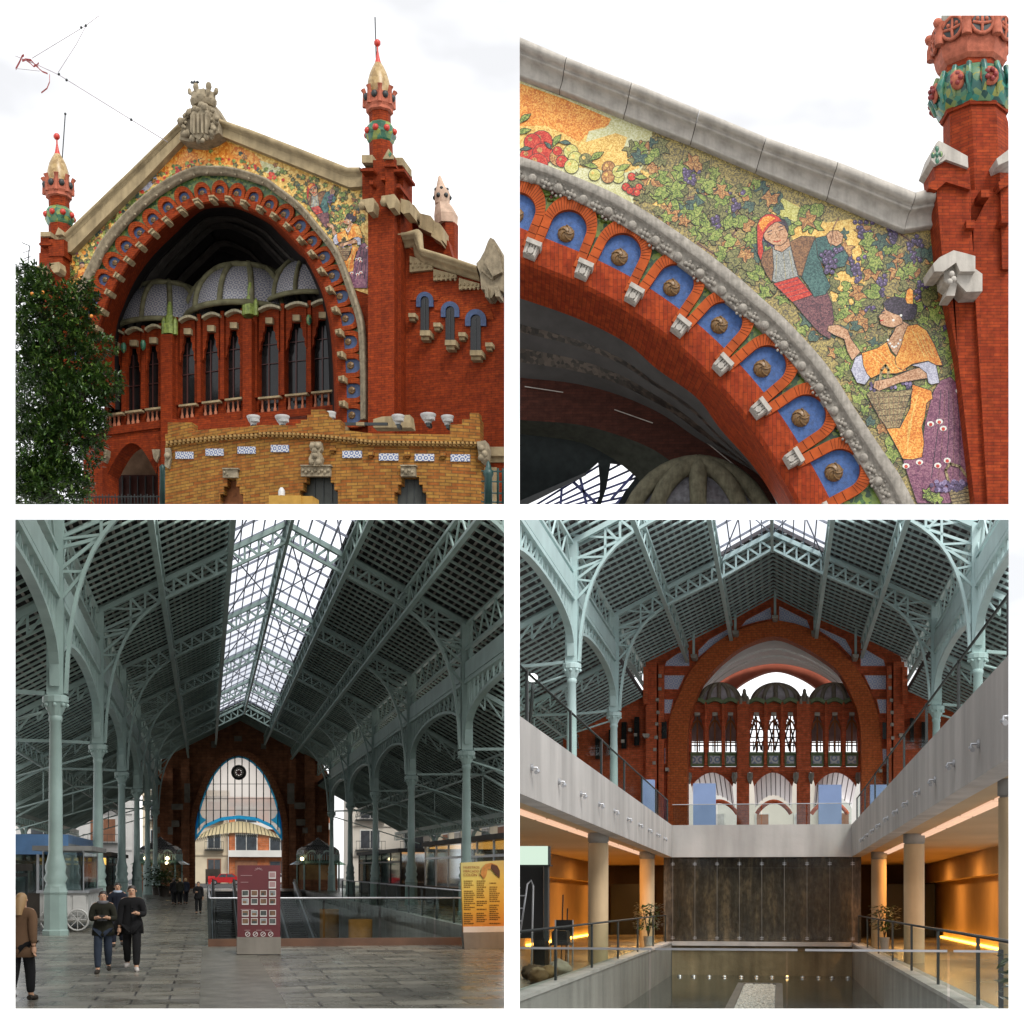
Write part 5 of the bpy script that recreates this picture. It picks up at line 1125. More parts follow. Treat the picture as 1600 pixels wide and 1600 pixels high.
        for y in H['outer_rows']:
            mb = MB(fr); mb.tube([(xo_, y, zf), (xo_, y, zo-1.8)], [.2,.16], 8); mb.tube([(xo_, y, zo-2), (xo_, y, zo-1.7)], [.3,.34], 8)
            for s2 in (-1, 1):
                pts = [(xo_, y+s2*(.25+2.6*(1-cos(pi/2*k/7))), zo-1.9+1.1*sin(pi/2*k/7)) for k in range(8)]; mb.ribbon(pts, .2, .2, side=(1,0,0))
            mb.build('outer_column', PAINT, root)
    # ---- skylight
    mb = MB(fr)
    for sx in (-1, 1): mb.strip([(xm, y0, zr+.3), (xm, ys1, zr+.3)], [(xm+sx*hs, y0, roof(xm+sx*hs)+.3), (xm+sx*hs, ys1, roof(xm+sx*hs)+.3)])
    sk = mb.build('skylight', GLASS_R, root, fill=False)
    if sk:
        mb = MB(fr); y = y0
        for sx in (-1, 1):
            xe = xm+sx*hs; zz = roof(xe)
            for k in range(1, 5): t = k/5; mb.beam((lerp(xm,xe,t), y0, lerp(zr,zz,t)+.2), (lerp(xm,xe,t), ys1, lerp(zr,zz,t)+.2), .05, .12)
            y = y0
            while y < ys1: mb.beam((xm, y, zr+.22), (xe, y, zz+.22), .07, .1); y += H['skybar']
        mb.build('glazing_bar', BARM, sk)
        mb = MB(fr)
        for a, b in zip([rows[0]-(rows[1]-rows[0])]+rows, rows):
            if b <= a: continue
            for sx in (-1, 1): mb.tube([(xm, a, zr-.1), (xm+sx*hs, b, roof(xm+sx*hs)-.1)], .035, 5); mb.tube([(xm+sx*hs, a, roof(xm+sx*hs)-.1), (xm, b, zr-.1)], .035, 5)
        mb.build('wind_brace', BARM, sk)
        mb = MB(fr); mb.beam((xm, y0, zr), (xm, ys1, zr), .16, .2); mb.beam((xm, y0, zr-.9), (xm, ys1, zr-.9), .14, .14); y = y0
        while y < ys1: mb.beam((xm,y,zr-.9),(xm,y+1.2,zr),.06,.07); mb.beam((xm,y+1.2,zr),(xm,y+2.4,zr-.9),.06,.07); y += 2.4
        mb.build('ridge_beam', PAINT, root)
    # ---- trusses and columns
    for y in rows:
        for sx in (-1, 1):
            mb = MB(fr); xc = xm+sx*hw; sg = -sx
            # bottom chord: quarter curve off the capital, then parallel to the roof
            xk = xm+sx*hw*.34; dk = .85; zk = roof(xk)-dk; slope = (roof(xm)-roof(xc))/hw
            pts = []
            for k in range(15):
                t = k/14; p0 = Vector((xc+sg*.3, y, zc+.1)); p1 = Vector((xc+sg*.45, y, zc+(zk-zc)*.78)); p2 = Vector((xk, y, zk)); c1 = p1; c2 = p2-Vector((sg, 0, slope))*hw*.36
                pts.append(p0*(1-t)**3+c1*3*t*(1-t)**2+c2*3*t*t*(1-t)+p2*t**3)
            chord = pts+[Vector((xm, y, roof(xm)-dk))]
            mb.ribbon(pts, .28, .11); mb.beam(pts[-1], chord[-1], .26, .11)
            mb.beam((xc, y, roof(xc)-.08), (xm, y, roof(xm)-.08), .34, .2)
            # web between chord and rafter
            n = 13; prev = None
            def cz(x):
                for a, b in zip(chord, chord[1:]):
                    if (a.x-x)*(b.x-x) <= 0 and abs(a.x-b.x) > 1e-6: return lerp(a.z, b.z, (x-a.x)/(b.x-a.x))
                return chord[-1].z if abs(x-xm) < hw*.3 else chord[0].z
            xs_ = [xc+sg*hw*(.02+.98*k/n) for k in range(n+1)]
            for k in range(n):
                a = (xs_[k], y, roof(xs_[k])-.12); b = (xs_[k+1], y, cz(xs_[k+1])); c_ = (xs_[k+1], y, roof(xs_[k+1])-.12)
                if k == 0: continue
                mb.beam(a, b, .1, .1) if k > 1 else mb.beam((xc, y, roof(xc)-1.2), b, .1, .1)
                mb.beam(b, c_, .1, .09)
            for zz, tt in ((lerp(zc, ze, .45), .3), (lerp(zc, ze, .62), .45), (lerp(zc, ze, .8), .62)):  # struts from post to curve
                p = pts[int(tt*14)]; mb.beam((xc, y, zz+.2), (p.x, y, p.z), .1, .1); mb.beam((xc, y, zz+1.2), (p.x, y, p.z), .08, .08)
            mb.build('roof_truss', PAINT, root)
            # aisle truss
            mb = MB(fr); xo_ = xm+sx*(hw+aw)
            mb.beam((xc, y, zb-.05), (xo_, y, zo+.05), .26, .2); q = []
            for k in range(9): t = k/8; q.append(Vector((lerp(xc+sx*.3, xc+sx*aw*.5, t), y, zc+.1+(lerp(zb, zo, .5)-.75-zc)*math.sin(pi/2*min(1, t*1.25))**.7)))
            mb.ribbon(q, .22, .12); mb.beam(q[-1], (xo_, y, zo-.7), .22, .12); n = 10
            for k in range(n):
                t = k/n; x = lerp(xc, xo_, t); x2 = lerp(xc, xo_, (k+1)/n); zt = lerp(zb, zo, t)-.1; z2 = lerp(zb, zo, (k+1)/n)
                lo = lambda x_, zt_: max(min(zt_-.75, 1e9), zc+.3); mb.beam((x, y, zt), (x2, y, lo(x2, z2)), .07, .08); mb.beam((x2, y, lo(x2, z2)), (x2, y, z2-.1), .07, .07)
            mb.tube([(xc, y, zc-.35), (xo_, y, zo-1.4)], .05, 6); mb.tube([(lerp(xc, xo_, .5), y, lerp(zb, zo, .5)-.8), (lerp(xc, xo_, .5), y, lerp(zc-.35, zo-1.4, .5))], .04, 6)
            mb.build('aisle_truss', PAINT, root)
    for y in rows+H.get('extra_cols', []):
        for sx in (-1, 1):
            xc = xm+sx*hw; h = zc-zf; mb = MB(fr)
            mb.lathe([(.31,1.45),(.28,1.55),(.35,1.7),(.28,1.85),(.31,2.05),(.24,2.3),(.21,2.45),(.2,h*.6),(.17,h-.75),(.2,h-.72),(.2,h-.6),(.17,h-.55)], (xc, y, zf), 14)
            mb.box(xc-.2, xc+.2, y-.16, y+.16, zc+.05, ze, 0)
            for s2 in (-1, 1): mb.box(xc-.24, xc+.24, y+s2*.19-.03, y+s2*.19+.03, zc+.06, ze)
            col = mb.build('iron_column', PAINT, root)
            if not col: continue
            mb = MB(fr); mb.lathe([(.4,0),(.4,.14),(.36,.18),(.34,1.2),(.37,1.28),(.31,1.46)], (xc, y, zf), 8, 0, False, a0=pi/8, a1=2*pi+pi/8); mb.build('pedestal', PAINT, col)
            mb = MB(fr); mb.lathe([(.18,h-.56),(.25,h-.42),(.34,h-.2),(.38,h-.16),(.38,h),(.32,h+.05)], (xc, y, zf), 12, 0, False); 
            for k in range(8): a = 2*pi*k/8; mb.ball((xc+.33*cos(a), y+.33*sin(a), zf+h-.25), .07, 6)
            mb.build('capital', PAINT, col)
    rr = [2*rows[0]-rows[1]]+rows+H.get('extra_cols', [])
    for a, b in zip(rr, rr[1:]):
        for sx in (-1, 1):  # arches along the nave, with struts up to the beam
            xc = xm+sx*hw; mb = MB(fr); sp = b-a; pts = []
            rx = sp/2-.3
            for k in range(21): t = pi*k/20; pts.append(Vector((xc, (a+b)/2-rx*cos(t), zc+.3+(zb-zc-.95)*(abs(sin(t))**.62))))
            mb.ribbon(pts, .28, .12, side=(1,0,0))
            mb.beam((xc, a, zb), (xc, b, zb), .3, .16); mb.box(xc-.14, xc+.14, a+.3, b-.3, zb+.12, zb+.82)
            for k in range(1, 20):
                p = pts[k]
                if zb-p.z > .2: mb.beam(p, (xc, p.y, zb), .07, .08); mb.beam(p, (xc, pts[k+1].y if k < 10 else pts[k-1].y, zb), .05, .06)
            # small clerestory frame with rounded corners and gusset plates
            for q in (a+.35, b-.35): mb.beam((xc, q, zb+.1), (xc, q, ze-1.1), .16, .1)
            for s2, q in ((1, a), (-1, b)): mb.prism([(xc-.04, q+s2*.3, zb+.05), (xc-.04, q+s2*2.6, zb+.05), (xc-.04, q+s2*1.2, zb+.5), (xc-.04, q+s2*.3, zb+1.6)], (.08, 0, 0)); mb.prism([(xc-.04, q+s2*.3, ze-1.2), (xc-.04, q+s2*1.3, ze-1.2), (xc-.04, q+s2*.3, ze-2.0)], (.08, 0, 0))
            mb.build('nave_arch', PAINT, root)
    for i, y in enumerate(rows):
        for sx in (-1, 1):
            if not H.get('bulbs'): continue
            mb = MB(fr); mb.ball((xm+sx*(hw-.1)+sx*.9, y-5.5, zb+.75), .28, 10, 0, .8, .8, 1.3); mb.tube([(xm+sx*(hw-.1)+sx*.9, y-5.5, zb+.2), (xm+sx*(hw-.1)+sx*.9, y-5.5, zb+.5)], .12, 6); mb.build('globe_lamp', plain('cream_lamp_globe', (.6,.52,.4), .4, .1) if 'cream_lamp_globe' not in bpy.data.materials else bpy.data.materials['cream_lamp_globe'], root)
# ================= interior of the market hall, ground floor (lower left of the photograph)
BL = hall_view('BL', (322, 1357)); fr = BL
hallA = thing('market_hall', 'long iron market hall with dark green trusses and a ridge skylight above a grey floor', 'market hall', fr, (3.35, 90, -2))
rowsA = [47.6+18.3*k for k in range(6)]
HA = dict(xl=-4.4, xr=11.1, floor=-2.0, cap=5.1, beam=8.1, eave=10.7, ridge=14.7, sky=2.4, aisle=8.0, outer=3.7, rows=rowsA, y0=24, y1=157, sky_end=139, raft=1.12, slats=26, skybar=3.05,
          outer_rows=[38+18.3*k for k in range(7)], hip=True, bulbs=True)
iron_hall(fr, HA, hallA)
# floor with its stairwell opening
m, nt, b = new_mat('polished_stone_paving'); FLOOR = m
tc = nd(nt, 'ShaderNodeTexCoord'); bt = nd(nt, 'ShaderNodeTexBrick'); nt.links.new(tc.outputs['UV'], bt.inputs[0])
for k, v in (('Color1', (.20,.19,.155,1)), ('Color2', (.085,.082,.07,1)), ('Mortar', (.03,.028,.025,1)), ('Scale', 1.0), ('Brick Width', 1.1), ('Row Height', .8), ('Mortar Size', .02), ('Bias', -.1)): bt.inputs[k].default_value = v
f1 = tnoise(nt, .9, 6, uv=True); col = mixc(nt, .4, bt.outputs['Color'], mixc(nt, 1.0, bt.outputs['Color'], ramp(nt, f1, [(.3,.45),(.7,1.3)]), 'MULTIPLY')); nt.links.new(col, b.inputs['Base Color'])
nt.links.new(ramp(nt, tnoise(nt, 1.3, 5, uv=True), [(.3,.17),(.7,.4)]), b.inputs['Roughness']); b.inputs['Specular IOR Level'].default_value = .5; bump(nt, b, bt.outputs['Fac'], .25, -.01)
mb = MB(fr)
for (a, b_, c_, d_) in ((-45,.1,17,158),(8.2,60,17,158),(.1,8.2,17,40),(.1,8.2,138,158)): mb.box(a, b_, c_, d_, -2.4, -2.0)
setting(mb.build('hall_floor', FLOOR, uvs=1))
mb = MB(fr); mb.box(-.1, 1.15, 17, 39.9, -2.0, -1.992); setting(mb.build('floor_path', stone('worn_pale_paving', (.16,.155,.13), 2, .45, .01, rough=.35)))
CONC = stone('board_marked_concrete', (.30,.29,.27), .7, .25, .02, rough=.8, streak=.35)
mb = MB(fr); mb.box(8.2, 8.5, 40, 138, -6.2, -1.85, 0); mb.box(-.2, .1, 40, 138, -6.2, -2.02, 0); mb.box(-.2, 8.5, 138, 138.3, -6.2, -2.0, 0); tag(mb.build('stairwell_wall', CONC), 'grey concrete wall lining the escalator opening in the hall floor', 'wall')
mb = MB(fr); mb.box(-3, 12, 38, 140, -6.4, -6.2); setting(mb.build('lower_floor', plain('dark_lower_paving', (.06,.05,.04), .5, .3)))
for y in (70, 88):
    mb = MB(fr); mb.lathe([(.55,-6.2),(.55,-2.3)], (6.9+.0*y, y, 0), 16); tag(mb.build('round_pillar', plain('orange_lit_concrete', (.42,.2,.05), .8, .3) if 'orange_lit_concrete' not in bpy.data.materials else bpy.data.materials['orange_lit_concrete']), None, None)  # warm lamplight on the pillars is put into their orange colour
pil = [o for o in SC.objects if o.name.startswith('round_pillar')]
for o, l in zip(pil, ('round pillar in the stairwell with orange lamplight in its colour, nearer the glass railing', 'round pillar in the stairwell with orange lamplight in its colour, farther from the glass railing')): tag(o, l, 'pillar', 'pillars in the stairwell')
# escalators
STEEL = plain('brushed_steel', (.45,.46,.48), .35, .15, 3, metal=.8); RUB = plain('black_rubber', (.012,.012,.013), .5, .2)
def escalator(x0, x1, lb):
    e = thing('escalator', lb, 'escalator', fr, ((x0+x1)/2, 126, -6.2), 'escalators in the stairwell')
    ya, yb = 137, 108; n = 30; mb = MB(fr)
    for k in range(n): t = k/n; y = lerp(ya, yb, t); z = lerp(-2.0, -6.2, t); mb.box(x0+.25, x1-.25, y-(ya-yb)/n, y, z-.35, z-.02)
    mb.build('step', RUB, e)
    for x in (x0, x1):
        mb = MB(fr); d = Vector((0, yb-ya, -4.2)); mb.prism([(x-.1, ya, -2.3), (x-.1, ya, -1.1), (x-.1, yb, -5.3), (x-.1, yb, -6.4)], (.2, 0, 0)); bl = mb.build('balustrade', plain('pale_escalator_panel', (.45,.48,.5), .4, .1) if 'pale_escalator_panel' not in bpy.data.materials else bpy.data.materials['pale_escalator_panel'], e)
        mb = MB(fr); mb.tube([(x, ya+1.5, -1.35), (x, ya+.8, -1.0), (x, ya, -1.0), (x, yb, -5.2)], .1, 6); mb.build('handrail', RUB, bl) if bl else None
        mb = MB(fr); mb.tube([(x-.12, ya, -1.25), (x-.12, yb, -5.45)], .06, 5); mb.build('light_strip', plain('pale_blue_steel', (.55,.62,.7), .3, .05) if 'pale_blue_steel' not in bpy.data.materials else bpy.data.materials['pale_blue_steel'], bl) if bl else None
escalator(.6, 2.4, 'escalator descending beside the left railing, next to the dark red board')
escalator(5.9, 7.7, 'escalator descending along the concrete wall of the opening')
# glass railing round the opening
GL = pane('railing_glass', (.84,.89,.87), .982, .03)
rl = thing('glass_railing', 'frameless glass railing on a wooden kerb in front of the escalator opening', 'railing', fr, (4, 40, -2))
mb = MB(fr)
for k in range(6): xa = .1+k*1.45; mb = MB(fr); mb.box(xa+.02, xa+1.42, 39.98, 40.0, -1.8, -.78); mb.build('glass_panel', GL, rl, fill=False)
for k in range(14):
    ya = 40.1+k*4
    for x_, z_ in ((.08,-1.95),(8.34,-1.85)): mb = MB(fr); mb.box(x_, x_+.02, ya+.05, ya+3.95, z_, z_+1.07); mb.build('glass_panel', GL, rl, fill=False)
mb = MB(fr); mb.box(.05, 8.7, 39.9, 40.1, -2.0, -1.8); mb.build('kerb', plain('brown_wood_kerb', (.12,.06,.035), .5, .3), rl)
mb = MB(fr); mb.tube([(.09, 40, -.74), (.09, 96, -.86)], .03, 6); mb.tube([(.1,40,-.76),(8.8,40,-.76)], .025, 6); mb.tube([(8.35,40,-.72),(8.35,96,-.72)], .03, 6); mb.build('handrail', STEEL, rl)
for k in range(15):
    for x_, z_ in ((.06,-2),(8.3,-1.85)): mb = MB(fr); mb.box(x_, x_+.07, 40+k*4, 40.06+k*4, z_, z_+1.12); mb.build('post', IRON, rl)
# end wall with the pointed window
DB = brick('brown_hall_brick', (.33,.14,.07), (.25,.1,.05), (.15,.08,.05), .9, .28, dirt=.3, ms=.015)
YW = 157.0
OP = smooth_line([(305,1396),(305,1340),(305,1300),(308,1275),(317,1245),(330,1215),(345,1195),(360,1184),(373,1181),(386,1184),(400,1194),(415,1212),(428,1240),(437,1270),(441,1300),(441,1340),(441,1396)], 73)
OUTW = resample([(238,1396),(238,1210),(262,1172),(300,1150),(376,1112),(450,1150),(490,1172),(514,1210),(514,1396)], 73)
ew = thing('end_wall', 'brown brick end wall of the hall pierced by a tall pointed window', 'wall', fr, fr.P(373, 1392, YW))
mb = MB(fr); mb.slab([fr.P(x, y, YW) for x, y in OUTW], [fr.P(x, y, YW) for x, y in OP], (0, 1.5, 0)); mb.build('brickwork', DB, ew)
mb = MB(fr)
OP2 = offset(OP, -9); 
mb.slab([fr.P(x, y, YW-.5) for x, y in offset(OP, -10)], [fr.P(x, y, YW-.5) for x, y in offset(OP, -1)], (0, .6, 0)); mb.build('arch_ring', brick('arch_ring_brick', (.38,.15,.07), (.29,.115,.055), (.05,.025,.016), .5, .3, dirt=.2), ew)
mb = MB(fr)
for x0, x1 in ((262,270),(283,296),(452,462),(476,492)): px_box(mb, fr, x0, 1178 if 270 < x0 < 480 else 1200, x1, 1396, YW-.9, YW-.05)
mb.build('brick_pilaster', DB, ew)
mb = MB(fr)
for (a, b_, c_, d_) in ((268,1256,286,1265),(268,1282,280,1292),(243,1292,250,1302),(262,1292,270,1304),(288,1224,297,1254),(449,1224,460,1256),(460,1254,477,1264),(463,1280,477,1290),(473,1293,481,1302),(495,1290,503,1300),(330,1158,338,1168),(366,1150,378,1158),(408,1162,416,1170)): px_box(mb, fr, a, b_, c_, d_, YW-1.1, YW-.92)
mb.build('inset_stone', plain('grey_inset_stone', (.2,.18,.15), .8, .3), ew)
CY = milky('cyan_stained_glass', (.2,.68,.92), .1); CREAMG = milky('cream_leaded_glass', (.92,.85,.78), .25)
wn = None
mb = MB(fr)
up = [p for p in OP if p[1] < 1312]; base = resample([(305,1308),(320,1288),(345,1277),(373,1274),(401,1277),(425,1288),(441,1308)], len(up))
mb.strip([fr.P(x, y, YW+.4) for x, y in up], [fr.P(x, y, YW+.4) for x, y in base]); wn = mb.build('pointed_window', CREAMG, ew, fill=False)
mb = MB(fr); ins = offset(up, 3.0); mb.slab([fr.P(x, y, YW+.3) for x, y in up], [fr.P(x, y, YW+.3) for x, y in ins], (0, .08, 0))
mb.slab([fr.P(x, y, YW+.3) for x, y in base], [fr.P(x, y+5.5, YW+.3) for x, y in base], (0, .08, 0))
for s in (-1, 1):
    X = lambda d: 373+s*d
    mb.prism([fr.P(X(q[0]), q[1], YW+.29) for q in ((67,1298),(66,1270),(64,1256),(61,1268),(57,1277),(50,1281),(58,1287))], (0, .08, 0))
mb.build('cyan_border', CY, wn)
mb = MB(fr)
for k in range(12):
    x = 311+k*11.2; tp = min(p[1] for p in OP if abs(p[0]-x) < 5); bt_ = 1274+ (abs(x-373)/68)**2*28; mb.beam(fr.P(x, tp, YW+.25), fr.P(x, bt_, YW+.25), .1, .1)
for y in (1225, 1248, 1266):
    xs_ = [p[0] for p in OP if abs(p[1]-y) < 6]; mb.beam(fr.P(min(xs_), y, YW+.24), fr.P(max(xs_), y, YW+.24), .05, .05)
mb.build('glazing_bar', IRON, wn)
mb = MB(fr); c = fr.P(373, 1207, YW+.2); u = (fr.P(374,1207,YW+.2)-c).x
def annulus(mb, c, r0, r1, t, mi, n=28): mb.slab([c+Vector((r1*cos(2*pi*k/n), 0, r1*sin(2*pi*k/n))) for k in range(n+1)], [c+Vector((r0*cos(2*pi*k/n), 0, r0*sin(2*pi*k/n))) for k in range(n+1)], (0, t, 0), mi)
annulus(mb, c, u*8, u*12, -.1, 0); annulus(mb, c+Vector((0,.02,0)), u*5, u*8, -.05, 1); mb.prism([c+Vector((u*(6 if k % 2 else 3.5)*cos(2*pi*k/16), -.02, u*(6 if k % 2 else 3.5)*sin(2*pi*k/16))) for k in range(16)], (0, -.1, 0), 2)
mb.build('rose_medallion', [IRON, STONE_P, plain('ruby_glass', (.14,.01,.015), .3, .2)], wn)
# fan canopy outside the window
cn = thing('fan_canopy', 'cream scalloped glass canopy fanning out below the pointed window', 'canopy', fr, fr.P(373, 1300, YW+4))
n = 25; mb = MB(fr); A_ = [fr.P(305+136*k/(n-1), 1284+26*abs((k-12)/12)**1.8, YW+1.6) for k in range(n)]; B_ = [fr.P(300+146*k/(n-1), 1301+11*abs((k-12)/12)**1.8, YW+7) for k in range(n)]
mb.slab(A_, B_, (0, 0, .05)); mb.build('fan', milky('cream_canopy_panel', (.85,.78,.6), .1), cn)
mb = MB(fr)
for k in range(n): mb.beam(A_[k]+Vector((0,0,-.04)), B_[k]+Vector((0,0,-.04)), .06, .06)
for k in range(n-1):
    for j in range(2): p = B_[k].lerp(B_[k+1], j/2); q = B_[k].lerp(B_[k+1], (j+1)/2); mb.tube([p, p.lerp(q,.5)+Vector((0,0,-.42)), q], .05, 5)
mb.build('rib', plain('canopy_grey_iron', (.22,.24,.22), .5, .2), cn)
# ---- domed kiosks at the far end
def pavilion(px_, w, lb, warm):
    c = fr.P(px_, 1393, 143); c.z = -2.0; u = 2400/143.0; r = w/2/u
    k = thing('domed_pavilion', lb, 'pavilion', fr, c, 'domed pavilions by the end wall')
    mb = MB(fr); mb.lathe([(r*1.02,3.3),(r*.98,3.7),(r*.8,4.0),(r*.55,4.15),(r*.3,4.5),(r*.16,4.65),(.05,4.9)], c, 8, 0, False); mb.build('scaled_dome', tilework('grey_scale_tile', (.16,.155,.15), (.06,.06,.07), .4) if 'grey_scale_tile' not in bpy.data.materials else bpy.data.materials['grey_scale_tile'], k)
    mb = MB(fr)
    for j in range(8):
        a = 2*pi*j/8; a2 = a+2*pi/8; p = c+Vector((r*.98*cos(a), r*.98*sin(a), 2.6)); q = c+Vector((r*.98*cos(a2), r*.98*sin(a2), 2.6))
        for v in range(7): t = v/6; s_ = p.lerp(q, t); mb.beam(s_, s_+Vector((0,0,.3+.75*sin(pi*t))), .07, .07)
        mb.ribbon([p.lerp(q, v/8)+Vector((0,0,.3+.75*sin(pi*v/8))) for v in range(9)], .1, .15)
        mb.beam(p, q, .1, .15); mb.tube([p-Vector((0,0,2.6)), p+Vector((0,0,.75))], .09, 6)
    mb.build('iron_frame', PAINT, k)
    mb = MB(fr); mb.lathe([(r*1.35,2.35),(r*1.0,2.75),(r*.9,2.8)], c, 16, 0, False); mb.build('canopy', pane('green_canopy_glass', (.6,.75,.65), .6, .2) if 'green_canopy_glass' not in bpy.data.materials else bpy.data.materials['green_canopy_glass'], k, fill=False)
    mb = MB(fr); mb.lathe([(r*.9,0),(r*.9,2.5)], c, 8, 0, False); mb.lathe([(r*.92,.0),(r*.92,1.0)], c, 8, 1, False); mb.build('wall', [plain('tan_shop_wall', (.3,.17,.07), .6, .4, .8) if 'tan_shop_wall' not in bpy.data.materials else bpy.data.materials['tan_shop_wall'], DB], k)
    if warm:
        for dx in warm:
            mb = MB(fr); mb.ball(c+Vector((dx, -r*1.05, 2.9)), .16, 8); mb.build('lamp', glow('warm_bulb', (1,.75,.4), 6) if 'warm_bulb' not in bpy.data.materials else bpy.data.materials['warm_bulb'], k)
pavilion(250, 66, 'grey domed kiosk with two lit lamps left of the pointed window', (-1.2, .7))
pavilion(497, 66, 'grey domed kiosk right of the pointed window, behind the glass railing', (-1.6,))
# ---- people
def skin(nodes, edges, rad, sub=1):
    me = bpy.data.meshes.new('tmp'); me.from_pydata([tuple(n) for n in nodes], edges, []); o = bpy.data.objects.new('tmp', me); COL.objects.link(o)
    md = o.modifiers.new('s', 'SKIN'); md.use_smooth_shade = True
    for i, v in enumerate(me.skin_vertices[0].data): v.radius = (rad[i], rad[i]*(.78 if rad[i] > .075 else 1)); v.use_root = (i == 0)
    o.modifiers.new('u', 'SUBSURF').levels = sub; o.modifiers['u'].render_levels = sub
    dg = bpy.context.evaluated_depsgraph_get(); ev = o.evaluated_get(dg); m2 = ev.to_mesh()
    vs = [v.co.copy() for v in m2.vertices]; fs = [tuple(p.vertices) for p in m2.polygons]; ev.to_mesh_clear(); bpy.data.objects.remove(o); bpy.data.meshes.remove(me); return vs, fs
SKINM = plain('skin', (.42,.24,.15), .5, .1, 3); 
def person(label, pos, h, heading, stride, arms, coat, pants, hair, hairlen=.0, coatlen=.42, shoe=(.03,.025,.02), group=None, scarf=None, skirt=False, fr=fr):
    """arms: ((elbow, wrist) for each side) as offsets in body heights from the shoulder: x outward, y forward, z"""
    R = Matrix.Rotation(heading, 3, 'Z'); o = Vector(pos)
    W = lambda p: o+R @ (Vector(p)*h)
    t = thing('person', label, 'person', fr, pos, group)
    def put(name, vs, fs, m, par=t):
        mb = MB(fr); mb.add([W(v) for v in vs], fs, 0, True); return mb.build(name, m, par)
    sh = [(-.105,0,.815), (.105,0,.815)]; J = [(0,0,.53),(0,0,.62),(0,.005,.72),(0,0,.80),(0,.005,.855),(0,.012,.90),(0,.008,.955)]; RD = [.078,.07,.08,.05,.03,.044,.045]; E = [(0,1),(1,2),(2,3),(3,4),(4,5),(5,6)]
    legs = []; armp = []
    for s, sg in ((0,-1),(1,1)):
        el, wr = arms[s]; b = len(J); S_ = Vector(sh[s]); e_ = S_+Vector((sg*el[0], el[1], el[2])); w_ = S_+Vector((sg*wr[0], wr[1], wr[2])); J += [S_, e_, w_]; RD += [.04,.03,.021]; E += [(3,b),(b,b+1),(b+1,b+2)]; armp.append((S_, e_, w_))
        st = stride*sg; b = len(J); hp = Vector((sg*.052,0,.50)); kn = Vector((sg*.056, st*.09+.012, .275)); an = Vector((sg*.055, st*.17-.03*abs(stride), .045+max(0,-st)*.05)); to = an+Vector((sg*.012,.085,-.028)); J += [hp,kn,an,to]; RD += [.062,.042,.026,.022]; E += [(0,b),(b,b+1),(b+1,b+2),(b+2,b+3)]; legs.append((hp,kn,an,to))
    vs, fs = skin(J, E, RD, 2)
    # fingers and thumb of each hand, nose and ears belong to the body
    mb = MB(fr); mb.add([W(v) for v in vs], fs, 0, True)
    for s, sg in ((0,-1),(1,1)):
        S_, e_, w_ = armp[s]; d = (w_-e_).normalized(); sd = Vector((0,1,0)) if abs(d.y) < .7 else Vector((1,0,0)); sd = (sd-d*sd.dot(d)).normalized(); nn = d.cross(sd)
        mb.tube([W(w_), W(w_+d*.03), W(w_+d*.052)], [.02*h,.024*h,.02*h], 7)
        for k, L in enumerate((.036,.043,.041,.033)):
            q = w_+d*.048+sd*(.014-.0095*k); mb.tube([W(q), W(q+d*L*.55+nn*.004), W(q+d*L*.95+nn*.014)], [.0066*h,.006*h,.0045*h], 5)
        q = w_+d*.012+sd*.02; mb.tube([W(q), W(q+d*.025+sd*.014), W(q+d*.045+sd*.012)], [.0075*h,.0068*h,.005*h], 5)
    mb.tube([W((0,.052,.925)), W((0,.066,.905)), W((0,.052,.9))], [.004*h,.009*h,.006*h], 6); 
    for sg in (-1,1): mb.ball(W((sg*.046,.002,.915)), .012*h, 6); mb.ball(W((sg*.017,.049,.925)), .0065*h, 6, 1)
    mb.tube([W((-.015,.051,.884)), W((0,.054,.883)), W((.015,.051,.884))], .0035*h, 5, 2)
    mb.build('body', [SKINM, IRON, TERRA], t)
    # trousers
    N = [Vector((0,0,.55))]; r = [.104]; E2 = []
    for hp,kn,an,to in legs: b = len(N); N += [hp,kn,an+Vector((0,0,.015))]; r += [.078,.053,.038]; E2 += [(0,b),(b,b+1),(b+1,b+2)]
    put('trousers', *skin(N, E2, r, 2), pants)
    mbs = MB(fr)
    for hp,kn,an,to in legs: mbs.tube([W(an+Vector((0,-.035,-.02))), W(an+Vector((0,.01,-.012))), W(to+Vector((0,0,.002))), W(to+Vector((0,.03,-.002)))], [.024*h,.03*h,.027*h,.012*h], 8)
    mbs.build('shoes', plain('shoe_%d' % len(bpy.data.materials), shoe, .6), t)
    # coat
    N = [Vector((0,0,.56)), Vector((0,.004,.66)), Vector((0,.004,.75)), Vector((0,0,.815)), Vector((0,0,.85))]; r = [.1,.094,.1,.075,.04]; E2 = [(0,1),(1,2),(2,3),(3,4)]
    if coatlen < .54: N.append(Vector((0,0,coatlen))); r.append(.105); E2.append((0,5))
    for S_,e_,w_ in armp: b = len(N); N += [S_+Vector((0,0,-.01)), e_, e_.lerp(w_,.88)]; r += [.052,.043,.033]; E2 += [(3,b),(b,b+1),(b+1,b+2)]
    vs, fs = skin(N, E2, r, 2); mb = MB(fr); mb.add([W(v) for v in vs], fs, 0, True); n0 = len(mb.v)
    lz = [(.69,.092,.075),(.63,.1,.08),(.57,.118,.092),(.51,.128,.098),(coatlen,.131,.1),(coatlen,.118,.09)]; K = 16; sk = [W((a*cos(2*pi*k/K)*(1+.025*sin(k*2.6)), b_*sin(2*pi*k/K), z)) for z, a, b_ in lz for k in range(K)]
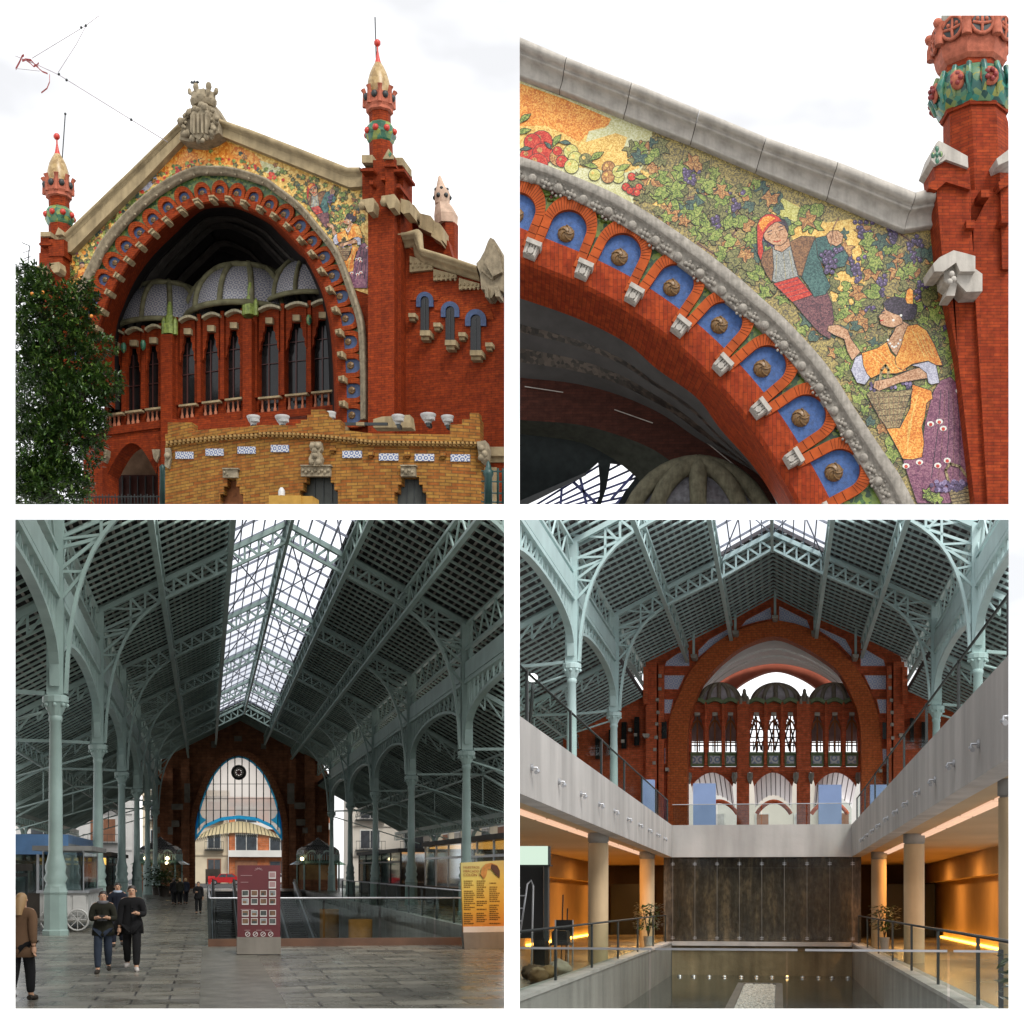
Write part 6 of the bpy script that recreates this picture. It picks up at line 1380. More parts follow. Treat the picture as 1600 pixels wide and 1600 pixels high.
    mb.add(sk, [(i*K+k, i*K+(k+1)%K, (i+1)*K+(k+1)%K, (i+1)*K+k) for i in range(5) for k in range(K)], 0, True); mb.tube([W((0,.1,coatlen+.01)), W((0,.1,.6)), W((0,.092,.7)), W((0,.085,.8))], .004*h, 5, 0); mb.build('coat', coat, t)
    mb = MB(fr); mb.lathe([(.0001,.985),(.03,.978),(.05,.955),(.055,.93),(.052,.905)], (0,0,0), 12, 0, True); hv = []
    for v in mb.v:
        if v.y > .035 and v.z < .955: v.y = .035
        hv.append(Vector((v.x*.95, v.y*1.05-.008, v.z)))
    hf = mb.f
    mbh = MB(fr); mbh.add([W(v) for v in hv], hf, 0, True)
    if hairlen: mbh.tube([W((0,-.03,.93)), W((0,-.045,.88)), W((0,-.05,.9-hairlen))], [.05*h,.055*h,.03*h], 8)
    mbh.build('hair', hair, t)
    if scarf:
        mb = MB(fr); mb.tube([W((.05*cos(2*pi*k/10), .045*sin(2*pi*k/10)+.005, .845)) for k in range(11)], .022*h, 7); mb.build('scarf', scarf, t)
    return t, W
BLK = plain('black_wool', (.012,.012,.013), .9, .3); OLV = plain('dark_olive_parka', (.02,.02,.014), .9, .3); DEN = plain('dark_denim', (.03,.04,.06), .9, .3); HAIRB = plain('dark_brown_hair', (.02,.013,.01), .5, .3)
TAN = plain('tan_coat_cloth', (.12,.07,.04), .9, .2); BLOND = plain('blond_hair', (.32,.2,.09), .5, .3); NAVY = plain('navy_suit', (.015,.018,.028), .9, .3); SHIRT = plain('pale_blue_shirt', (.3,.36,.45), .8)
def feet(x, y): q = 2.0*2400/(y-1357); p = fr.P(x, y, q); p.z = -2.0; return p
relax = ((.02,.0,-.18),(.03,.05,-.32)); fold = ((.03,.02,-.17),(-.04,.13,-.15)); swing = ((.02,-.05,-.17),(.03,-.05,-.32))
t1, W1 = person('woman in an olive parka and jeans looking down at something in her hands', feet(161, 1516), 1.6, pi, .6, (fold, fold), OLV, DEN, HAIRB, .06, .45, scarf=plain('grey_scarf', (.12,.12,.13), .9))
mb = MB(fr); p = W1((0,.15,.66)); mb.box(p.x-.09, p.x+.09, p.y-.03, p.y+.03, p.z-.05, p.z+.06); tag(mb.build('camera_device', plain('black_plastic', (.015,.015,.016), .4)), 'small dark camera held by the woman in the olive parka', 'camera')
t2, W2 = person('man in black coat and tight black trousers with white shoes walking beside the woman', feet(206, 1513), 1.7, pi, -.7, (fold, relax), BLK, BLK, HAIRB, 0, .43, shoe=(.4,.38,.36))
mb = MB(fr); p = W2((.15,-.02,.5)); mb.ball(p, .16, 10, 0, .7, .6, 1.1); mb.tube([p+Vector((0,0,.1)), W2((.1,0,.83)), W2((-.02,.07,.72))], .015, 5); tag(mb.build('shoulder_bag', BLK), 'black shoulder bag at the side of the man in black', 'bag')
person('man in a dark suit with a light shirt walking behind the couple', feet(184, 1476), 1.66, pi, .5, (relax, relax), NAVY, NAVY, HAIRB, 0, .46, scarf=SHIRT)
person('blond woman in a tan jacket and black skirt seen from behind at the edge', feet(34, 1556), 1.66, -.3, .5, (relax, swing), TAN, BLK, BLOND, .12, .4)
for x, y, c_, lb in ((272,1413,BLK,'left one of three people in dark coats strolling near the columns'), (281,1413,OLV,'middle one of three people in dark coats strolling near the columns'), (290,1412,NAVY,'right one of three people in dark coats strolling near the columns')):
    person(lb, feet(x, y), 1.5, .2, .5, (relax, relax), c_, BLK, HAIRB if x < 280 else BLOND, .05, .44, group='three people strolling together')
person('person in black standing alone by the escalator railing', feet(310, 1427), 1.45, pi, .3, (relax, fold), BLK, BLK, HAIRB, 0, .46)
# ---- boards
RED = plain('dark_red_board', (.11,.018,.022), .45, .2); GREYB = stone('grey_board_base', (.24,.22,.19), 1, .2, .01); WH = plain('white_print', (.62,.6,.58), .6, .1); WHD = plain('faint_print', (.34,.22,.22), .6, .1); PHO = plain('dark_photo_print', (.06,.07,.065), .5, .6, 6)
D = 36.0
def panel(mb, x0, y0, x1, y1, t0, t1, mi): px_box(mb, fr, x0, y0, x1, y1, t0, t1, mi)
ib = thing('information_board', 'dark red information board with rows of small photographs on a grey base', 'sign board', fr, fr.P(404, 1490, D))
mb = MB(fr); panel(mb, 371, 1352, 438, 1464, D, D+.22, 0); mb.build('panel', RED, ib)
mb = MB(fr); panel(mb, 370, 1464.3, 439, 1491, D-.04, D+.3, 0); mb.build('base', GREYB, ib)
mb = MB(fr)
for r in range(6):
    for c_ in range(5):
        x = 378+c_*14.2; y = 1391+r*12.6+(6 if r >= 2 else 0)-(24 if False else 0)
        if r > 3 or x > 434: continue
        if c_ < 4: 
            panel(mb, x, y, x+10.5, y+10, D-.012, D, 0); panel(mb, x+.8, y+.8, x+9.7, y+8, D-.016, D-.011, 1+(r*3+c_*5) % 4 if (r*3+c_*5) % 4 != 1 else 3); panel(mb, x+1.5+c_*.4, y+4.2, x+6+r, y+8, D-.019, D-.0165, 3 if (r+c_) % 2 else 1)
for (x, y) in ((420,1362),(420,1377)): panel(mb, x, y, x+11, y+11, D-.012, D, 0); panel(mb, x+1, y+1, x+10, y+9, D-.016, D-.011, 2)
mb.build('photograph', [WH, PHO, WHD, plain('warm_photo_print', (.16,.09,.05), .5, .5, 6), plain('grey_photo_print', (.2,.22,.22), .5, .5, 6)], ib)
mb = MB(fr)
for (x0, x1, y) in ((376,394,1367.5),(376,388,1378),(376,397,1420.5),(382,391,1453),(400,409,1453),(414,424,1453)): panel(mb, x0, y, x1, y+.9, D-.012, D, 0)
for k in range(4):
    c = fr.P(387+k*12, 1460-.4, D-.004); annulus(mb, c, .045, .058, -.01, 1, 16); inlay_line(mb, fr, [(384.5+k*12, 1461.6), (389.5+k*12, 1457.6)], .8, 1, 1, D, .01, closed=False)
for k in range(6): inlay_line(mb, fr, [(404,1357.5), (404+6*cos(k*.6+.1), 1359-4.5*sin(k*.6+.1)+1)], .7, 1, 0, D, .012, closed=False)
mb.build('print', [WHD, WH], ib)
YEL = plain('yellow_poster', (.46,.36,.055), .5, .2, 3); ORG = plain('orange_poster', (.5,.2,.02), .5, .2, 3)
def poster_mat():
    m, nt, b = new_mat('menu_poster'); tc = nd(nt, 'ShaderNodeTexCoord'); sp = nd(nt, 'ShaderNodeSeparateXYZ'); nt.links.new(tc.outputs['Generated'], sp.inputs[0])
    nt.links.new(ramp(nt, sp.outputs[2], [(0,(.5,.17,.02)),(.35,(.5,.3,.03)),(.75,(.46,.4,.1)),(1,(.42,.38,.16))]), b.inputs['Base Color']); b.inputs['Roughness'].default_value = .5; return m
D = 38.0
ps = thing('poster_stand', 'tall yellow poster with columns of small print and a pastry picture', 'poster', fr, fr.P(755, 1482, D))
mb = MB(fr); px_prism(mb, fr, [(724,1456),(792,1455),(792,1344),(720,1348)], D, D+.15); mb.build('sheet', poster_mat(), ps)
mb = MB(fr); px_prism(mb, fr, [(724,1457),(792,1456),(792,1447),(724,1448)], D-.012, D, 0); mb.build('white_footer', WH, ps)
mb = MB(fr); px_prism(mb, fr, [(726,1484),(792,1482),(792,1456.3),(724,1457.3)], D-.05, D+.3); mb.build('base', GREYB, ps)
mb = MB(fr); r3 = random.Random(3); DP = plain('brown_print', (.14,.08,.02), .6)
for c_ in range(3):
    for k in range(22):
        if r3.random() < .12: continue
        y = 1376+k*3.15; x = 725+c_*20; xe = x+r3.uniform(9, 16.5)
        while x < xe: w_ = r3.uniform(1.2, 4); panel(mb, x, y, min(x+w_, xe+1), y+1.3, D-.012, D, 0); x += w_+.7
mb.build('print', DP, ps)
def words(fr, text, x, y, t, h_px, mat_, parent, spacing=1.0, name='lettering'):
    cu = bpy.data.curves.new('t', 'FONT'); cu.body = text; cu.size = 1; o = bpy.data.objects.new('t', cu); COL.objects.link(o)
    dg = bpy.context.evaluated_depsgraph_get(); m2 = o.evaluated_get(dg).to_mesh(); c = fr.P(x, y, t); u = (fr.P(x+1, y, t)-c).x; k = h_px/.7*u
    mb = MB(fr); mb.add([c+Vector((v.co.x*k*spacing, 0, v.co.y*k)) for v in m2.vertices], [tuple(p.vertices) for p in m2.polygons]); o.evaluated_get(dg).to_mesh_clear(); bpy.data.objects.remove(o); bpy.data.curves.remove(cu)
    return mb.build(name, mat_, parent, fill=False)
DPR = plain('dark_red_print', (.2,.03,.02), .6)
words(fr, 'NUESTROS', 724, 1357, D-.02, 3.6, DPR, ps); words(fr, 'MERCADO DE', 724, 1363, D-.02, 3.6, DPR, ps); words(fr, 'COLÓN 2016', 724, 1369, D-.02, 4.2, DPR, ps)
mb = MB(fr); c = lambda x, y: fr.P(x, y, D-.02)
px_prism(mb, fr, [(751,1366),(753,1356),(759,1350),(768,1348),(777,1352),(781,1360),(781,1372),(774,1366),(768,1358),(762,1358),(760,1368),(756,1374)], D-.03, D-.013, 0); px_prism(mb, fr, [(768,1350),(777,1353),(781,1361),(781,1371),(774,1365),(767,1356)], D-.04, D-.031, 1)
mb.build('pastry_picture', [plain('golden_pastry', (.35,.17,.04), .5, .3, 8), plain('chocolate', (.06,.025,.015), .35)], ps)
# ---- stalls in the aisles
GLS = pane('stall_glass', (.62,.68,.66), .72, .05); DARKP = plain('dark_stall_panel', (.05,.042,.035), .6, .4, .7); BLUS = plain('blue_sign_board', (.10,.22,.42), .45, .2)
def stall(x0, x1, y0, y1, zt, label, pan, roofm, n=6, mull=IRON):
    s = thing('market_stall', label, 'stall', fr, ((x0+x1)/2, (y0+y1)/2, -2), None)
    mb = MB(fr); mb.box(x0, x1, y0, y1, -1.98, -1.0); mb.box(x0+.3, x1-.3, y0+.3, y1-.3, -1.0, zt-.6) if pan else None; mb.build('counter', DARKP, s)
    mb = MB(fr); mb.box(x0-.2, x1+.2, y0-.2, y1+.2, zt-.25, zt); mb.build('roof', roofm, s)
    mb = MB(fr)
    for x in (x0, x1):
        for k in range(n+1): y = lerp(y0, y1, k/n); mb.box(x-.05, x+.05, y-.05, y+.05, -1.0, zt-.25)
        mb.box(x-.06, x+.06, y0, y1, lerp(-1, zt, .6), lerp(-1, zt, .6)+.12)
    for x in (x0, (x0+x1)/2, x1): mb.box(x-.05, x+.05, y0-.05, y0+.05, -1.0, zt-.25)
    mb.build('frame', mull, s)
    mb = MB(fr)
    for x in (x0, x1): mb.box(x-.01, x+.01, y0+.06, y1-.06, -.99, zt-.26)
    mb.box(x0+.06, x1-.06, y0-.01, y0+.01, -.99, zt-.26); mb.build('glass', GLS, s, fill=False)
    return s
stall(-13, -6.6, 40, 60, .15, 'dark low stall behind the nearest column, at the edge of the hall', True, DARKP, 4)
s = stall(-7.6, -5.6, 64, 84, 1.0, 'glazed stall under a blue fascia between the first columns', False, plain('pale_roof', (.3,.33,.36), .5), 5, STEEL)
mb = MB(fr); mb.box(-7.8, -5.4, 63.7, 84.3, .55, 1.35); sg = mb.build('blue_fascia', BLUS, s); words(fr, 'Suc', 106, 1331, 63.6, 6, plain('pale_blue_letter', (.3,.42,.6), .5), s)
stall(-9.0, -5.6, 92, 112, .95, 'dark shop stall with a warm lit strip behind the third column', True, DARKP, 4)
mb = MB(fr); mb.box(-8.9, -5.7, 91.5, 91.7, .2, .6); tag(mb.build('lit_shop_sign', glow('amber_sign', (1,.55,.12), .8)), 'amber lit sign strip above the dark shop stall', 'sign')
s = stall(13.0, 18, 56, 92, 1.6, 'long glass stall with a lit amber ceiling behind the yellow poster', False, DARKP, 8, STEEL)
mb = MB(fr); mb.box(13.2, 17.8, 56.3, 91.7, 1.2, 1.3); mb.build('lit_ceiling', glow('amber_ceiling', (1,.42,.08), .9), s)
mb = MB(fr); mb.ball((12.9, 61, .55), .75, 14, 0, .9, .15, .75); og = mb.build('orange_sign', plain('orange_sign', (.55,.13,.02), .5, .1), s); 
words(fr, 'Beher', 742, 1337, 60.6, 4.5, plain('cream_letter', (.6,.5,.3), .5), s)
stall(12.5, 17, 100, 128, 1.35, 'dark kiosk with a grey roller front behind the columns on the far side', True, plain('dark_flat_roof', (.06,.06,.06), .6), 5)
stall(13.5, 19, 22, 50, 3.4, 'dark glazed stall at the near end of the right aisle', True, DARKP, 5) if False else None
# ---- white vendor cart
vc = thing('vendor_cart', 'white panelled vendor cart on spoked wheels beside the second column', 'cart', fr, (-4.3, 53, -2))
mb = MB(fr); mb.box(-5.1, -3.7, 50, 56.5, -1.6, -.75)
for k in range(4): mb.box(-3.7, -3.66, 50.2+k*1.55, 51.5+k*1.55, -1.5, -.85)
for k in range(3): mb.box(-5.0+k*.45, -4.63+k*.45, 49.96, 50, -1.5, -.85)
mb.build('body', plain('white_cart_paint', (.5,.5,.48), .5, .2), vc)
mb = MB(fr)
for x in (-5, -3.8):
    for y in (50.1, 56.4): mb.box(x-.03, x+.03, y-.03, y+.03, -.75, .55)
mb.box(-5.2, -3.6, 49.9, 56.6, -.78, -.7); mb.build('frame', STEEL, vc)
mb = MB(fr); mb.box(-5.3, -3.5, 49.7, 56.8, .55, .7); mb.build('roof', plain('grey_cart_roof', (.2,.2,.19), .6), vc)
mb = MB(fr); mb.box(-5, -3.8, 50.05, 50.07, -.7, .5); mb.box(-3.8, -3.78, 50.1, 56.4, -.7, .5); mb.build('glass', GLS, vc, fill=False)
for x, y in ((-4.75, 49.85), (-3.95, 49.85), (-3.6, 56)):
    mb = MB(fr); c = Vector((x, y, -1.62)); mb.tube([c+Vector((.33*cos(2*pi*k/16), 0, .33*sin(2*pi*k/16))) for k in range(17)], .035, 6)
    for k in range(8): mb.tube([c, c+Vector((.33*cos(2*pi*k/8), 0, .33*sin(2*pi*k/8)))], .015, 5)
    mb.build('wheel', plain('pale_wheel', (.45,.45,.43), .5) if 'pale_wheel' not in bpy.data.materials else bpy.data.materials['pale_wheel'], vc)
# ---- street outside
mb = MB(fr); mb.box(-160, 260, 158, 330, -2.4, -2.06); mb.box(-160, -14.2, 30, 158, -2.4, -2.06) ; mb.box(21, 200, 30, 158, -2.4, -2.06); setting(mb.build('street', plain('asphalt', (.07,.07,.07), .9, .2)))
SHUT = plain('brown_shutter', (.25,.12,.07), .7, .2); WINF = plain('white_window_frame', (.6,.6,.57), .6); WGL = plain('window_glass', (.05,.06,.07), .08, .3)
def town_house(lb, x0, x1, y, z1, axis, floors, cols, wallm, balc=True, grp=None, gm=WGL, depth=6, z0=-2.05, wscale=.42, shop=True):
    """facade with its own windows; axis 'x': faces the hall's length, 'y': faces sideways"""
    th_ = thing('apartment_house', lb, 'building', fr, ((x0+x1)/2 if axis == 'x' else y, y if axis == 'x' else (x0+x1)/2, z0), grp)
    def B(mb, a0, a1, d0, d1, q0, q1, mi=0):
        if axis == 'x': mb.box(a0, a1, y+d0, y+d1, q0, q1, mi)
        else: s = 1 if y > 0 else -1; mb.box(y+s*d0, y+s*d1, a0, a1, q0, q1, mi)
    mb = MB(fr); B(mb, x0, x1, 0, depth, z0, z1); B(mb, x0-.2, x1+.2, -.5, .0, z1-.6, z1+.2)
    fh = (z1-z0-.6)/floors
    for k in range(1, floors): B(mb, x0, x1, -.16, 0, z0+k*fh-.15, z0+k*fh+.1)
    mb.build('wall', wallm, th_)
    cw = (x1-x0)/cols
    for f in range(floors):
        for c_ in range(cols):
            a = x0+cw*(c_+.5); w = cw*wscale; q0 = z0+f*fh+(.9 if f else .15); q1 = z0+f*fh+fh*.82
            mb = MB(fr); B(mb, a-w/2-.12, a+w/2+.12, -.12, -.0, q0-.1, q1+.15, 0)
            wf = mb.build('window', WINF if f else SHUT, th_)
            if not wf: continue
            mb = MB(fr); B(mb, a-w/2, a-.05, -.16, -.11, q0, q1, 0); B(mb, a+.05, a+w/2, -.16, -.11, q0, q1, 0); mb.build('pane', gm if (f*7+c_*3) % 4 else SHUT, wf)
            if balc and f:
                mb = MB(fr); B(mb, a-w*.8, a+w*.8, -.9, 0, q0-.35, q0-.2); 
                for k in range(9): aa = a-w*.78+w*1.56*k/8; B(mb, aa-.02, aa+.02, -.88, -.85, q0-.2, q0+.8)
                B(mb, a-w*.8, a+w*.8, -.9, -.83, q0+.8, q0+.86); mb.build('balcony', IRON, th_)
    return th_
CREAMW = plain('cream_house_paint', (.62,.54,.4), .85, .12, .3); WHITEW = plain('white_house_paint', (.66,.65,.62), .85, .12, .3); ORW = brick('orange_house_brick', (.5,.17,.07), (.42,.13,.05), (.4,.25,.18), 1, .3, dirt=.1); PINKW = plain('warm_white_house_paint', (.64,.6,.53), .85, .12, .3)
town_house('cream house with arched shutters seen through the left half of the hall window', -8.5, 3.0, 215, 10.5, 'x', 3, 3, CREAMW)
oh = town_house('orange brick building with white bands seen through the right half of the hall window', 3.1, 17, 214, 9.6, 'x', 3, 3, ORW, False, wscale=.6)
mb = MB(fr)
for z in (1.6, 5.4): mb.box(3.0, 17.2, 213.2, 214, z, z+.9)
mb.build('white_band', WHITEW, oh)
town_house('white house with tall shuttered windows seen past the left columns', -36, -8.7, 190, 16, 'x', 4, 4, WHITEW)
town_house('white balconied house seen between the right columns', 17, 44, 188, 17, 'x', 5, 5, PINKW)
town_house('row house with iron balconies along the street right of the hall', 110, 187, 27, 15, 'y', 5, 9, CREAMW, True)
# cars outside
def car(lb, px_, d, body, side=0):
    c = fr.P(px_, 1390, d); c.z = -2.05; k = thing('parked_car', lb, 'car', fr, c); X = lambda *p: tuple(c+Vector(p))
    mb = MB(fr); prof = [(-2.1,.3),(-2.1,.75),(-1.9,.85),(-1.0,.95),(-.6,1.4),(.9,1.42),(1.5,1.0),(2.05,.9),(2.1,.3)]
    mb.prism([X(x, -.8, z) for x, z in prof], (0, 1.6, 0)); b_ = mb.build('body', plain('car_paint_%d' % px_, body, .25, .05), k)
    mb = MB(fr); mb.prism([X(x, -.82, z) for x, z in ((-.85,.98),(-.52,1.33),(.1,1.34),(.1,.98))], (0, 1.64, 0)); mb.prism([X(x, -.82, z) for x, z in ((.2,.98),(.2,1.34),(.82,1.35),(1.25,.98))], (0, 1.64, 0)); mb.build('window', WGL, k)
    for x in (-1.3, 1.3):
        for y in (-.85, .7): mb = MB(fr); mb.tube([X(x, y, .32), X(x, y+.15, .32)], .32, 14); mb.tube([X(x, y-.01, .32), X(x, y+.16, .32)], .18, 10, 1); mb.build('wheel', [RUB, STEEL], k)
car('red car parked in the street beyond the hall window', 352, 195, (.45,.02,.025)); car('white car parked at the kerb beyond the hall window', 428, 200, (.6,.6,.6)); car('silver car parked outside behind the left columns', 232, 172, (.3,.31,.33))
sg = thing('shop_front', 'dark shop entrance with a red poster in the street beyond the window', 'shop front', fr, fr.P(330, 1392, 205))
mb = MB(fr); px_box(mb, fr, 321, 1358, 344, 1392, 206, 206.4); mb.build('surround', DARKP, sg)
mb = MB(fr); px_box(mb, fr, 325, 1369, 336, 1382, 205.8, 205.95); mb.build('red_poster', plain('bright_red_poster', (.6,.03,.03), .5), sg)
# scooters and planters near the far end
for k, (x, y_) in enumerate(((248,1398),(258,1400))):
    p = feet(x, y_); s = thing('potted_plant', ('bushy potted plant beside the left domed kiosk', 'smaller potted plant nearer the pointed window')[k], 'plant', fr, p)
    mb = MB(fr); mb.lathe([(.4,0),(.5,.7),(.55,.75)], p, 10); mb.build('pot', DARKP, s); mb = MB(fr); r5 = random.Random(k)
    for j in range(500): a = Vector((r5.gauss(0,.5), r5.gauss(0,.5), 1.3+r5.gauss(0,.35))); d = Vector((r5.uniform(-1,1), r5.uniform(-1,1), r5.uniform(-.5,.8)))*.22; sd_ = d.cross(Vector((.3,.2,1))).normalized()*.07; mb.add([p+a, p+a+d*.5+sd_, p+a+d, p+a+d*.5-sd_], [(0,1,2,3)])
    mb.build('foliage', LEAF, s)

# unseen slab and walls added round the camera to darken the near hall
mb = MB(fr); mb.slab([(-34,-26,3), (-34,4,3), (-34,52,31.5)], [(0,-26,3), (-.1,4,3), (-1,52,31.5)], (0,0,.5)); mb.build('light_block_roof', ROOF_U, hallA, clip=False)
mb = MB(fr); mb.box(-34, 0, -26.4, -26, -3, 3); mb.box(-34.4, -34, -26, 52, -3, 31); mb.box(-.2, .0, -26, -2, -3, 3); mb.build('light_block_wall', DB, hallA, clip=False)
mb = MB(fr); mb.box(-34, 3, -26, 8, -2.4, -2.0); setting(mb.build('bay_floor', FLOOR, clip=False))
# ================= the sunken court under the same kind of roof (lower right of the photograph)
BR = hall_view('BR', (1218, 1410)); fr = BR
hallB = thing('market_hall', 'market hall with green trusses of brightened colour over a sunken court with a pool', 'market hall', fr, (-.4, 60, 2.3))
PAINT_B = plain('brightened_iron_paint', (.46,.61,.61), .45, .12, .8); ROOF_B = plain('brightened_tile_underside', (.13,.12,.125), .9, .4, 1.5); SLAT_B = plain('brightened_tile_batten', (.34,.37,.37), .8, .2, 1.2)  # other hall's iron, tile and batten colours, brightened to stand for stronger light
def roofB(x):
    d = abs(x+.35)
    return 18.1-(18.1-16.75)*d/2.5 if d < 2.5 else 16.75-(16.75-14.3)*(d-2.5)/5.25
HB = dict(xl=-8.1, xr=7.4, floor=2.3, cap=9.4, beam=12.0, eave=14.3, ridge=18.1, sky=2.5, aisle=8.0, outer=8.0, rows=[44.5,60.2,75.9], y0=26, y1=96, sky_end=76.2, raft=1.0, slats=23, skybar=4, outer_rows=[52,68,84], hip=True, bulbs=True, extra_cols=[], roofz=roofB, mats=(PAINT_B, PAINT_B, ROOF_B, SLAT_B))
iron_hall(fr, HB, hallB)
YB = 93.0
b1 = lambda L: [(808+x/4, 808+y/4) for x, y in L]
b2 = lambda L: [(1184+x/4, 808+y/4) for x, y in L]
B_HALL = brick('hall_red_brick', (.74,.165,.07), (.63,.13,.052), (.4,.13,.07), .45, .14, dirt=.1, ms=.012, dscale=.3)
fw = thing('end_wall', 'red brick end wall with a round arch, blue tile panels and a gallery of windows', 'wall', fr, fr.P(1210, 1290, YB))
RO = smooth_line([(1042,1300),(1043,1208),(1044,1140),(1048,1118),(1060,1088),(1079,1048),(1108,1015),(1145,988),(1208,970),(1259,980),(1294,1000),(1324,1028),(1349,1060),(1369,1105),(1376,1145),(1380,1208),(1381,1300)], 73)
RI = smooth_line([(1074,1300),(1074,1208),(1074,1158),(1078,1118),(1095,1073),(1110,1053),(1133,1030),(1165,1008),(1208,994),(1244,1005),(1284,1028),(1309,1048),(1324,1073),(1339,1108),(1345,1145),(1346,1208),(1346,1300)], 73)
WO = resample([(1012,1300),(1012,1040),(1014,1026),(1080,990),(1145,955),(1209,925),(1272,955),(1337,990),(1408,1026),(1410,1040),(1410,1300)], 73)
mb = MB(fr); mb.slab([fr.P(x, y, YB) for x, y in WO], [fr.P(x, y, YB) for x, y in RO], (0, 1, 0)); mb.build('brickwork', B_HALL, fw)
mb = MB(fr); mb.slab([fr.P(x, y, YB-.35) for x, y in RO], [fr.P(x, y, YB-.35) for x, y in RI], (0, 1.4, 0)); mb.build('arch_ring', brick('orange_arch_brick', (.66,.17,.05), (.58,.135,.04), (.34,.1,.05), .3, .14, dirt=.1), fw)
mb = MB(fr)
for x0, x1, y0 in ((1009,1026,1034),(1396,1413,1034),(1029,1037,1040),(1386,1393,1040)): px_box(mb, fr, x0, y0, x1, 1300, YB-.8, YB-.02)
px_box(mb, fr, 1005, 1042, 1012, 1100, YB-1.2, YB-.1); px_box(mb, fr, 1410, 1042, 1418, 1100, YB-1.2, YB-.1)
mb.build('brick_pilaster', B_HALL, fw)
# aisle walls
mb = MB(fr); px_prism(mb, fr, [(880,1330),(880,1140),(1012,1074),(1012,1330)], YB-.1, YB+.9); px_prism(mb, fr, [(1410,1330),(1410,1074),(1545,1140),(1545,1330)], YB-.1, YB+.9); mb.build('aisle_brickwork', B_HALL, fw)
mb = MB(fr)
for (x0, x1, y0, y1) in ((991,999,1120,1165),(971,979,1128,1170),(951,958,1140,1180),(930,937,1150,1186),(1034,1042,1128,1154),(1379,1385,1129,1155),(1440,1447,1128,1168),(1422,1428,1122,1160)): px_box(mb, fr, x0, y0, x1, y1, YB-.92, YB-.85 if 1005 < x0 < 1415 else YB-.12)
mb.build('slit_window', DARKGL, fw)
T_BL = tilework('blue_ornament_tile', (.66,.69,.82), (.38,.47,.75), .3)
L_ = [b1([(930,900),(1000,850),(1075,825),(1082,935),(918,935)]), b1([(915,985),(1055,985),(1010,1080),(912,1080)]), b1([(905,1135),(980,1135),(960,1230),(903,1230)]), b1([(880,1440),(930,1440),(930,1545),(880,1545)]), b1([(1130,830),(1200,760),(1340,682),(1346,720),(1230,800),(1130,885)]), b1([(1390,690),(1430,640),(1590,555),(1592,640),(1500,658)]),
      b2([(130,550),(310,640),(335,705),(230,668),(130,650)]), b2([(385,685),(550,760),(590,830),(590,885),(500,790),(385,715)]), b2([(640,830),(680,825),(790,890),(802,935),(640,935)]), b2([(660,985),(805,985),(805,1080),(705,1080)]), b2([(740,1135),(815,1135),(815,1230),(760,1230)]), b2([(775,1445),(830,1445),(830,1545),(780,1545)])]
for p in L_:
    mb = MB(fr); px_prism(mb, fr, p, YB-.16, YB+.05); tp = mb.build('tile_panel', T_BL, fw)
    mb = MB(fr); q = [fr.P(x, y, YB-.2) for x, y in p]; mb.path(q+[q[0]], .07, .12, up=(0,1,0)); mb.build('panel_frame', B_HALL, tp) if tp else None
mb = MB(fr)
for (x, y) in ((1031,1056),(1031,1076),(1027,1093),(1028,1113),(1026,1131),(1025,1152),(1023,1171),(1022,1192),(1042,1202),(1391,1057),(1391,1075),(1393,1094),(1394,1113),(1394,1132),(1395,1153),(1394,1171),(1376,1204),(984,1140),(993,1148),(973,1158)): px_box(mb, fr, x-2.5, y-2.5, x+2.5, y+2.5, YB-.95, YB-.02)
mb.build('small_stone', STONE_P, fw)
mb = MB(fr)
for (x, y) in ((1084,1022),(1149,985),(1211,961),(1273,985),(1337,1022),(1009,1146),(1410,1146)): px_prism(mb, fr, [(x-5,y),(x+5,y),(x+5,y+3),(x+3,y+6),(x-3,y+6),(x-5,y+3)], YB-1.4, YB-.02)
mb.build('stone_corbel', STONE_P, fw)
for (x, y) in ((1084,1022),(1149,985),(1211,961),(1273,985),(1337,1022)):
    mb = MB(fr); p = fr.P(x, y, YB-1.0); zt = roofB(p.x)
    mb.ribbon([p, p+Vector((0,-.05,1.2)), Vector((p.x, p.y-1.2, max(p.z+1.6, zt-.35)))], .14, .14, side=(1,0,0)); mb.build('purlin_foot', PAINT_B, hallB)
# soffit, vault and rear arch
SALM = brick('salmon_soffit_brick', (.5,.2,.11), (.44,.16,.09), (.3,.15,.1), .3, .12, dirt=.1); VLT = plain('pale_vault_plaster', (.76,.74,.75), .85, .12, .4); VBD = tess('grey_vault_band', (.1,.1,.1), (.2,.19,.18), (.32,.3,.28), .2)
mb = MB(fr); up = [p for p in RI if p[1] < 1150]; n = len(up)
vis = [(1090,1112),(1105,1085),(1130,1062),(1165,1045),(1213,1037),(1262,1046),(1300,1066),(1322,1088),(1336,1112)]
inn = smooth_line([(1086,1150)]+vis+[(1341,1150)], n)
f_ = lambda k, t: [fr.P(lerp(a[0], b[0], k), lerp(a[1], b[1], k), t) for a, b in zip(up, inn)]
R0 = f_(0, YB-.34); R1 = f_(.16, YB+3.2); R2 = f_(.42, YB+5); R3 = f_(.5, YB+5.6); R4 = f_(.68, YB+7.5); R5 = f_(.76, YB+8.2); R6 = f_(1.0, YB+11)
mb.strip(R0, R1, 0, True); mb.strip(R1, R2, 1, True); mb.strip(R2, R3, 2, True); mb.strip(R3, R4, 1, True); mb.strip(R4, R5, 2, True); mb.strip(R5, R6, 1, True)
mb.build('porch_vault', [SALM, VLT, VBD], fw)
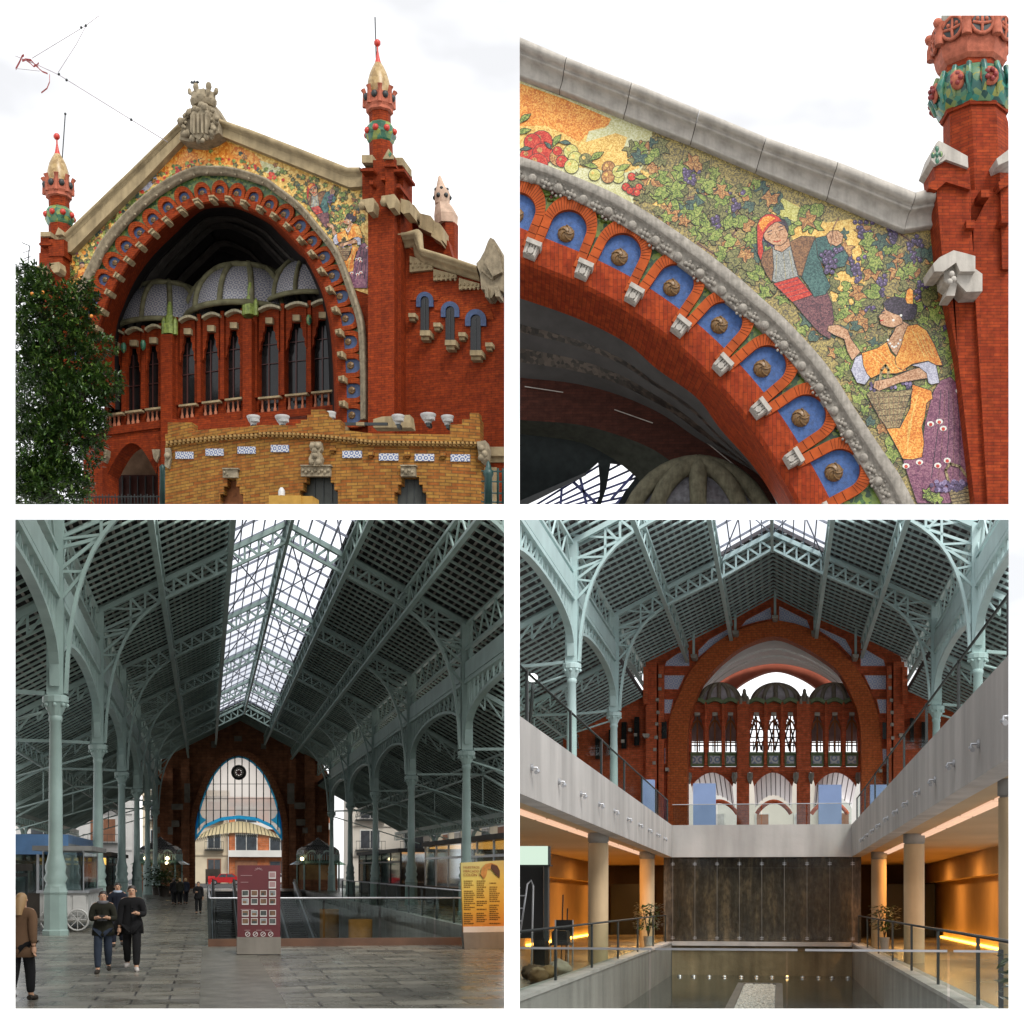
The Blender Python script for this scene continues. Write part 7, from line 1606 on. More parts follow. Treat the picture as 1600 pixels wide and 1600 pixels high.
mb = MB(fr); bk = smooth_line([(1120,1150),(1135,1100),(1150,1075),(1180,1056),(1213,1047),(1246,1056),(1276,1075),(1292,1100),(1306,1150)], n)
mb.slab([fr.P(x, y, YB+11.2) for x, y in inn], [fr.P(x, y, YB+11.2) for x, y in bk], (0, 1, 0)); mb.build('rear_arch', plain('pinkish_brick', (.36,.1,.06), .85, .2), fw)
# gallery
YG = YB+2.2; GRN = plain('olive_green_trim', (.2,.27,.15), .6, .3, 3); TERW = plain('ochre_mullion', (.35,.14,.05), .7, .2)
wins = [(1080,1099),(1107,1127),(1133,1150),(1172,1192),(1200,1218),(1227,1243),(1268,1286),(1295,1314),(1322,1340)]
edges_ = [1068]+[v for w in wins for v in w]+[1352]
mb = MB(fr)
for a, b in zip(edges_[0::2], edges_[1::2]):
    px_box(mb, fr, a, 1094, b, 1205, YG-.2, YG+.6)
    if b-a > 12: px_box(mb, fr, a+2, 1096, b-2, 1300, YG-.7, YG+.4)
    else: px_box(mb, fr, (a+b)/2-2, 1096, (a+b)/2+2, 1196, YG-.5, YG-.19)
for a, b in wins:
    w = b-a; lo = [(a,1135),(a+w*.12,1130),(a+w*.12,1126),(a+w*.25,1122),(a+w*.25,1118),(a+w*.35,1115)]; lo = lo+[(b-(p[0]-a), p[1]) for p in lo[::-1]]; m_ = len(lo)
    mb.slab([fr.P(a+w*k/(m_-1), 1096-2.5*sin(pi*k/(m_-1)), YG-.1) for k in range(m_)], [fr.P(x, y, YG-.1) for x, y in lo], (0, .5, 0))
for a, b in ((1072,1152),(1170,1246),(1266,1346)):
    ar = [(a+8+(b-a-16)*k/16, 1228-22*sin(pi*k/16)**.8) for k in range(17)]; tp = [(a+(b-a)*k/16, 1198) for k in range(17)]
    mb.slab([fr.P(x, y, YG-.12) for x, y in tp], [fr.P(x, y, YG-.12) for x, y in ar], (0, .6, 0))
mb.build('gallery_brickwork', B_HALL, fw)
for a, b in ((1066,1078),(1147,1174),(1243,1270),(1342,1354)):
    mb = MB(fr); px_box(mb, fr, a+4 if a > 1070 else a, 1205, b-4 if b < 1350 else b, 1300, YG-.75, YG+.9); mb.build('brick_pier', B_HALL, fw)
for a, b in wins:
    mb = MB(fr); px_box(mb, fr, a-1, 1178, b+1, 1197, YG-.3, YG-.02, 0); px_box(mb, fr, a+2, 1181, b-2, 1193, YG-.36, YG-.29, 1); px_box(mb, fr, a-1, 1175, b+1, 1178, YG-.5, YG, 0); mb.build('tile_sill', [GRN, tilework('grey_blue_sill_tile', (.45,.46,.47), (.16,.2,.32), .5) if 'grey_blue_sill_tile' not in bpy.data.materials else bpy.data.materials['grey_blue_sill_tile']], fw)
    mb = MB(fr); m_ = (a+b)/2; mb.beam(fr.P(m_, 1176, YG+.3), fr.P(m_, 1120, YG+.3), .1, .1); 
    for s in (-1, 1): mb.ribbon([fr.P(m_+s*(b-a)/2*k/6, 1140-14*cos(pi/2*k/6), YG+.3) for k in range(7)], .1, .1)
    mb.beam(fr.P(a, 1160, YG+.3), fr.P(b, 1160, YG+.3), .07, .07); mb.build('window', [TERW], fw)
    mb = MB(fr); mb.ribbon([fr.P(a-3+(b-a+6)*k/8, 1098-5*sin(pi*k/8), YG-.4) for k in range(9)], .5, .22); mb.build('hood_moulding', GRN, fw)
    mb = MB(fr); px_box(mb, fr, m_-4, 1113, m_+4, 1118, YG-.4, YG-.05); mb.build('head_stone', STONE_P, fw)
DT = plain('grey_dome_tile', (.6,.6,.66), .6, .35, 2)
for (cx, rx) in ((1124,32),(1212,37),(1302,36)):
    c = fr.P(cx, 1098, YG+1.0); u = (fr.P(cx+1, 1098, YG+1.0)-c).x; mb = MB(fr)
    mb.lathe([(rx*u*cos(pi/2*k/9), 29*u*sin(pi/2*k/9)) for k in range(10)], c, 20, 0, True, sy=.55); dm = mb.build('dome', DT, fw)
    mb = MB(fr)
    for k in range(7): a = pi+pi*k/6; mb.tube([c+Vector((rx*u*1.02*cos(pi/2*j/9)*cos(a), rx*u*.57*cos(pi/2*j/9)*sin(a), 29.5*u*sin(pi/2*j/9))) for j in range(10)], .13, 6)
    mb.build('dome_rib', stone('grey_mossy_rib', (.42,.4,.33), 2) if 'grey_mossy_rib' not in bpy.data.materials else bpy.data.materials['grey_mossy_rib'], dm)
for x in (1163, 1257):
    mb = MB(fr); px_lathe(mb, fr, YG-.3, [(x,1102,8.5),(x,1094,8),(x,1092,6),(x,1086,4.5),(x,1082,3),(x,1079,3.2),(x,1076,1)], 8); 
    for s in (-5.5, 5.5): px_lathe(mb, fr, YG-.7, [(x+s,1100,2.5),(x+s,1091,2.5),(x+s,1087,.6)], 6)
    mb.build('stepped_finial', bpy.data.materials['grey_mossy_rib'], fw)
for x in (1076,1148,1172,1244,1268,1342):
    mb = MB(fr); px_prism(mb, fr, [(x-4,1207),(x+4,1207),(x+4,1214),(x+1,1224),(x-3,1222),(x-5,1214)], YG-1.0, YG-.2); mb.build('stone_corbel', STONE_C, fw)
mb = MB(fr); px_box(mb, fr, 1070, 1100, 1153, 1158, YG+3, YG+3.2); px_box(mb, fr, 1265, 1100, 1350, 1158, YG+3, YG+3.2); px_box(mb, fr, 1168, 1100, 1250, 1118, YG+3, YG+3.2); mb.build('rear_shade_sheet', plain('shaded_grey_screen', (.3,.3,.32), .8, .3), fw)  # grey sheet added for the dark shading behind the upper windows
mb = MB(fr)
for k in range(15): x = 1170+k*5.5; mb.beam(fr.P(x, 1118, YG+3.1), fr.P(x+(14 if k % 2 else -14), 1172, YG+3.1), .09, .09)
for y in (1128, 1140, 1152, 1165): mb.beam(fr.P(1070, y, YG+3.05), fr.P(1350, y, YG+3.05), .07, .07)
for k in range(40): x = 1072+k*7; mb.beam(fr.P(x, 1158, YG+3.1), fr.P(x, 1174, YG+3.1), .06, .06)
mb.build('rear_tracery', IRON, fw)
# vaulted passage seen through the three lower arches
mb = MB(fr)
for a, b in ((1072,1152),(1170,1246),(1266,1346)):
    A_ = [fr.P(a+8+(b-a-16)*k/16, 1228-22*sin(pi*k/16)**.8, YG+.5) for k in range(17)]; B_ = [p+Vector((0, 6, -1.0)) for p in A_]
    mb.strip(A_, B_, 0, True); mb.tube([p+Vector((0,5.9,-.05)) for p in B_], .16, 6, 1)
    for p, q in zip(A_[1::2], B_[1::2]): mb.beam(p+Vector((0,0,-.03)), q+Vector((0,0,-.03)), .05, .05, 2)
mb.build('passage_vault', [milky('white_vault', (.88,.84,.84), .12), B_HALL, plain('grey_vault_rib', (.3,.26,.27), .8)], fw)
# buildings across the street
for (lb, x0, x1, y, z1, wm) in (('pale house seen through the left lower arch of the gallery', -13.5, -3.8, 160, 13.4, WHITEW), ('warm white house with brown shutters behind the middle lower arch', -3.7, 4.2, 161, 13.4, PINKW), ('pale cream house seen through the right lower arch', 4.3, 12.5, 160, 13.4, WHITEW)):
    town_house_args = (lb, x0, x1, y, z1, 'x', 3, 2, wm, True)
    hs_ = thing('apartment_house', lb, 'building', fr, ((x0+x1)/2, y, 2.3)); mb = MB(fr); mb.box(x0, x1, y, y+5, 2.3, z1); mb.build('wall', wm, hs_)
    for c_ in range(2):
        for f in range(2):
            a = lerp(x0, x1, (c_+.5)/2); q0 = 2.6+f*4.3; mb = MB(fr); mb.box(a-.75, a+.75, y-.12, y, q0, q0+2.3); wf = mb.build('window', WINF, hs_)
            if wf:
                mb = MB(fr); mb.box(a-.6, a+.6, y-.16, y-.125, q0+.1, q0+2.2); mb.build('pane', SHUT if (c_+f) % 2 else plain('pale_blind', (.45,.45,.45), .6) , wf)
                mb = MB(fr); mb.box(a-1, a+1, y-.7, y, q0-.2, q0-.08)
                for k in range(8): mb.box(a-.98+k*.28, a-.95+k*.28, y-.68, y-.65, q0-.08, q0+.7)
                mb.build('balcony', IRON, hs_)
# ---- upper floor slab, concrete fascia, lower level
ZT, ZU, XL, XR, YE, ZP, ZL, ZW = 2.45, 1.43, -3.37, 2.23, 49.0, -1.25, -1.34, -2.3
PALEC = stone('pale_smooth_concrete', (.47,.45,.43), .5, .2, .012, rough=.6, streak=.4)
mb = MB(fr); mb.box(-30, XL-.3, 8, 125, 1.95, 2.32, 0); mb.box(XR+.3, 30, 8, 125, 1.95, 2.32, 0); mb.box(XL-.3, XR+.3, YE+.3, 125, 1.95, 2.32, 0); setting(mb.build('upper_floor', FLOOR))
pk = []
for (a, b_, c_, d_, lb) in ((XL-.3, XL, 8, YE+.3, 'long pale concrete fascia with round spotlights along the left of the court'), (XR, XR+.3, 8, YE+.3, 'long pale concrete fascia with round spotlights along the right of the court'), (XL+.003, XR-.003, YE, YE+.3, 'short pale concrete fascia over the water wall')):
    mb = MB(fr); mb.box(a, b_, c_, d_, ZU, ZT); tag(mb.build('concrete_fascia', PALEC), lb, 'fascia wall')
CEIL = plain('ochre_ceiling_plaster', (.50,.36,.22), .8, .12, .3); OCH = plain('ochre_wall_plaster', (.50,.33,.15), .8, .2, .4)
mb = MB(fr); mb.box(-11, XL-.31, 8, 66, ZU+.1, ZU+.3); mb.box(XR+.31, 11, 8, 66, ZU+.1, ZU+.3); setting(mb.build('lower_ceiling', CEIL))
mb = MB(fr); mb.box(-11, -3.68, 8, 66, ZL-.3, ZL); mb.box(2.56, 11, 8, 66, ZL-.3, ZL); setting(mb.build('lower_floor', plain('warm_lower_paving', (.3,.24,.17), .25, .3, .5)))
mb = MB(fr); mb.box(-7.9, -7.6, 40, 64, ZL, ZU+.1); mb.box(-7.9, -7.2, 40, 64, .8, ZU+.1); tag(mb.build('ochre_wall', OCH), 'ochre wall washed by orange floor light behind the left columns', 'wall')
mb = MB(fr); mb.box(6.2, 6.5, 36, 64, ZL, ZU+.1); mb.box(5.8, 6.5, 36, 64, .8, ZU+.1); tag(mb.build('ochre_wall', OCH), 'ochre wall washed by orange floor light behind the right columns', 'wall')
DKW = plain('dark_brown_recess', (.05,.03,.02), .6, .4, .8)
mb = MB(fr); mb.box(-9, XL+.02, 64, 64.3, ZL, ZU+.1); mb.box(XL-.28, XL+.0, YE+.8, 64, ZL-1, ZU+.1); tag(mb.build('dark_wall', DKW), 'dark brown recess wall at the far left of the lower level', 'wall')
mb = MB(fr); mb.box(XR-.02, 9, 64, 64.3, ZL, ZU+.1); mb.box(XR, XR+.28, YE+.8, 64, ZL-1, ZU+.1); tag(mb.build('dark_wall', DKW), 'dark brown recess wall at the far right of the lower level', 'wall')
mb = MB(fr); mb.box(4.1, 6.15, 63.5, 63.9, ZL, .75); mb.box(-6.9, -5.1, 63.5, 63.9, ZL, .75)
o = mb.build('dark_door', plain('black_door_panel', (.008,.007,.006), .4)); tag(o, 'tall black doors in the recesses behind the far columns', 'door')
COLM = stone('warm_beige_column_plaster', (.56,.42,.26), .7, .22, .01, rough=.7, streak=.35)
for i, (x, y, lb) in enumerate(((-3.95,33.8,'thick round column left of the court, nearest of the left pair'),(-3.95,46.5,'slim looking round column at the far left corner of the court'),(2.9,19.8,'big round column at the right edge with a leafy plant before it'),(2.95,35.2,'round column in the middle of the right side of the court'),(2.95,47.5,'round column at the far right corner of the court'))):
    cl = thing('round_column', lb, 'column', fr, (x, y, ZL), 'round columns of the lower level')
    mb = MB(fr); mb.lathe([(.225,ZL),(.225,ZU-.13)], (x, y, 0), 28, 0, True); mb.build('shaft', COLM, cl)
    mb = MB(fr); mb.lathe([(.21,ZU-.13),(.21,ZU-.1),(.235,ZU-.1),(.235,ZU+.1)], (x, y, 0), 28, 0, True); mb.build('collar', CONC, cl)
# ceiling lights and floor washes
STRIP = glow('warm_white_strip', (1,.62,.42), .42)
for (x, n0, lb) in ((-4.28,0,'left'),(3.2,1,'right')):
    t = thing('ceiling_light', 'broken line of warm light panels in the ceiling '+('behind the left fascia' if n0 == 0 else 'behind the right fascia'), 'ceiling light', fr, (x, 30, ZU+.08), 'ceiling light lines')
    mb = MB(fr)
    for k in range(9): mb.box(x-.11, x+.11, 11+k*4.2, 14.9+k*4.2, ZU+.06, ZU+.09)
    mb.build('panel', STRIP, t)
WASH = glow('orange_floor_wash', (1,.45,.06), 7)
for (x0, x1, y0, y1, lb) in ((-7.58,-7.48,46,62,'orange light strip at the foot of the left ochre wall'),(6.08,6.18,42,61,'orange light strip at the foot of the right ochre wall')):
    mb = MB(fr); mb.box(x0, x1, y0, y1, ZL+.01, ZL+.06); tag(mb.build('floor_light', WASH), lb, 'floor light', 'floor light strips')
for (x, y0, lb) in ((-5.2,37,'left'),(4.2,31,'right')):
    for k in range(4):
        a = bpy.data.lights.new('ceiling_lamp', 'AREA'); a.size = .6; a.energy = 62; a.color = (1, .5, .16); ao = bpy.data.objects.new('ceiling_lamp', a); COL.objects.link(ao); ao.location = fr.M @ Vector((x, y0+k*8, ZU+.05))
# ---- water wall, pool
WW = thing('water_wall', 'dark wet stone water wall behind bolted glass sheets at the end of the pool', 'water wall', fr, (-.57, YE, ZW))
m, nt, b = new_mat('wet_dark_stone'); f1 = tnoise(nt, 1.1, 7, stretch=(2.2,1,.35), rough=.7); f2 = tnoise(nt, 9, 4, stretch=(1,1,.6))
col = ramp(nt, f1, [(.3,(.022,.022,.023)),(.5,(.075,.062,.05)),(.72,(.24,.18,.12))]); col = mixc(nt, .6, col, mixc(nt, 1.0, col, ramp(nt, f2, [(.35,.3),(.7,1.6)]), 'MULTIPLY')); nt.links.new(col, b.inputs['Base Color']); b.inputs['Roughness'].default_value = .3; b.inputs['Specular IOR Level'].default_value = .35; bump(nt, b, f2, .5, .03)
mb = MB(fr); mb.box(XL-.3, XR+.3, YE+.5, YE+.7, ZW-.3, ZU+.05, 0); mb.build('stone_face', m, WW)
mb = MB(fr); mb.box(XL+.01, XR-.01, YE-.2, YE+.6, ZP-.12, ZP, 0); mb.box(XL+.01, XR-.01, YE-.05, YE+.4, ZW-.3, ZP-.12, 1); mb.build('ledge', [PALEC, stone('stained_ledge_wall', (.3,.24,.15), .9, .45, .02, rough=.5, streak=.6)], WW)
mb = MB(fr); xs_ = [XL+.02+.7*k for k in range(9)]
for a, c_ in zip(xs_, xs_[1:]): mb.box(a+.015, min(c_, XR-.02)-.015, YE+.1, YE+.115, ZP+.08, 1.08); mb.box(a+.015, min(c_, XR-.02)-.015, YE+.1, YE+.115, 1.1, ZU-.05)
mb.build('glass_sheet', pane('water_wall_glass', (.86,.86,.82), .975, .08), WW, fill=False)
mb = MB(fr)
for x in xs_:
    mb.beam((x, YE+.09, ZP), (x, YE+.09, ZU), .01, .01, 1)
    for z in (ZP+.12, 1.22): mb.beam((x-.06, YE+.06, z+.02), (x+.06, YE+.06, z+.02), .014, .014); mb.beam((x-.06, YE+.06, z-.03), (x+.06, YE+.06, z-.03), .014, .014); mb.beam((x, YE+.06, z-.06), (x, YE+.06, z+.06), .016, .016)
mb.build('clamp', [STEEL, plain('grey_sealant', (.2,.19,.17), .6)], WW)
m, nt, b = new_mat('pool_water'); b.inputs['Base Color'].default_value = (.035,.045,.04,1); b.inputs['Roughness'].default_value = .06; b.inputs['IOR'].default_value = 1.33; bump(nt, b, tnoise(nt, 5, 3), .12, .02); WATER = m
mb = MB(fr); mb.box(XL+.01, XR-.01, 8, YE, ZW-.2, ZW); setting(mb.build('water', WATER))
for (x0, x1, lb) in ((XL-.3, XL-.005, 'low concrete parapet with glass along the left of the pool'), (XR+.005, XR+.32, 'low concrete parapet with glass along the right of the pool')):
    t = thing('pool_parapet', lb, 'parapet', fr, ((x0+x1)/2, 30, ZW)); mb = MB(fr); mb.box(x0, x1, 8, YE-.05, ZW-.3, ZP-.06); mb.build('concrete', CONC, t)
    mb = MB(fr); mb.box(x0-.02, x1+.02, 8, YE-.05, ZP-.058, ZP); mb.build('coping', PALEC, t)
    x = (x0+x1)/2; y = YE-.7; CG = bpy.data.materials.get('court_glass') or pane('court_glass', (.87,.9,.88), .975, .03)
    while y > 9:
        mb = MB(fr); mb.box(x-.018, x+.018, y-.05, y+.05, ZP, ZP+.82); mb.build('post', IRON, t)
        mb = MB(fr); mb.box(x-.006, x+.006, y-4.65, y-.1, ZP+.03, ZP+.8); mb.build('glass_panel', CG, t, fill=False); y -= 4.8
    mb = MB(fr); mb.tube([(x, 8, ZP+.84), (x, YE-.6, ZP+.84)], .022, 6); mb.build('handrail', IRON, t)
CG = bpy.data.materials['court_glass']
mb = MB(fr); PEB = stone('white_pebbles', (.7,.69,.66), 9, .5, .03); r7 = random.Random(2); mb.box(-.96, -.1, 9, 43, ZW-.1, ZW+.03)
for k in range(1500):
    y = 43-abs(r7.gauss(0, 1))*9
    if y < 30: continue
    x = r7.uniform(-.93, -.13); mb.ball((x, y, ZW+.035), r7.uniform(.02,.04), 5, 0, 1, r7.uniform(1, 2.5), .7)
setting(tag(mb.build('pebbles', PEB), 'strip of white pebbles down the middle of the pool', 'pebbles'), 'stuff')
mb = MB(fr); mb.box(-1.14, -.963, 9, 43.1, ZW-.1, ZW+.06); mb.box(-.097, .08, 9, 43.1, ZW-.1, ZW+.06); mb.box(-1.14, .08, 43.103, 43.4, ZW-.1, ZW+.06); tag(mb.build('pebble_border', plain('grey_slate_border', (.16,.15,.14), .6, .2)), 'grey slate border round the white pebbles', 'border')
ORD = 'first second third fourth fifth sixth seventh eighth ninth tenth eleventh twelfth'.split()
LIT = glow('lit_pool_lamp', (1,.62,.2), 3)
for i, x in enumerate((1062,1084,1108,1132,1158,1182,1206,1230,1254,1279,1300,1325)):
    p = fr.P(x, 1529, 47.6); lt = thing('pool_light', ORD[i]+' small round lamp from the left in the row at the end of the pool' if x != 1230 else 'small lit orange lamp in the row at the end of the pool', 'pool light', fr, p, 'pool lamps in a row')
    mb = MB(fr); mb.lathe([(.075,-.03),(.075,.02),(.05,.03)], (p.x, p.y, ZW+.02), 12); mb.build('housing', STEEL, lt); mb = MB(fr); mb.lathe([(.045,.032),(.03,.045),(.001,.05)], (p.x, p.y, ZW+.02), 10, 0, True); mb.build('lens', LIT if x == 1230 else LENS, lt)
# ---- spotlights on the fascias
for side, xs0, pts in ((-1, XL, [(830,1203),(874,1225),(909,1244),(938,1260),(962,1271),(983,1283),(1001,1292),(1016,1300),(1029,1307),(1040,1313)]), (1, XR, [(1564,1137),(1515,1177),(1479,1205),(1451,1229),(1428,1246),(1410,1263),(1395,1275),(1381,1285),(1369,1295),(1360,1303),(1351,1310),(1344,1316)])):
    for i, (x, y) in enumerate(pts):
        d = abs(xs0)*2400/abs(x-1218); z = (1410-y)/2400*d
        sp = thing('spotlight', ORD[len(pts)-1-i]+' small steel spotlight from the water wall on the '+('left' if side < 0 else 'right')+' concrete fascia', 'spotlight', fr, (xs0, d, z), 'spotlights on the '+('left' if side < 0 else 'right')+' fascia')
        s = -side; mb = MB(fr); mb.tube([(xs0+s*.002, d, z+.05), (xs0+s*.03, d, z+.05)], .05, 10); mb.tube([(xs0+s*.02, d, z+.05), (xs0+s*.09, d, z+.05), (xs0+s*.1, d, z+.0)], .014, 6); mb.build('arm', STEEL, sp)
        mb = MB(fr); mb.tube([(xs0+s*.08, d-.05, z-.02), (xs0+s*.08, d+.1, z+.01)], [.028,.034], 10); mb.build('lamp_head', STEEL, sp)
# ---- balustrades of the upper floor and the near glass screen
for (x, lb) in ((XL-.15, 'glass balustrade with black posts above the left fascia'), (XR+.15, 'glass balustrade with black posts above the right fascia')):
    t = thing('glass_balustrade', lb, 'balustrade', fr, (x, 30, ZT)); mb = MB(fr); y = YE
    mb.tube([(x, 8, ZT+.8), (x, YE, ZT+.8)], .02, 6); mb.build('handrail', IRON, t); mb = MB(fr)
    while y > 9:
        mb = MB(fr); mb.box(x-.02, x+.02, y-.04, y+.04, ZT, ZT+.82); mb.build('post', IRON, t)
        mb = MB(fr); mb.box(x-.006, x+.006, y-4.5, y-.1, ZT+.03, ZT+.78); mb.build('glass_panel', CG, t, fill=False); y -= 4.6
t = thing('glass_balustrade', 'low glass balustrade across the end of the court before the gallery', 'balustrade', fr, (-.5, YE, ZT)); mb = MB(fr); mb.tube([(XL, YE+.15, ZT+.66), (XR, YE+.15, ZT+.66)], .014, 6); mb.build('handrail', STEEL, t)
mb = MB(fr)
for k in range(4): a = XL+.02+k*1.4; mb.box(a+.01, a+1.37, YE+.14, YE+.152, ZT+.01, ZT+.65)
mb.build('glass_panel', CG, t, fill=False)
D = 17.0; zr_ = (1410-1483)/2400*D
t = thing('glass_screen', 'near glass screen with a bright steel top rail across the foot of the court', 'balustrade', fr, (-.5, D, zr_-.8)); mb = MB(fr)
for a, b in ((800,1018),(1024,1246),(1258,1480),(1490,1562)):
    pa, pb = fr.P(a, 1482, D), fr.P(b, 1484, D); mb.beam((pa.x, D, zr_), (pb.x, D, zr_), .022, .024)
mb.build('top_rail', STEEL, t)
mb = MB(fr)
for a, b in ((800,1014),(1017,1228),(1231,1480),(1484,1562)):
    pa, pb = fr.P(a, 1486, D), fr.P(b, 1486, D); mb.box(pa.x, pb.x, D-.004, D+.004, zr_-1.1, zr_-.013)
mb.build('glass_panel', CG, t, fill=False)
mb = MB(fr); p = fr.P(1563, 1486, D); mb.box(p.x-.02, p.x+.03, D-.02, D+.02, zr_-1.1, zr_+.02); mb.build('post', IRON, t)
# ---- things on both levels
SKYB = plain('pale_blue_board', (.22,.3,.5), .6, .08)
for (x0, x1, y0, y1, d, lb) in ((1083,1118,1224,1300,60,'pale blue display board before the left gallery arch'),(1279,1315,1226,1300,60,'pale blue display board before the right gallery arch'),(1004,1022,1218,1290,56,'pale blue display board beside the left balustrade'),(1360,1395,1226,1300,60,'pale blue display board behind the right balustrade')):
    t = thing('display_board', lb, 'board', fr, fr.P((x0+x1)/2, y1, d), 'pale blue display boards'); mb = MB(fr); px_box(mb, fr, x0, y0, x1, y1, d, d+.4); mb.build('panel', SKYB, t)
    mb = MB(fr); p = fr.P(x0, y1, d); q = fr.P(x1, y1, d); mb.box(p.x-.05, q.x+.05, d-.15, d+.55, 2.32, 2.42); mb.build('foot', GREYB, t)
lp = thing('lamp_post', 'black post with a round white globe lamp on the upper floor', 'lamp', fr, fr.P(832, 1130, 24)); mb = MB(fr); mb.tube([fr.P(827,1150,24), fr.P(833,1066,24)], .03, 8); mb.build('post', IRON, lp)
mb = MB(fr); mb.ball(fr.P(832,1059,24), .085, 12, 0, 1, 1, .8); mb.build('globe', glow('lit_globe', (1,1,1), 1.6), lp)
def leafy(lb, x, y, pot_h, h, spread, n, base=ZL, pr=.14, cat='plant', potc=PALEC):
    t = thing('potted_plant', lb, cat, fr, (x, y, base)); rr = random.Random(int(x*100))
    if pot_h: mb = MB(fr); mb.lathe([(pr*.8, 0),(pr, pot_h*.9),(pr*1.05, pot_h)], (x, y, base), 12); mb.build('pot', potc, t)
    mb = MB(fr)
    for k in range(5): a = 2*pi*k/5; mb.tube([(x, y, base+pot_h), (x+spread*.3*cos(a), y+spread*.3*sin(a), base+pot_h+h*.5), (x+spread*.6*cos(a), y+spread*.6*sin(a), base+pot_h+h*.9)], [.015,.01,.005], 5)
    mb.build('stem', BARK, t); mb = MB(fr)
    for k in range(n):
        a = rr.uniform(0, 6.28); r = spread*math.sqrt(rr.random()); z = base+pot_h+h*(.25+.75*rr.random()); p = Vector((x+r*cos(a), y+r*sin(a), z)); d = Vector((cos(a), sin(a), rr.uniform(-.9,.5))).normalized()*rr.uniform(.08,.15); s = d.cross(Vector((rr.uniform(-.3,.3),.2,1))).normalized()*d.length*.3
        mb.add([p, p+d*.45+s, p+d, p+d*.45-s], [(0,1,2,3)], 0)
    mb.build('foliage', LEAF, t)
leafy('small dark tree in a square tub by the far left column', -3.75, 44.6, .35, .95, .38, 420)
leafy('small leafy shrub in a pale pot by the far right column', 2.95, 45.0, .35, .9, .38, 420)
leafy('big leafy plant in front of the right edge column', 2.42, 16.3, 0, 1.25, .2, 150, -1.75, pr=.16)
# left lower level: chairs and kit, ladder, heap of sacks
c0 = Vector((-4.6, 33.0, ZL)); t = thing('folding_chair', 'black folding chair stacked with cases before the ochre wall', 'chair', fr, c0); BLP = plain('black_plastic_kit', (.012,.012,.012), .5); X = lambda *p: tuple(c0+Vector(p))
mb = MB(fr); mb.box(*(v for pr in zip(X(-.2,-.8,.42), X(.2,.0,.47)) for v in pr)); mb.build('seat', BLP, t)
mb = MB(fr); mb.box(*(v for pr in zip(X(-.2,.0,.6), X(.2,.06,.95)) for v in pr)); mb.build('backrest', BLP, t)
for x in (-.19, .19):
    for y in (-.75, -.02): mb = MB(fr); mb.tube([X(x,y,0), X(x,y+.02,.95 if y > -.1 else .44)], .018, 6); mb.build('leg', STEEL, t)
def cbox(name, lb, cat, m_, x0, x1, y0, y1, z0, z1, extra=None):
    t = thing(name, lb, cat, fr, ((x0+x1)/2, (y0+y1)/2, z0)); mb = MB(fr); mb.box(x0, x1, y0, y1, z0, z1); mb.box(x0+.02, x1-.02, y0+.02, y1-.02, z1, z1+.03); mb.build('case', m_, t)
    mb = MB(fr); mb.tube([((x0+x1)/2-.06, (y0+y1)/2, z1+.03), ((x0+x1)/2-.05, (y0+y1)/2, z1+.08), ((x0+x1)/2+.05, (y0+y1)/2, z1+.08), ((x0+x1)/2+.06, (y0+y1)/2, z1+.03)], .012, 6); mb.build('handle', BLP, t)
cbox('equipment_case', 'black equipment case lying on the folding chair', 'case', BLP, -4.78, -4.45, 32.35, 32.9, ZL+.475, ZL+.7)
cbox('equipment_case', 'tall black equipment case beside the folding chair', 'case', BLP, -5.15, -4.9, 32.2, 32.8, ZL, ZL+.72)
ms = MB(fr)
for x, h in ((-5.05,1.6),(-4.72,1.5),(-4.62,1.2)): ms.tube([(x, 33.4, ZL), (x+.04, 33.4, ZL+h)], .015, 6); ms.lathe([(.12,0),(.02,.04)], (x, 33.4, ZL), 8)
tag(ms.build('microphone_stand', BLP), 'thin black stands rising behind the equipment cases', 'stand')
ld = thing('step_ladder', 'pale folding ladder leaning at the left edge of the lower level', 'ladder', fr, (-4.45, 26.4, ZL)); mb = MB(fr)
mb.tube([(-4.5,26.2,ZL+.2), (-4.36,26.6,ZL+1.65), (-4.31,26.7,ZL+1.72), (-4.27,26.7,ZL+1.62), (-4.33,26.9,ZL+.2)], .016, 6); mb.tube([(-4.7,26.2,ZL+.2), (-4.5,26.6,ZL+1.6)], .016, 6); mb.build('rail', STEEL, ld)
mb = MB(fr)
for k in range(6): mb.beam((-4.7+.033*k, 26.2+.065*k, ZL+.35+.22*k), (-4.49+.022*k, 26.2+.065*k, ZL+.35+.22*k), .03, .02)
mb.build('rung', STEEL, ld)
r8 = random.Random(6)
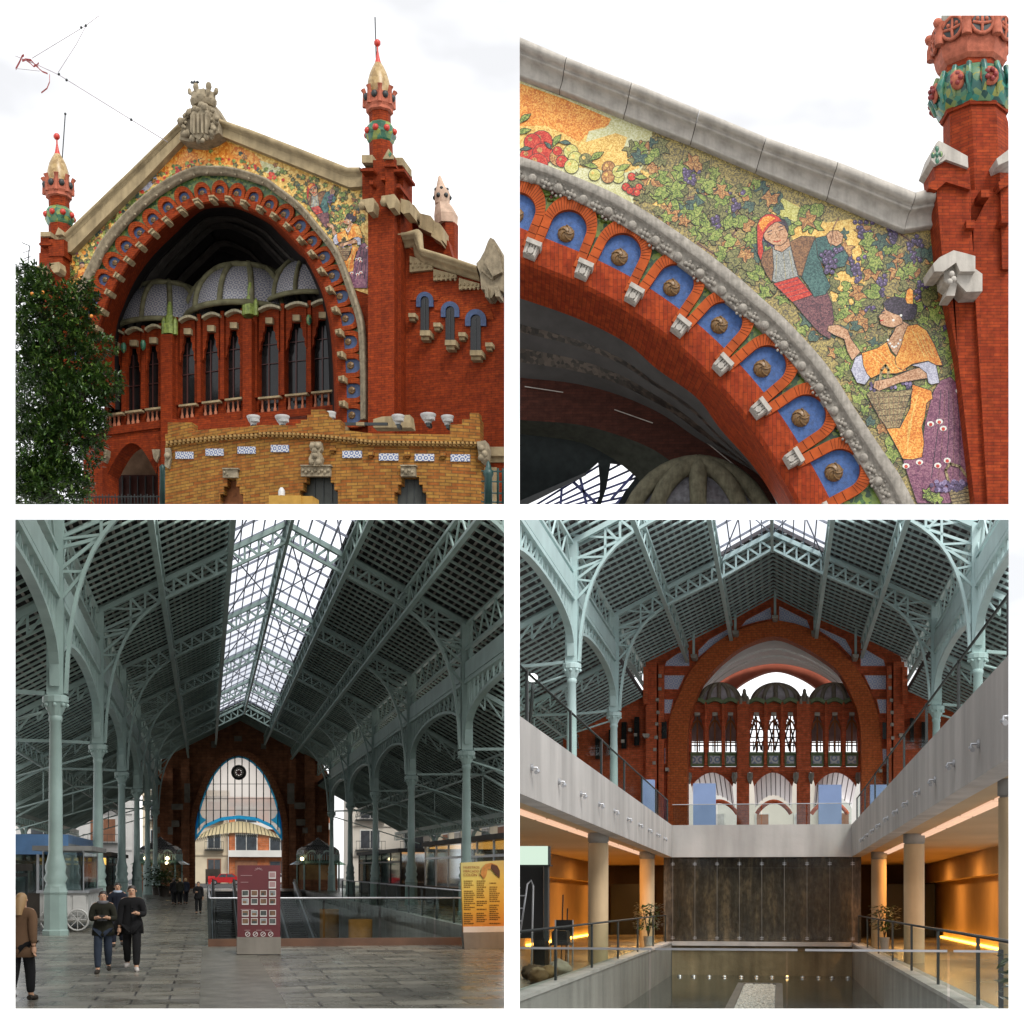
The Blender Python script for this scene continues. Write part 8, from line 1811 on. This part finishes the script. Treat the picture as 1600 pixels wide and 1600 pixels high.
for i, (x, y, s, cm, lb) in enumerate(((-3.98,26.5,.16,(.32,.2,.1),'crumpled tan cloth on top of the heap behind the left parapet'),(-3.9,27.4,.2,(.5,.42,.33),'white and tan sack slumped at the right end of the heap'),(-3.92,25.0,.15,(.2,.12,.06),'brown sack at the near end of the heap'),(-4.05,25.8,.15,(.35,.25,.15),'tan sack in the middle of the heap'),(-4.25,26.4,.17,(.12,.08,.05),'dark brown sack at the back of the heap'))):
    mb = MB(fr); N = 16; K = 9
    vs = []
    for a in range(K+1):
        for k in range(N):
            th_ = 2*pi*k/N; ph = pi*a/K; q = Vector((sin(ph)*cos(th_), sin(ph)*sin(th_)*2.0, -cos(ph)*.75)); q *= s*(1+.45*mnoise.noise(q*2.3+Vector((i*7,0,0)))+.18*mnoise.noise(q*6+Vector((i,0,0)))); vs.append(Vector((x, y, ZL+s*.7))+q)
    mb.add(vs, [(a*N+k, a*N+(k+1)%N, (a+1)*N+(k+1)%N, (a+1)*N+k) for a in range(K) for k in range(N)], 0, True); tag(mb.build('cloth_sack', plain('sack_cloth_%d' % i, cm, .9, .35, 3)), lb, 'sack', 'heap of sacks')
lg = thing('light_box', 'pale lit panel under the ceiling at the left edge of the lower level', 'light panel', fr, fr.P(834, 1350, 27)); mb = MB(fr); px_box(mb, fr, 805, 1322, 856, 1351, 27, 27.1); mb.build('diffuser', glow('pale_green_panel', (.6,.75,.62), .55), lg); mb = MB(fr); px_box(mb, fr, 805, 1351.2, 860, 1353, 26.9, 27.2); px_box(mb, fr, 856.2, 1322, 858, 1351, 26.95, 27.15); px_box(mb, fr, 850, 1353.2, 856, 1470, 26.95, 27.15); mb.build('frame', IRON, lg)
mb = MB(fr); px_box(mb, fr, 805, 1353.5, 849, 1466, 27.3, 27.5); tag(mb.build('dark_door', bpy.data.materials['black_door_panel']), 'black doorway under the pale lit panel at the left edge', 'door')
# court ground outside the hall
# ================= light, sky, camera
w = bpy.data.worlds.new('World'); SC.world = w; w.use_nodes = True; nt = w.node_tree
sky = nd(nt, 'ShaderNodeTexSky', sky_type='NISHITA'); sky.sun_disc = False; sky.sun_elevation = math.radians(55); sky.sun_rotation = math.radians(160)
bg = nt.nodes['Background']; tc = nd(nt, 'ShaderNodeTexCoord'); nz = nd(nt, 'ShaderNodeTexNoise'); nz.inputs['Scale'].default_value = 3.2; nz.inputs['Detail'].default_value = 5
mpg = nd(nt, 'ShaderNodeMapping'); mpg.inputs['Scale'].default_value = (1, 1, 2.2); nt.links.new(tc.outputs['Generated'], mpg.inputs[0]); nt.links.new(mpg.outputs[0], nz.inputs['Vector'])
cloud = ramp(nt, nz.outputs[0], [(.38, (4.7,4.7,4.75)), (.55, (8.2,8.2,8.25))])
nt.links.new(mixc(nt, .92, sky.outputs[0], cloud), bg.inputs[0]); bg.inputs[1].default_value = .1
sun = bpy.data.objects.new('sun', bpy.data.lights.new('sun', 'SUN')); COL.objects.link(sun); sun.data.energy = 1.2; sun.data.angle = math.radians(20); sun.data.color = (1, .96, .9)
sun.rotation_euler = (math.radians(42), 0, math.radians(28))
me = bpy.data.meshes.new('ground'); me.from_pydata([(-350,-200,-40),(350,-200,-40),(350,400,-40),(-350,400,-40),(-8000,-6000,-40),(8000,-6000,-40),(8000,12000,-40),(-8000,12000,-40)], [], [(0,1,2,3),(4,5,1,0),(5,6,2,1),(6,7,3,2),(7,4,0,3)])
g = bpy.data.objects.new('ground', me); COL.objects.link(g); me.materials.append(plain('low_bounce_ground', (.3,.29,.28), .9, .1, .02)); me.materials.append(plain('white_gap_ground', (.84,.84,.83), .9, .03, .02)); me.polygons.foreach_set('material_index', [0,1,1,1,1]); g['kind'] = 'structure'  # near ground greyed to cut bounce on the fronts; far ground whitened for the gaps
cam = bpy.data.objects.new('camera', bpy.data.cameras.new('camera')); COL.objects.link(cam); SC.camera = cam
cam.rotation_euler = (pi/2, 0, 0); cam.data.sensor_width = 36; cam.data.lens = 36*F/1600; cam.data.shift_y = (HZ-800)/1600; cam.data.clip_start = .1; cam.data.clip_end = 20000
SC.view_settings.view_transform = 'Standard'; SC.view_settings.look = 'None'; SC.view_settings.gamma = 1; SC.view_settings.exposure = 1.05
